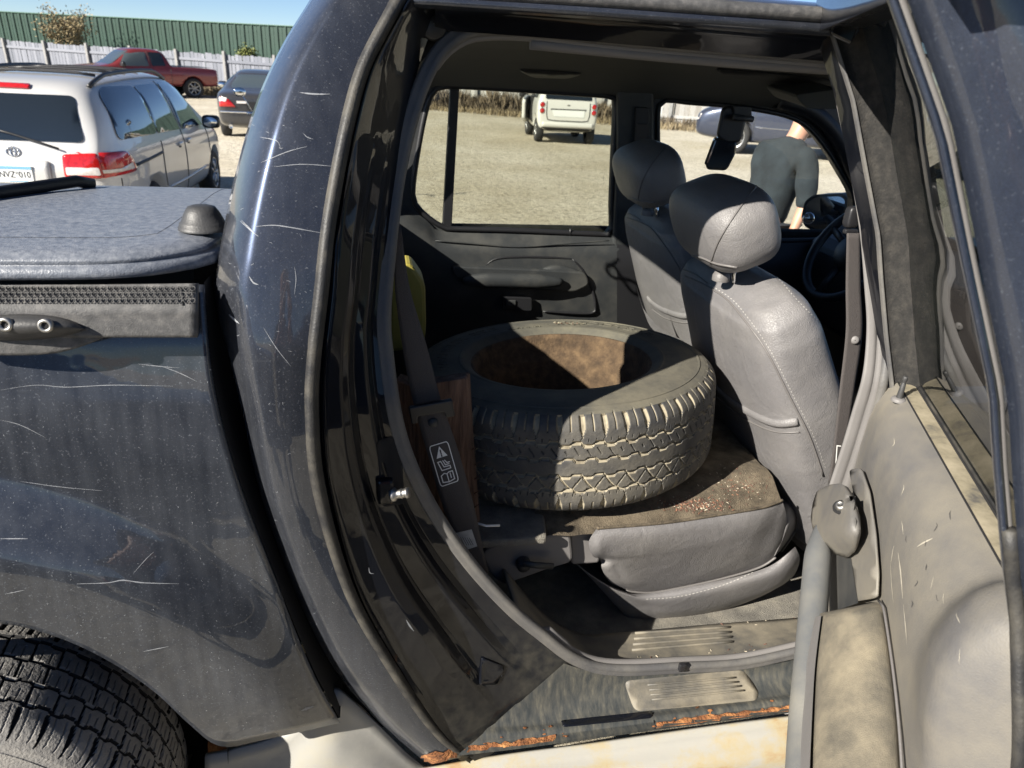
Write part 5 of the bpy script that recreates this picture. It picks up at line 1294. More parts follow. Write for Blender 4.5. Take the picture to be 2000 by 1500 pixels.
# ---- plank fence: every plank, post and rail its own piece
def rnd_mat(name, a, b_, rough=.8, grain=(6, 6, .6), gs=9, amt=.35, dark=(.1, .1, .1)):
    m, t, n, l, b = NM(name); setp(b, Roughness=rough)
    oi = n.new('ShaderNodeObjectInfo'); mx = n.new('ShaderNodeMix'); mx.data_type = 'RGBA'; mx.inputs[6].default_value = (*a, 1); mx.inputs[7].default_value = (*b_, 1); l.new(oi.outputs['Random'], mx.inputs[0])
    tc = n.new('ShaderNodeTexCoord').outputs['Object']; mp = n.new('ShaderNodeMapping'); mp.inputs['Scale'].default_value = grain; l.new(tc, mp.inputs[0])
    ad = n.new('ShaderNodeVectorMath'); ad.operation = 'ADD'; l.new(mp.outputs[0], ad.inputs[0]); l.new(oi.outputs['Location'], ad.inputs[1])
    tx = n.new('ShaderNodeTexNoise'); tx.inputs['Scale'].default_value = gs; tx.inputs['Detail'].default_value = 6; l.new(ad.outputs[0], tx.inputs['Vector'])
    rp = n.new('ShaderNodeMapRange'); rp.inputs[1].default_value = .5; rp.inputs[2].default_value = .75; rp.inputs[4].default_value = amt; l.new(tx.outputs[0], rp.inputs[0])
    m2 = n.new('ShaderNodeMix'); m2.data_type = 'RGBA'; m2.inputs[7].default_value = (*dark, 1); l.new(mx.outputs[2], m2.inputs[6]); l.new(rp.outputs[0], m2.inputs[0]); l.new(m2.outputs[2], b.inputs['Base Color'])
    return m
MT['plank_white'] = rnd_mat('whitewashed_plank', (.15, .16, .19), (.22, .23, .265), amt=.4, dark=(.09, .10, .12))
MT['plank_grey'] = rnd_mat('weathered_plank', (.22, .20, .18), (.46, .46, .46), amt=.6, dark=(.16, .13, .10))
MT['post_wood'] = simple('post_wood', (.25, .245, .24), .9, var=.2, vscale=6)
def fence(name, A, B, mat, label, group=None, h=1.5):
    A = Vector(A); B = Vector(B); L = (B-A).length; t = (B-A)/L; nrm = Vector((t.y, -t.x)); ang = math.atan2(t.y, t.x)
    mid = (A+B)/2
    root = empty(name, (A.x, A.y, gz(A.x, A.y)), ang, label, 'fence', group)
    pl = None; rl = None; ps = None; k = 0; x = 0.0; pitch = .2
    zA = gz(A.x, A.y)
    while x < L:
        q = A+t*x; z = gz(q.x, q.y)-zA
        if pl is None:
            pl = prism('plank', [(-.092, 0, 0), (.092, 0, 0), (.092, 0, h-.02), (.06, 0, h), (-.06, 0, h), (-.092, 0, h-.02)], (0, .02, 0), mat, root, world=False); o = pl
        else:
            o = pl.copy(); COL.objects.link(o)
        o.location = (x, random.uniform(-.008, .008), z+random.uniform(-.04, .03)); o.rotation_euler = (0, random.uniform(-.012, .012), random.uniform(-.05, .05))
        x += pitch; k += 1
    x = .6
    while x < L:
        q = A+t*x; z = gz(q.x, q.y)-zA
        if ps is None: ps = box('post', (0, -.09, h/2+.04), (.13, .11, h+.10), mat if False else MT['post_wood'], root, world=False, bevel=.01); o = ps
        else: o = ps.copy(); COL.objects.link(o)
        o.location = (x, 0, z+random.uniform(0, .05)); o.rotation_euler = (0, random.uniform(-.02, .02), 0)
        for zz in (h-.28, .35):
            if x+2.6 < L:
                if rl is None: rl = box('rail', (1.3, -.03, 0), (2.6, .045, .11), mat, root, world=False, bevel=.005); r2 = rl
                else: r2 = rl.copy(); COL.objects.link(r2)
                r2.location = (x, 0, z+zz); r2.rotation_euler = (0, random.uniform(-.006, .006), 0)
        x += 2.6
    return root
FA, FM, FB_ = (-22.9, 44.6), (-1.0, 32.6), (17.0, 22.7)
fence('plank_fence', FA, FM, MT['plank_white'], 'whitewashed plank fence with posts and rails behind the red pickup truck')
fence('plank_fence', (-.9, 32.55), FB_, MT['plank_grey'], 'weathered grey plank fence with brush at its foot, seen through the cab windows')
# ---- green ribbed metal building beyond the fence
MT['green'] = simple('green_metal', (.018, .046, .032), .45, var=.15, vscale=3)
MT['green2'] = simple('green_metal_trim', (.05, .11, .075), .45)
ga = Vector((-26.5, 51.5)); gb = Vector((9.5, 31.8)); gl_ = (gb-ga).length; gt = (gb-ga)/gl_
gbld = empty('metal_building', (ga.x, ga.y, -.25), math.atan2(gt.y, gt.x), 'long green ribbed metal building rising behind the white fence', 'building')
pn0 = None; x = 0.0
while x < gl_:
    if pn0 is None:
        sec = [(0, 0), (.03, -.06), (.10, -.06), (.13, 0), (.30, 0), (.31, -.015), (.33, -.015), (.34, 0), (.49, 0)]
        pn0 = grid('wall_panel', [[Vector((a, b_, z)) for a, b_ in sec] for z in (0, 2.86)], MT['green'], gbld, world=False, smooth=False); o = pn0
    else: o = pn0.copy(); COL.objects.link(o)
    o.location = (x, 0, 0); x += .49
box('roof_edge', (gl_/2, .2, 2.88), (gl_, .55, .05), MT['green2'], gbld, world=False, bevel=.01)
box('building_core', (gl_/2, 3.0, 1.4), (gl_, 5.6, 2.8), MT['green'], gbld, world=False, bevel=0)

# ---- plants
def leafmat(name, a, b_):
    m, t, n, l, b = NM(name); setp(b, Roughness=.7)
    g = n.new('ShaderNodeNewGeometry'); mx = n.new('ShaderNodeMix'); mx.data_type = 'RGBA'; mx.inputs[6].default_value = (*a, 1); mx.inputs[7].default_value = (*b_, 1)
    l.new(g.outputs['Random Per Island'], mx.inputs[0]); l.new(mx.outputs[2], b.inputs['Base Color']); return m
MT['leaf_tan'] = leafmat('dry_leaves', (.16, .125, .06), (.34, .27, .15))
MT['leaf_green'] = leafmat('green_needles', (.06, .085, .02), (.19, .20, .05))
MT['grass_dry'] = leafmat('dry_grass', (.13, .10, .065), (.36, .29, .18))
MT['brush'] = leafmat('brown_brush', (.06, .048, .035), (.20, .155, .105))
MT['bark'] = simple('bark', (.10, .08, .06), .9, bump=.4, bscale=40)
def leaves(name, pts, size, mat, parent):
    V = []; Fc = []
    for p in pts:
        a = Vector((random.gauss(0, 1), random.gauss(0, 1), random.gauss(0, 1))).normalized(); b_ = a.orthogonal().normalized(); s = size*random.uniform(.5, 1.4)
        k = len(V); V += [p-a*s, p+b_*s*.5, p+a*s, p-b_*s*.5]; Fc.append((k, k+1, k+2, k+3))
    return mk(name, V, Fc, mat, parent, smooth=False, world=False)
def shrub(name, loc, h, w_, nb, nl, size, mat, label, cat, conical=False, low=.15):
    root = empty(name, loc, 0, label, cat); random.seed(hash(name) % 97 + nb); pts = []; V = []; Fc = []
    tube('trunk', [(0, 0, -.1), (.02, 0, h*.4), (.0, .02, h*.8)], .05*h/2, MT['bark'], root, 7, taper=lambda t: 1-.7*t, world=False)
    bm = bmesh.new()
    for i in range(nb):
        z0 = h*random.uniform(low, .75); a = random.uniform(0, 2*math.pi)
        ln = (w_*(1.05-z0/h) if conical else w_*random.uniform(.45, 1)); up_ = (.15 if conical else random.uniform(.4, 1.2))*ln
        e = Vector((math.cos(a)*ln, math.sin(a)*ln, min(h*1.05, z0+up_)))
        s = Vector((0, 0, z0)); m_ = s.lerp(e, .5)+Vector((random.gauss(0, .06), random.gauss(0, .06), random.gauss(0, .06)))*h*.3
        q = [s, m_, e]
        if i < 60:
            for p0, p1 in ((s, m_), (m_, e)):
                k = len(V); o_ = Vector((.008*h, 0, 0)); V += [p0-o_, p0+o_, p1+o_*.5, p1-o_*.5]; Fc.append((k, k+1, k+2, k+3))
        for _ in range(nl//nb):
            t = random.uniform(.25, 1.05); c = s.lerp(m_, t*2) if t < .5 else m_.lerp(e, t*2-1)
            pts.append(c+Vector((random.gauss(0, 1), random.gauss(0, 1), random.gauss(0, 1)))*h*.055)
    bm.free()
    mk('branches', V, Fc, MT['bark'], root, smooth=False, world=False)
    leaves('crown', pts, size, MT[mat], root)
    return root
shrub('dry_tree', (-15.2, 42.6, -.25), 3.15, 1.15, 40, 2600, .065, 'leaf_tan', 'dry tan leafed tree showing above the left part of the white fence', 'tree', low=.35)
shrub('young_tree', (-5.6, 36.2, -.25), 2.3, .75, 60, 2600, .06, 'leaf_green', 'small yellowish green conifer above the white fence beside the black sedan', 'tree', conical=True)
# brush and grass along the fence foot (nobody could count it)
def brush(name, A, B, n_, hh, wid, mat, off=.4):
    A = Vector(A); B = Vector(B); t = (B-A).normalized(); nr = Vector((t.y, -t.x)); V = []; Fc = []
    if nr.y > 0: nr = -nr
    for i in range(n_):
        f = random.random(); cl = .5+.5*mnoise.noise((f*22, 3.1, 0))
        p = A.lerp(B, f)+nr*(off+random.random()*wid); h = hh*random.uniform(.3, 1)*(.35+.9*cl)
        z = gz(p.x, p.y); a = random.uniform(0, 6.28); lean = Vector((math.cos(a), math.sin(a)))*h*random.uniform(.1, .5); sd = Vector((math.cos(a+1.5), math.sin(a+1.5)))*.012
        k = len(V); m_ = p+lean*.4; e = p+lean
        V += [Vector((p.x-sd.x, p.y-sd.y, z)), Vector((p.x+sd.x, p.y+sd.y, z)), Vector((m_.x+sd.x, m_.y+sd.y, z+h*.6)), Vector((e.x, e.y, z+h)), Vector((m_.x-sd.x, m_.y-sd.y, z+h*.6))]; Fc.append((k, k+1, k+2, k+3, k+4))
    return tag(mk(name, V, Fc, MT[mat], None, smooth=False), kind='stuff')
brush('dry_grass', FA, (-3, 33.7), 7000, .55, 1.2, 'grass_dry')
brush('brown_brush', (-.8, 32.4), (9.5, 26.8), 6500, 1.0, .9, 'brush', .15)
brush('brown_brush', (9.5, 26.8), FB_, 2000, .5, .8, 'brush', .15)
brush('dry_grass', (-.8, 32.4), FB_, 3000, .35, 1.1, 'grass_dry', .8)
brush('dry_grass', (-6.6, 33.6), (-2.5, 31.4), 1800, .5, 1.6, 'grass_dry', .4)

# ================================================================== CARS
MT['silver'] = paint('champagne_paint', (.52, .515, .505), dust=.10, flake=.10, scr=0, metal=.25, rough=.4, dcol=(.35, .33, .3))
MT['red'] = paint('red_paint', (.16, .010, .013), dust=.10, flake=.15, scr=0, metal=.25, dcol=(.3, .2, .18))
MT['grey_dark'] = paint('charcoal_paint', (.022, .023, .026), dust=.12, flake=.2, scr=0, metal=.4)
MT['white_car'] = paint('white_paint', (.62, .62, .60), dust=.12, flake=.0, scr=0, metal=0, dcol=(.4, .37, .32))
MT['blue_car'] = paint('blue_paint', (.018, .028, .060), dust=.10, flake=.2, scr=0, metal=.4)
MT['black_car'] = paint('black_paint', (.010, .010, .012), dust=.10, flake=.2, scr=0, metal=.3)
MT['red_lens'] = simple('red_lens', (.42, .012, .012), .12, coat=1, var=.25, vscale=40)
MT['clear_lens'] = simple('clear_lens', (.62, .58, .56), .15, coat=1, var=.15, vscale=50)
MT['plate'] = simple('plate_white', (.72, .74, .74), .5)
MT['plate_blue'] = simple('plate_blue', (.16, .36, .52), .5)
MT['ink'] = simple('plate_ink', (.02, .02, .025), .6)
MT['tyre3'] = simple('car_tyre', (.02, .02, .021), .8, bump=.2, bscale=60)
MT['alloy'] = simple('alloy', (.42, .42, .42), .35, metal=.9)
def car_body(secs, wheels, mat, root, rw=.34, y_in=.55):
    rows = []
    for (x, zb, zs, zt, wb, wt) in secs:
        h = [(0, zb), (wb*.85, zb), (wb*.97, zb+.09), (wb, lerp(zb, zs, .5)), (wb*.99, zs-.07), (wb*.955, zs), (lerp(wb*.955, wt, .5)+.012, lerp(zs, zt, .5)), (wt+.008, zt-.16*min(1, (zt-zs)*1.6)), (wt*.86, zt-.02*min(1, (zt-zs)*2)), (wt*.45, zt), (0, zt)]
        full = [(-a, b_) for a, b_ in h[::-1]][:-1] + h
        rows.append([Vector((x, a, b_)) for a, b_ in full[:-1]])
    n, m = len(rows), len(rows[0]); V = [p for r_ in rows for p in r_]; Fc = []
    for i in range(n-1):
        for j in range(m): Fc.append((i*m+j, (i+1)*m+j, (i+1)*m+(j+1) % m, i*m+(j+1) % m))
    Fc.append(tuple(range(m))); Fc.append(tuple(range(n*m-1, (n-1)*m-1, -1)))
    o = mk('tmp', V, Fc, mat); fixn(o)
    m_ = o.modifiers.new('d', 'SUBSURF'); m_.levels = 2; m_.render_levels = 2
    cut = []
    for wx in wheels:
        for s in (1, -1):
            c = lathe('cut', [(.001, -.3), (rw+.055, -.3), (rw+.055, .3), (.001, .3)], MT['void'], None, 32, Matrix.Translation((wx, s*(y_in+.38), rw+.01)) @ Matrix.Rotation(R(90), 4, 'X')); fixn(c)
            b_ = o.modifiers.new('b', 'BOOLEAN'); b_.operation = 'DIFFERENCE'; b_.object = c; b_.solver = 'EXACT'; cut.append(c)
    dg = bpy.context.evaluated_depsgraph_get(); dg.update()
    me = bpy.data.meshes.new_from_object(o.evaluated_get(dg))
    for c in cut: bpy.data.objects.remove(c)
    bpy.data.objects.remove(o)
    if len(me.materials) == 0: me.materials.append(mat)
    me.polygons.foreach_set('use_smooth', [True]*len(me.polygons))
    ob = bpy.data.objects.new('body', me); COL.objects.link(ob); ob.parent = root
    return ob, BVHTree.FromPolygons([v.co.copy() for v in me.vertices], [tuple(p.vertices) for p in me.polygons])
AX = {'R': (Vector((0, -1, 0)), lambda a, b_: Vector((a, -6, b_))), 'L': (Vector((0, 1, 0)), lambda a, b_: Vector((a, 6, b_))),
      'B': (Vector((-1, 0, 0)), lambda a, b_: Vector((-8, a, b_))), 'F': (Vector((1, 0, 0)), lambda a, b_: Vector((8, a, b_))), 'T': (Vector((0, 0, 1)), lambda a, b_: Vector((a, b_, 6)))}
def cp_(name, pts, ax, bv, mat, root, off=.008, step=.05, r_=.05, th=0.0):
    n_, org = AX[ax]; V2, F2 = tri2d(rounded(pts, r_) if r_ else pts, step); V = []; ok = {}
    for i, (a, b_) in enumerate(V2):
        h = bv.ray_cast(org(a, b_), -n_)
        if h[0] is not None:
            nn = h[1] if h[1].dot(n_) > 0 else -h[1]; ok[i] = len(V); V.append(h[0]+n_*off*1.3)
    Fc = [[ok[i] for i in f] for f in F2 if all(i in ok for i in f)]
    if not Fc: return None
    o = mk(name, V, Fc, mat, root, world=False)
    if th: solid(o, th, 0)
    return o
def cline(name, pts, ax, bv, mat, root, w_=.012, off=.003):
    n_, org = AX[ax]; q = []
    for a, b_ in cr(pts, 14):
        h = bv.ray_cast(org(a, b_), -n_)
        if h[0] is not None: q.append(h[0]+n_*off)
    if len(q) > 3: return tube(name, q, w_/2, mat, root, 5, rb=w_/2, world=False)
def wheel_at(root, x, y, r_=.34, w_=.21, rim='alloy', spokes=7):
    s = 1 if y > 0 else -1
    mt = Matrix.Translation((x, y, r_)) @ Matrix.Rotation(R(-90*s), 4, 'X')
    t = lathe('wheel', [(r_*.62, -w_/2), (r_*.9, -w_/2), (r_, -w_*.34), (r_, w_*.34), (r_*.9, w_/2), (r_*.66, w_*.5), (r_*.62, w_*.42)], MT['tyre3'], root, 28, mt, world=False)
    rm = lathe('rim', [(r_*.64, w_*.44), (r_*.60, w_*.40), (r_*.56, w_*.15), (r_*.2, w_*.15), (.001, w_*.15)], MT['void'], t, 24, mt, world=False)
    for k in range(spokes):
        a = 2*math.pi*k/spokes; c_, s_ = math.cos(a), math.sin(a)
        tube('spoke', [mt @ Vector((c_*.02, s_*.02, w_*.38)), mt @ Vector((c_*r_*.61, s_*r_*.61, w_*.40))], r_*.085, MT[rim], t, 5, rb=.02, world=False)
    lathe('hub_cap', [(.001, w_*.46), (r_*.16, w_*.44), (r_*.17, w_*.3)], MT[rim], t, 14, mt, world=False)
    lathe('rim_ring', [(r_*.66, w_*.47), (r_*.60, w_*.47), (r_*.58, w_*.36)], MT[rim], t, 28, mt, world=False)
    return t
def mirrors(root, x, y, z, mat, g='mirror'):
    for s in (1, -1):
        o = blob('side_mirror', (x, s*(y+.10), z), (.065, .115, .085), mat, root, .5, .5, n=18, m=12, world=False)
        lathe('mirror_glass', [(.001, .002), (.07, .001), (.075, -.004)], MT['mirror'], o, 16, Matrix.Translation((x-.066, s*(y+.10), z)) @ Matrix.Rotation(R(-90), 4, 'Y') @ Matrix.Diagonal((.85, 1.25, 1, 1)), world=False)

# ---- silver minivan
van = empty('minivan', (-3.24, 8.95, -.36), R(89), 'silver minivan with tinted rear windows and roof rails, parked beyond the bed cover', 'minivan')
S = [(-2.46, .42, .84, .92, .60, .56), (-2.43, .32, .95, 1.02, .73, .68), (-2.39, .27, 1.06, 1.22, .78, .70), (-2.33, .26, 1.10, 1.42, .82, .69), (-2.24, .26, 1.10, 1.58, .855, .685), (-2.10, .25, 1.10, 1.67, .885, .685), (-1.7, .25, 1.09, 1.705, .915, .70), (-.8, .24, 1.06, 1.725, .93, .71), (.1, .24, 1.03, 1.72, .93, .70), (.65, .24, 1.01, 1.67, .93, .69), (1.05, .24, .99, 1.50, .925, .69), (1.45, .25, .97, 1.24, .92, .72), (1.75, .25, .94, 1.08, .91, .74), (2.1, .26, .86, .98, .88, .72), (2.36, .28, .76, .84, .80, .66), (2.46, .34, .62, .66, .68, .55)]
vb_, VB = car_body(S, (-1.42, 1.50), MT['silver'], van, .33)
cp_('rear_glass', [(-.62, 1.16), (.62, 1.16), (.55, 1.555), (-.55, 1.555)], 'B', VB, MT['car_glass'], van, .009, .06, .06)
cp_('side_window', [(-2.14, 1.16), (-1.02, 1.12), (-.99, 1.60), (-1.80, 1.62), (-2.02, 1.56)], 'R', VB, MT['car_glass'], van, .009, .06, .10)
cp_('side_window', [(-1.00, 1.12), (-.12, 1.08), (-.18, 1.60), (-.97, 1.60)], 'R', VB, MT['car_glass'], van, .009, .06, .05)
cp_('side_window', [(.0, 1.07), (1.12, 1.03), (.72, 1.50), (.50, 1.585), (-.06, 1.60)], 'R', VB, MT['car_glass_l'], van, .009, .06, .05)
cp_('side_window', [(-2.14, 1.16), (-1.02, 1.12), (-.99, 1.60), (-1.80, 1.62), (-2.02, 1.56)], 'L', VB, MT['car_glass'], van, .009, .06, .10)
cp_('side_window', [(-1.00, 1.12), (1.12, 1.03), (.72, 1.50), (.50, 1.585), (-.97, 1.60)], 'L', VB, MT['car_glass'], van, .009, .06, .05)
cp_('windshield', [(-.70, 1.06), (.70, 1.06), (.62, 1.60), (-.62, 1.60)], 'F', VB, MT['car_glass_l'], van, .009, .06, .05)
tl = cp_('tail_light', [(-2.47, .84), (-1.96, .86), (-2.01, .98), (-2.10, 1.06), (-2.47, 1.07)], 'R', VB, MT['red_lens'], van, .014, .03, .05, .012)
cp_('lamp_lens', [(-2.47, .87), (-2.04, .885), (-2.06, .945), (-2.47, .94)], 'R', VB, MT['clear_lens'], tl, .026, .03, .015)
tlb = cp_('tail_light', [(-.74, .84), (-.42, .84), (-.42, 1.05), (-.72, 1.07)], 'B', VB, MT['red_lens'], van, .014, .03, .03, .012)
cp_('lamp_lens', [(-.73, .87), (-.44, .87), (-.44, .94), (-.72, .94)], 'B', VB, MT['clear_lens'], tlb, .026, .03, .015)
tlc = cp_('tail_light', [(.74, .84), (.42, .84), (.42, 1.05), (.72, 1.07)], 'B', VB, MT['red_lens'], van, .014, .03, .03, .012)
cp_('lamp_lens', [(.73, .87), (.44, .87), (.44, .94), (.72, .94)], 'B', VB, MT['clear_lens'], tlc, .026, .03, .015)
cp_('brake_light', [(-.16, 1.60), (.16, 1.60), (.16, 1.635), (-.16, 1.635)], 'B', VB, MT['red_lens'], van, .016, .06, .015, .012)
cp_('plate_recess', [(-.30, .76), (.30, .76), (.30, .99), (-.30, .99)], 'B', VB, MT['silver'], van, .012, .1, .03, .02)
pr = box('licence_plate', (-2.485, 0, .865), (.012, .305, .155), MT['plate'], van, bevel=.004, world=False)
pm = Matrix.Translation((-2.493, 0, .865)) @ Matrix(((0, 0, -1, 0), (-1, 0, 0, 0), (0, 1, 0, 0), (0, 0, 0, 1)))
mk('plate_band', [pm @ Vector(p) for p in ((-.148, .045, 0), (.148, .045, 0), (.148, .073, 0), (-.148, .073, 0))], [(0, 1, 2, 3)], MT['plate_blue'], pr, world=False)
text_obj('plate_number', 'NVZ*010', .082, pm @ Matrix.Translation((0, -.004, .001)), MT['ink'], pr, .0, world=False, sx=.83)
mk('plate_footer', [pm @ Vector(p) for p in ((-.06, -.066, .001), (.10, -.066, .001), (.10, -.058, .001), (-.06, -.058, .001))], [(0, 1, 2, 3)], MT['plate_blue'], pr, world=False)
def ell(a, b_, cx, cz, n=28): return [Vector((-2.405, cx+a*math.cos(2*math.pi*i/n), cz+b_*math.sin(2*math.pi*i/n))) for i in range(n)]
def on_back(pts, off=.006):
    out = []
    for p in pts:
        h = VB.ray_cast(Vector((-8, p.y, p.z)), Vector((1, 0, 0))); out.append(h[0]+Vector((-off, 0, 0)))
    return out
eb = tube('emblem', on_back(ell(.058, .040, 0, 1.06)), .0055, MT['chrome'], van, 6, closed=True, world=False)
tube('emblem_oval', on_back(ell(.020, .037, 0, 1.06)), .0045, MT['chrome'], eb, 6, closed=True, world=False)
tube('emblem_oval', on_back(ell(.042, .016, 0, 1.079)), .0045, MT['chrome'], eb, 6, closed=True, world=False)
tube('rear_wiper', on_back([Vector((0, .05, 1.16))]+[Vector((0, -.40, 1.10)), Vector((0, -.24, 1.15)), Vector((0, .0, 1.22)), Vector((0, .25, 1.28))], .03)[1:], .010, MT['black'], van, 6, world=False)
for s in (1, -1):
    rr = []
    for x_ in np.linspace(-2.0, .55, 24):
        h = VB.ray_cast(Vector((x_, s*.60, 5)), Vector((0, 0, -1))); t = (x_+2.0)/2.55
        rr.append(h[0]+Vector((0, 0, .012+.055*min(1, 6*t, 6*(1-t)))))
    rl_ = tube('roof_rail', rr, .022, MT['black'], van, 8, world=False)
for x_ in (-1.5, -1.0, -.55, -.1): 
    q = [VB.ray_cast(Vector((x_, y_, 5)), Vector((0, 0, -1)))[0]+Vector((0, 0, .02)) for y_ in np.linspace(-.5, .5, 8)]
    tube('roof_strip', q, .014, MT['black'], van, 6, world=False)
MT['panel_gap'] = simple('panel_gap', (.05, .05, .05), .8)
for pts in ([(-.10, .36), (-.08, .7), (-.08, 1.0), (-.12, 1.62)], [(-1.02, .55), (-1.05, .75), (-1.0, 1.04)], [(1.22, .36), (1.25, .6), (1.2, .98)], [(-2.24, .45), (-2.26, .62), (-2.26, .82)]): cline('door_gap', pts, 'R', VB, MT['panel_gap'], van, .010)
cline('sliding_track', [(-1.95, .90), (-1.5, .91), (-1.05, .92)], 'R', VB, MT['black'], van, .03)
cline('body_molding', [(-1.0, .52), (-.2, .50), (.6, .50), (1.0, .50)], 'R', VB, MT['silver'], van, .03)
for x_ in (-.30, .12): 
    h = VB.ray_cast(Vector((x_, -6, .93)), Vector((0, 1, 0)))[0]
    dh = box('door_handle', h+Vector((0, -.012, 0)), (.17, .03, .04), MT['silver'], van, bevel=.01, world=False)
    box('handle_recess', h+Vector((0, -.001, -.02)), (.12, .006, .05), MT['panel_gap'], dh, bevel=.002, world=False)
for x_ in (-1.42, 1.50):
    for s in (1, -1): wheel_at(van, x_, s*.80, .33, .20)
mirrors(van, 1.02, .92, 1.08, MT['black'])
cp_('rear_bumper', [(-.86, .30), (.86, .30), (.86, .58), (-.86, .58)], 'B', VB, MT['silver'], van, .03, .12, .06, .03)

# ---- red extended cab pickup
red = empty('red_pickup', (-8.35, 29.4, -.27), R(216), 'dark red pickup truck with open bed parked in front of the white fence', 'pickup truck')
S = [(-2.55, .52, .92, .98, .80, .76), (-2.50, .42, .98, 1.04, .86, .80), (-2.3, .40, 1.0, 1.06, .88, .82), (-.85, .40, 1.02, 1.08, .88, .82), (-.78, .40, 1.02, 1.12, .88, .80), (-.72, .40, 1.02, 1.58, .88, .66), (-.4, .40, 1.02, 1.655, .88, .64), (.3, .40, 1.01, 1.66, .88, .64), (.62, .40, 1.0, 1.60, .88, .64), (.95, .40, 1.0, 1.30, .88, .68), (1.22, .40, .99, 1.08, .88, .74), (1.8, .40, .97, 1.05, .87, .74), (2.35, .42, .90, .96, .84, .70), (2.48, .45, .74, .80, .80, .66), (2.52, .50, .60, .64, .72, .6)]
rb_, RB = car_body(S, (-1.55, 1.62), MT['red'], red, .36)
for sd in ('L', 'R'):
    cp_('door_window', [(-.02, 1.08), (1.0, 1.06), (.68, 1.48), (.0, 1.54)], sd, RB, MT['car_glass_l'], red, .012, .07, .05)
    cp_('cab_window', [(-.60, 1.10), (-.12, 1.09), (-.10, 1.54), (-.55, 1.53)], sd, RB, MT['car_glass'], red, .012, .07, .05)
    cline('door_gap', [(-.06, .5), (-.08, .9), (-.06, 1.56)], sd, RB, MT['panel_gap'], red, .014)
    cline('door_gap', [(1.1, .55), (1.14, .8), (1.05, 1.0)], sd, RB, MT['panel_gap'], red, .014)
    cline('bed_gap', [(-.76, .5), (-.76, .8), (-.76, 1.0)], sd, RB, MT['panel_gap'], red, .016)
cp_('windshield', [(-.66, 1.10), (.66, 1.10), (.56, 1.56), (-.56, 1.56)], 'F', RB, MT['car_glass_l'], red, .012, .07, .05)
cp_('rear_window', [(-.58, 1.16), (.58, 1.16), (.52, 1.52), (-.52, 1.52)], 'B', RB, MT['car_glass'], red, .012, .07, .05)
cp_('tailgate', [(-.70, .62), (.70, .62), (.70, .96), (-.70, .96)], 'B', RB, MT['red'], red, .012, .15, .03, .01)
for s in (1, -1):
    cp_('headlight', [(s*.80, .70), (s*.48, .70), (s*.48, .84), (s*.78, .84)], 'F', RB, MT['clear_lens'], red, .012, .1, .02)
    cp_('tail_light', [(s*.84, .66), (s*.70, .66), (s*.70, .98), (s*.82, .98)], 'B', RB, MT['red_lens'], red, .012, .1, .02)
cp_('grille', [(-.45, .66), (.45, .66), (.45, .84), (-.45, .84)], 'F', RB, MT['black'], red, .012, .12, .03)
box('front_bumper', (2.50, 0, .50), (.14, 1.6, .17), MT['chrome'], red, bevel=.04, world=False)
box('rear_bumper', (-2.58, 0, .50), (.12, 1.5, .16), MT['chrome'], red, bevel=.04, world=False)
mk('bed_floor', [Vector(p) for p in ((-2.45, -.70, 1.085), (-.86, -.70, 1.095), (-.86, .70, 1.095), (-2.45, .70, 1.085))], [(0, 1, 2, 3)], MT['black'], red, world=False)
for x_ in (-1.55, 1.62):
    for s in (1, -1): wheel_at(red, x_, s*.76, .36, .24)
mirrors(red, .92, .88, 1.12, MT['black'])

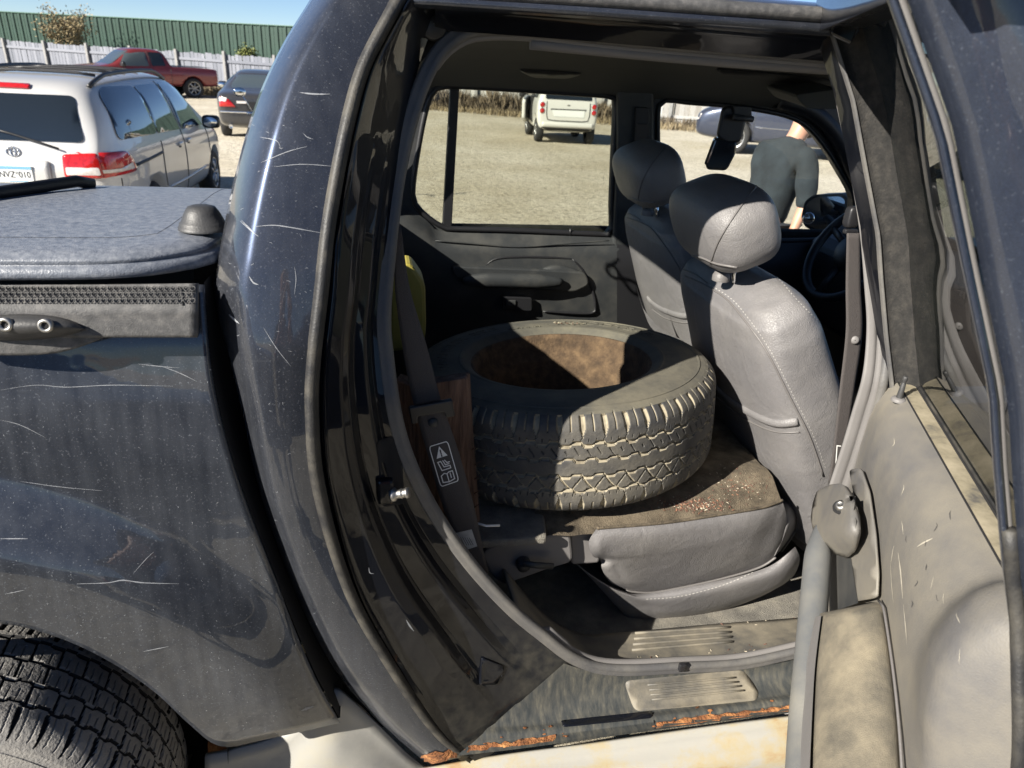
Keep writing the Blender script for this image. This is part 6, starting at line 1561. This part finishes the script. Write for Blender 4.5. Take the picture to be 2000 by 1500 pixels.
# ---- dark sedan seen from behind
SED = [(-2.42, .42, .80, .86, .74, .70), (-2.40, .32, .88, .94, .82, .74), (-2.2, .24, .95, 1.00, .88, .74), (-1.7, .22, .97, 1.04, .90, .72), (-1.35, .22, .96, 1.14, .905, .66), (-.95, .22, .95, 1.36, .91, .58), (-.5, .22, .94, 1.425, .91, .56), (.1, .22, .93, 1.43, .91, .56), (.55, .22, .93, 1.36, .91, .57), (1.0, .22, .92, 1.12, .905, .66), (1.3, .22, .91, 1.0, .90, .72), (1.9, .24, .84, .92, .88, .72), (2.32, .28, .72, .80, .82, .66), (2.42, .36, .60, .64, .70, .56)]
def sedan(name, loc, rz, mat, label, cat='sedan', lens=True):
    root = empty(name, loc, rz, label, cat)
    b_, bv = car_body(SED, (-1.42, 1.42), MT[mat], root, .33)
    for sd in ('L', 'R'):
        cp_('side_window', [(-1.20, 1.02), (-.14, .99), (-.18, 1.33), (-.62, 1.335), (-.9, 1.27)], sd, bv, MT['car_glass'], root, .012, .07, .06)
        cp_('side_window', [(-.06, .99), (.92, .98), (.50, 1.28), (.30, 1.33), (-.10, 1.335)], sd, bv, MT['car_glass'], root, .012, .07, .05)
        cline('door_gap', [(-.10, .32), (-.08, .6), (-.10, .96)], sd, bv, MT['panel_gap'], root, .012)
        cline('door_gap', [(1.0, .32), (1.05, .6), (1.0, .92)], sd, bv, MT['panel_gap'], root, .012)
        cline('side_trim', [(-1.0, .55), (0, .54), (1.0, .54)], sd, bv, MT['chrome'], root, .02)
    cp_('rear_window', [(-.60, 1.06), (.60, 1.06), (.50, 1.385), (-.50, 1.385)], 'B', bv, MT['car_glass_l'], root, .012, .07, .06)
    cp_('windshield', [(-.64, 1.02), (.64, 1.02), (.50, 1.38), (-.50, 1.38)], 'F', bv, MT['car_glass_l'], root, .012, .07, .06)
    for s in (1, -1):
        cp_('tail_light', [(s*.80, .70), (s*.46, .70), (s*.60, .86), (s*.79, .90)], 'B', bv, MT['red_lens'], root, .012, .08, .02, .01)
        cp_('lamp_lens', [(s*.80, .81), (s*.66, .81), (s*.63, .885), (s*.79, .90)], 'B', bv, MT['clear_lens'], root, .02, .06, .01)
        cp_('headlight', [(s*.78, .60), (s*.40, .58), (s*.42, .70), (s*.78, .72)], 'F', bv, MT['clear_lens'], root, .012, .1, .02)
        lathe('exhaust_pipe', [(.001, .0), (.034, .0), (.042, .005), (.046, .0), (.042, -.10)], MT['chrome'], root, 16, Matrix.Translation((-2.47, s*.60, .30)) @ Matrix.Rotation(R(-90), 4, 'Y'), world=False)
    cp_('bumper_strip', [(-.80, .58), (.80, .58), (.80, .615), (-.80, .615)], 'B', bv, MT['chrome'], root, .02, .2, .01, .01)
    cp_('plate_holder', [(-.24, .66), (.24, .66), (.24, .82), (-.24, .82)], 'B', bv, MT['black'], root, .012, .1, .02)
    cp_('sticker', [(.24, .78), (.44, .78), (.44, .83), (.24, .83)], 'B', bv, MT['clear_lens'], root, .02, .1, .01)
    for x_ in (-1.42, 1.42):
        for s in (1, -1): wheel_at(root, x_, s*.79, .33, .21)
    mirrors(root, .86, .90, 1.0, MT[mat])
    return root
sed = sedan('dark_sedan', (-2.70, 18.9, -.25), R(95), 'grey_dark', 'black sedan seen from behind, parked between the minivan and the white fence')
blu = sedan('blue_sedan', (11.3, 17.5, -.25), R(150), 'blue_car', 'dark blue car standing behind the man, seen through the driver window')
blu.scale = (1.12, 1.12, 1.32)
blk = sedan('black_sedan', (13.3, 14.1, -.25), R(154), 'black_car', 'black car nearest the side mirror, partly hidden by the man and window pillar')

# unseen vehicles added behind the photographer to put dark reflections in the paint
def behind(src, loc, rz, label, sc):
    o = copy_tree(src); o.location = loc; o.rotation_euler = (0, 0, rz); o.scale = sc; o['label'] = label; return o
behind(blu, (-3.3, -3.9, -.25), R(2), 'unseen dark blue car added behind the photographer to darken the bed side reflection', (1.15, 1.15, 1.35))
behind(blk, (2.4, -4.6, -.25), R(-4), 'unseen black car added behind the photographer to darken the open door edge reflection', (1.15, 1.15, 1.4))

# ---- white two-seat city car with its door open
smart = empty('city_car', (5.12, 19.6, -.25), R(86), 'small white city car with its left door hanging open in front of the grey fence', 'car', scale=1.04)
S = [(-1.34, .42, .70, .78, .66, .62), (-1.32, .34, .86, .96, .74, .66), (-1.26, .30, 1.0, 1.20, .77, .64), (-1.14, .28, 1.02, 1.45, .78, .60), (-.95, .26, 1.02, 1.53, .78, .585), (-.3, .26, 1.0, 1.55, .78, .58), (.25, .26, .98, 1.48, .78, .58), (.6, .26, .96, 1.25, .77, .61), (.9, .28, .92, 1.0, .75, .62), (1.2, .32, .78, .86, .70, .58), (1.33, .40, .60, .64, .60, .5)]
sb_, SBV = car_body(S, (-.93, .90), MT['white_car'], smart, .30, .45)
cp_('rear_window', [(-.60, 1.06), (.60, 1.06), (.52, 1.47), (-.52, 1.47)], 'B', SBV, MT['car_glass'], smart, .012, .07, .06)
cp_('windshield', [(-.58, 1.04), (.58, 1.04), (.50, 1.45), (-.50, 1.45)], 'F', SBV, MT['car_glass'], smart, .012, .07, .06)
for sd in ('L', 'R'): cp_('side_window', [(-.9, 1.06), (.72, 1.02), (.35, 1.42), (-.8, 1.46)], sd, SBV, MT['car_glass'], smart, .012, .07, .06)
cp_('door_opening', [(-.40, .42), (.72, .42), (.74, 1.02), (.35, 1.42), (-.40, 1.46)], 'L', SBV, MT['void'], smart, .012, .12, .06)
for s in (1, -1):
    for z_ in (.92, .78):
        h = SBV.ray_cast(Vector((-8, s*.66, z_)), Vector((1, 0, 0)))
        mt = Matrix.Translation(h[0]+Vector((-.008, 0, 0))) @ Matrix.Rotation(R(-90), 4, 'Y')
        tl_ = lathe('tail_light', [(.001, .014), (.045, .012), (.058, .004), (.060, .0)], MT['red_lens'], smart, 20, mt, world=False)
        lathe('lamp_ring', [(.058, .006), (.066, .006), (.068, .0)], MT['chrome'], tl_, 20, mt, world=False)
cp_('plate_recess', [(-.42, .66), (.36, .66), (.42, .82), (-.42, .83)], 'B', SBV, MT['plate'], smart, .006, .1, .02)
cline('hatch_lip', [(-.45, .835), (0, .83), (.45, .825)], 'B', SBV, MT['panel_gap'], smart, .03)
cline('hatch_gap', [(-.55, 1.0), (-.55, .7), (-.50, .575), (0, .56), (.50, .575), (.55, .7), (.55, 1.0)], 'B', SBV, MT['panel_gap'], smart, .022)
cp_('rear_bumper', [(-.66, .40), (.66, .40), (.66, .53), (-.66, .53)], 'B', SBV, MT['white_car'], smart, .03, .1, .04, .03)
cp_('lower_valance', [(-.66, .28), (.66, .28), (.66, .395), (-.66, .395)], 'B', SBV, MT['black'], smart, .035, .1, .03, .03)
for s in (1, -1): cp_('reflector', [(s*.42, .44), (s*.46, .44), (s*.46, .47), (s*.42, .47)], 'B', SBV, MT['panel_gap'], smart, .04, .1, .01)
lathe('badge', [(.001, .004), (.030, .003), (.034, 0)], MT['steel'], smart, 16, Matrix.Translation(SBV.ray_cast(Vector((-8, 0, .93)), Vector((1, 0, 0)))[0]+Vector((-.006, 0, 0))) @ Matrix.Rotation(R(-90), 4, 'Y') @ Matrix.Diagonal((.5, 1.3, 1, 1)), world=False)
ctx = SBV.ray_cast(Vector((-8, .25, 1.42)), Vector((1, 0, 0)))[0]
for k in range(7):
    y_ = .34-k*.035; h = SBV.ray_cast(Vector((-8, y_, 1.40)), Vector((1, 0, 0)))[0]
    tube('window_writing', [h+Vector((-.02, 0, 0)), h+Vector((-.015, -.012*(1 if k % 2 else -1), .045)), h+Vector((-.012, -.02, .06))], .006, MT['white_print'], smart, 5, world=False)
for x_ in (-.93, .90):
    for s in (1, -1): wheel_at(smart, x_, s*.66, .30, .19, spokes=6)
dp_ = [(0, .02), (-.10, .22), (-.16, .55), (-.10, .66), (.0, .70), (.45, .72), (.95, .66), (1.05, .55), (.98, .12), (.80, .0), (.2, -.02)]
ang = R(15); hx, hy = .72, .79
dd = Vector((-math.cos(ang), math.sin(ang), 0))
dpan = prism('open_door', [Vector((hx, hy, .40)) + dd*(a*.95) + Vector((0, 0, b_*.92)) for a, b_ in dp_], Vector((-math.sin(ang), -math.cos(ang), 0))*.09, MT['white_car'], smart, .03, world=False)
tube('door_window_frame', [Vector((hx, hy, .40))+dd*a+Vector((0, 0, b_)) for a, b_ in ((-.05, .62), (.30, .98), (.85, 1.02), (.98, .62))], .022, MT['black'], dpan, 8, world=False)
blob('side_mirror', Vector((hx, hy, .40))+dd*.05+Vector((.02, .12, .66)), (.06, .10, .075), MT['black'], dpan, .5, .5, n=14, m=10, world=False)
tube('door_crease', [Vector((hx, hy, .40))+dd*a+Vector((.02, .012, b_)) for a, b_ in ((.1, .30), (.4, .40), (.85, .44))], .010, MT['panel_gap'], dpan, 5, world=False)

# ---- motorcycle standing behind the pickup's rear pillar
hb_ = P(546, 222, dep=9.3)
mo_ = empty('motorcycle', (hb_.x-.36*math.cos(R(100)), hb_.y-.36*math.sin(R(100)), hb_.z-1.06), R(100), 'black motorcycle with chrome mirrors standing in front of the black sedan', 'motorcycle')
def mw(x):
    mt = Matrix.Translation((x, 0, .31)) @ Matrix.Rotation(R(90), 4, 'X')
    t = lathe('wheel', [(.235, -.05), (.29, -.055), (.31, -.02), (.31, .02), (.29, .055), (.235, .05)], MT['tyre3'], mo_, 32, mt, world=False)
    lathe('rim', [(.24, .04), (.22, .03), (.22, -.03), (.24, -.04)], MT['chrome'], t, 32, mt, world=False)
    for k in range(10):
        a = math.pi*2*k/10
        tube('spoke', [Vector((x, .0, .31)), Vector((x+.225*math.cos(a), 0, .31+.225*math.sin(a)))], .006, MT['chrome'], t, 4, world=False)
mw(-.70); mw(.72)
tube('fork', [(.72, .09, .31), (.50, .09, .85), (.44, .08, 1.0)], .025, MT['chrome'], mo_, 8, world=False)
tube('fork', [(.72, -.09, .31), (.50, -.09, .85), (.44, -.08, 1.0)], .025, MT['chrome'], mo_, 8, world=False)
blob('fuel_tank', (.16, 0, .82), (.30, .16, .13), MT['black_car'], mo_, .8, .8, world=False, n=20, m=12)
blob('seat', (-.38, 0, .80), (.34, .15, .075), MT['black'], mo_, .6, .7, world=False, n=20, m=12)
blob('engine', (.05, 0, .46), (.24, .18, .20), MT['steel'], mo_, .4, .4, world=False, n=18, m=12)
tube('frame_tube', [(-.70, .0, .31), (-.30, 0, .55), (.1, 0, .66), (.44, 0, .92)], .03, MT['black'], mo_, 8, world=False)
tube('exhaust', [(.1, -.17, .35), (-.4, -.19, .32), (-.85, -.2, .38)], .045, MT['chrome'], mo_, 10, world=False)
tube('handlebar', [(.22, .40, 1.06), (.36, .26, 1.06), (.42, .08, 1.0), (.42, -.08, 1.0), (.36, -.26, 1.06), (.22, -.40, 1.06)], .014, MT['chrome'], mo_, 8, world=False)
lathe('headlight', [(.001, .05), (.06, .04), (.085, .0), (.07, -.08), (.001, -.11)], MT['chrome'], mo_, 20, Matrix.Translation((.60, 0, .93)) @ Matrix.Rotation(R(90), 4, 'Y'), world=False)
blob('rear_fender', (-.72, 0, .62), (.30, .085, .06), MT['black_car'], mo_, .8, .8, world=False, n=18, m=10)
for s in (1, -1):
    tube('mirror_stem', [(.30, s*.33, 1.06), (.28, s*.40, 1.2), (.27, s*.44, 1.27)], .006, MT['chrome'], mo_, 6, world=False)
    mm = blob('mirror', (.27, s*.47, 1.31), (.02, .075, .055), MT['chrome'], mo_, .9, .8, world=False, n=16, m=10)
    blob('turn_signal', (.50, s*.20, .92), (.03, .035, .03), MT['yellow'], mo_, 1, 1, world=False, n=12, m=8)
blob('tail_light', (-1.0, 0, .72), (.03, .05, .04), MT['red_lens'], mo_, .8, .8, world=False, n=12, m=8)
# ================================================================== PEOPLE
MT['skin'] = simple('skin', (.50, .27, .185), .5, var=.12, vscale=14)
MT['shirt'] = simple('dark_shirt', (.014, .020, .024), .95, bump=1.0, bscale=17, var=.35, vscale=10)
MT['jeans'] = simple('dark_jeans', (.014, .017, .025), .9, bump=.4, bscale=120, var=.2, vscale=12)
MT['shoe'] = simple('work_shoe', (.03, .022, .016), .7)
MT['hair'] = simple('grey_hair', (.16, .13, .11), .8, bump=.6, bscale=90)
def skin(name, joints, edges, rad, mat, parent, lv=2, root=0):
    me = bpy.data.meshes.new(name); me.from_pydata([tuple(j) for j in joints], edges, []); me.update()
    o = bpy.data.objects.new(name, me); link(o, parent)
    m = o.modifiers.new('skin', 'SKIN'); m.branch_smoothing = .6; m.use_smooth_shade = True
    for i, r_ in enumerate(rad):
        v = me.skin_vertices[0].data[i]; v.radius = r_ if isinstance(r_, tuple) else (r_, r_); v.use_root = (i == root)
    sub(o, lv); me.materials.append(mat); return o
def person(loc, face, label, pose, mats=('shirt', 'jeans'), sleeve=.3):
    """pose: joint name -> (forward, left, up) metres from the point on the ground between the feet"""
    root = empty('person', loc, 0, label, 'person')
    f = Vector((math.cos(face), math.sin(face), 0)); l_ = Vector((-f.y, f.x, 0)); base = Vector(loc)
    W = lambda q: base + f*q[0] + l_*q[1] + Vector((0, 0, q[2]))
    J = {k: W(q) for k, q in pose.items()}
    # body: torso, neck, arms, legs in one surface (skin); clothes over it
    names = ['pelvis', 'waist', 'chest', 'neck', 'skull', 'crown', 'sh_l', 'el_l', 'wr_l', 'sh_r', 'el_r', 'wr_r', 'hip_l', 'kn_l', 'an_l', 'toe_l', 'hip_r', 'kn_r', 'an_r', 'toe_r']
    ix = {n_: i for i, n_ in enumerate(names)}
    ed = [('pelvis', 'waist'), ('waist', 'chest'), ('chest', 'neck'), ('neck', 'skull'), ('skull', 'crown'), ('chest', 'sh_l'), ('sh_l', 'el_l'), ('el_l', 'wr_l'), ('chest', 'sh_r'), ('sh_r', 'el_r'), ('el_r', 'wr_r'),
          ('pelvis', 'hip_l'), ('hip_l', 'kn_l'), ('kn_l', 'an_l'), ('an_l', 'toe_l'), ('pelvis', 'hip_r'), ('hip_r', 'kn_r'), ('kn_r', 'an_r'), ('an_r', 'toe_r')]
    rd = dict(pelvis=.13, waist=.125, chest=.14, neck=.055, skull=.082, crown=.085, sh_l=.062, el_l=.042, wr_l=.028, sh_r=.062, el_r=.042, wr_r=.028, hip_l=.095, kn_l=.062, an_l=.042, toe_l=.035, hip_r=.095, kn_r=.062, an_r=.042, toe_r=.035)
    body = skin('body', [J[n_] for n_ in names], [(ix[a], ix[b_]) for a, b_ in ed], [rd[n_] for n_ in names], MT['skin'], root)
    # clothes
    def mid(a, b_, t): return J[a].lerp(J[b_], t)
    tj = [J['pelvis']-Vector((0, 0, .04)), J['waist'], J['chest'], J['neck'].lerp(J['chest'], .02), J['sh_l'], J['el_l'], mid('el_l', 'wr_l', sleeve), J['sh_r'], J['el_r'], mid('el_r', 'wr_r', sleeve)]
    sh = skin('shirt', tj, [(0, 1), (1, 2), (2, 3), (2, 4), (4, 5), (5, 6), (2, 7), (7, 8), (8, 9)], [.168, .165, .175, .072, .090, .068, .062, .090, .068, .062], MT[mats[0]], root)
    wm = sh.modifiers.new('w', 'DISPLACE'); tx = bpy.data.textures.get('folds') or bpy.data.textures.new('folds', 'CLOUDS'); tx.noise_scale = .11; wm.texture = tx; wm.strength = .034; wm.texture_coords = 'GLOBAL'
    pj = [J['pelvis']+Vector((0, 0, .03)), J['hip_l'], J['kn_l'], J['an_l'], J['hip_r'], J['kn_r'], J['an_r']]
    pt = skin('trousers', pj, [(0, 1), (1, 2), (2, 3), (0, 4), (4, 5), (5, 6)], [.158, .118, .085, .075, .118, .085, .075], MT[mats[1]], root)
    wm = pt.modifiers.new('w', 'DISPLACE'); wm.texture = tx; wm.strength = .018; wm.texture_coords = 'GLOBAL'
    for s in ('l', 'r'):
        a, t = J['an_'+s], J['toe_'+s]; dr = (t-a); dr.z = 0; dr.normalize(); sd = Vector((-dr.y, dr.x, 0))
        rot = Matrix((dr, sd, Vector((0, 0, 1)))).transposed()
        blob('shoe', a.lerp(t, .55)-Vector((0, 0, .02))*0+Vector((0, 0, 0)) , (.145, .05, .05), MT['shoe'], root, .7, .7, rot=rot, n=18, m=12)
        # hand: palm plus five curled fingers
        e, w_ = J['el_'+s], J['wr_'+s]; dw = (w_-e).normalized(); sx = l_*(1 if s == 'l' else -1); pal = dw.cross(f).normalized()
        hand_j = [w_, w_+dw*.05, w_+dw*.09]; hr_ = [(.028, .022), (.038, .018), (.036, .016)]
        he = [(0, 1), (1, 2)]
        hn = skin('hand', hand_j, he, hr_, MT['skin'], root, 1)
        for k in range(4):
            o_ = f*(.028-.019*k); L_ = (.070, .078, .072, .058)[k]
            b0 = w_+dw*.085+o_; b1 = b0+dw*L_*.5+f*0-sx*.006; b2 = b1+dw*L_*.36-sx*.02; b3 = b2+dw*L_*.15-sx*.018
            skin('finger', [b0, b1, b2, b3], [(0, 1), (1, 2), (2, 3)], [.0095, .009, .008, .007], MT['skin'], hn, 1)
        b0 = w_+dw*.03+f*.03; skin('thumb', [b0, b0+dw*.035+f*.025, b0+dw*.065+f*.03-sx*.01], [(0, 1), (1, 2)], [.012, .0105, .0085], MT['skin'], hn, 1)
    # head with face, ears, hair
    hc = J['skull'].lerp(J['crown'], .55); up_ = (J['crown']-J['skull']).normalized(); hf = (f-up_*f.dot(up_)).normalized(); hs = up_.cross(hf)
    rot = Matrix((hf, hs, up_)).transposed()
    hd = blob('head', hc, (.100, .078, .118), MT['skin'], root, .95, .95, rot=rot, n=26, m=18, fn=lambda q: Vector((q.x*(1+.0*q.z)+(.012 if q.x > 0 and q.z < 0 else 0), q.y*(1-.18*max(0, -q.z/.118)), q.z)))
    blob('nose', hc+hf*.107-up_*.012, (.018, .012, .022), MT['skin'], hd, 1, 1, rot=rot, n=10, m=8)
    blob('mouth', hc+hf*.098-up_*.055, (.008, .024, .006), MT['red_lens'] if False else MT['skin'], hd, 1, 1, rot=rot, n=10, m=8)
    for s in (1, -1):
        blob('eye', hc+hf*.086+hs*s*.032+up_*.012, (.010, .013, .010), MT['white_print'], hd, 1, 1, rot=rot, n=10, m=8)
        blob('ear', hc+hs*s*.078-hf*.008, (.018, .010, .032), MT['skin'], hd, 1, 1, rot=rot, n=10, m=8)
    blob('hair', hc-hf*.018+up_*.022, (.100, .084, .108), MT['hair'], hd, .95, .95, rot=rot, n=24, m=16, fn=lambda q: q if q.z > -.02 or q.x < -.03 else q*.86)
    blob('beard', hc+hf*.050-up_*.085, (.058, .058, .045), MT['hair'], hd, .9, .9, rot=rot, n=16, m=10)
    return root
h0 = dict(pelvis=(0, 0, .90), waist=(.03, 0, 1.08), chest=(.08, 0, 1.30), neck=(.17, 0, 1.50), skull=(.215, 0, 1.58), crown=(.265, 0, 1.69),
          sh_l=(.09, .19, 1.42), el_l=(.20, .25, 1.13), wr_l=(.30, .22, .90), sh_r=(.09, -.19, 1.42), el_r=(.10, -.26, 1.14), wr_r=(.01, -.27, .90),
          hip_l=(0, .10, .86), kn_l=(.03, .11, .47), an_l=(-.02, .11, .08), toe_l=(.14, .13, .04), hip_r=(0, -.10, .86), kn_r=(.03, -.11, .47), an_r=(-.02, -.11, .08), toe_r=(.14, -.13, .04))
man = person((2.60, 3.46, gz(2.62, 3.42)), R(16), 'man in dark shirt and jeans with pushed up sleeves standing beyond the driver window', h0)
wr = Vector((2.62, 3.42, gz(2.62, 3.42))) + Vector((math.cos(R(12)), math.sin(R(12)), 0))*.02 + Vector((-math.sin(R(12)), math.cos(R(12)), 0))*(-.27) + Vector((0, 0, .93))
lathe('wrist_watch', [(.032, -.010), (.036, -.008), (.036, .008), (.032, .010)], MT['chrome'], man, 20, Matrix.Translation(wr))
hp_ = dict(h0); hp_.update(chest=(.03, 0, 1.30), neck=(.04, 0, 1.50), skull=(.06, 0, 1.58), crown=(.09, 0, 1.69), waist=(0, 0, 1.08), sh_l=(.03, .19, 1.42), sh_r=(.03, -.19, 1.42), el_l=(.20, .22, 1.24), wr_l=(.36, .09, 1.44), el_r=(.20, -.22, 1.24), wr_r=(.36, -.09, 1.44), kn_l=(.02, .13, .47), an_l=(-.02, .15, .08), toe_l=(.14, .17, .04), kn_r=(.02, -.13, .47), an_r=(-.02, -.15, .08), toe_r=(.14, -.17, .04))
hp_ = {k: (v[0], v[1], v[2]*1.02) for k, v in hp_.items()}
person((-.02, -1.66, gz(-.02, -1.66)), R(86), 'photographer in dark clothes, only reflected in the lower bed side', hp_)
# ground for now
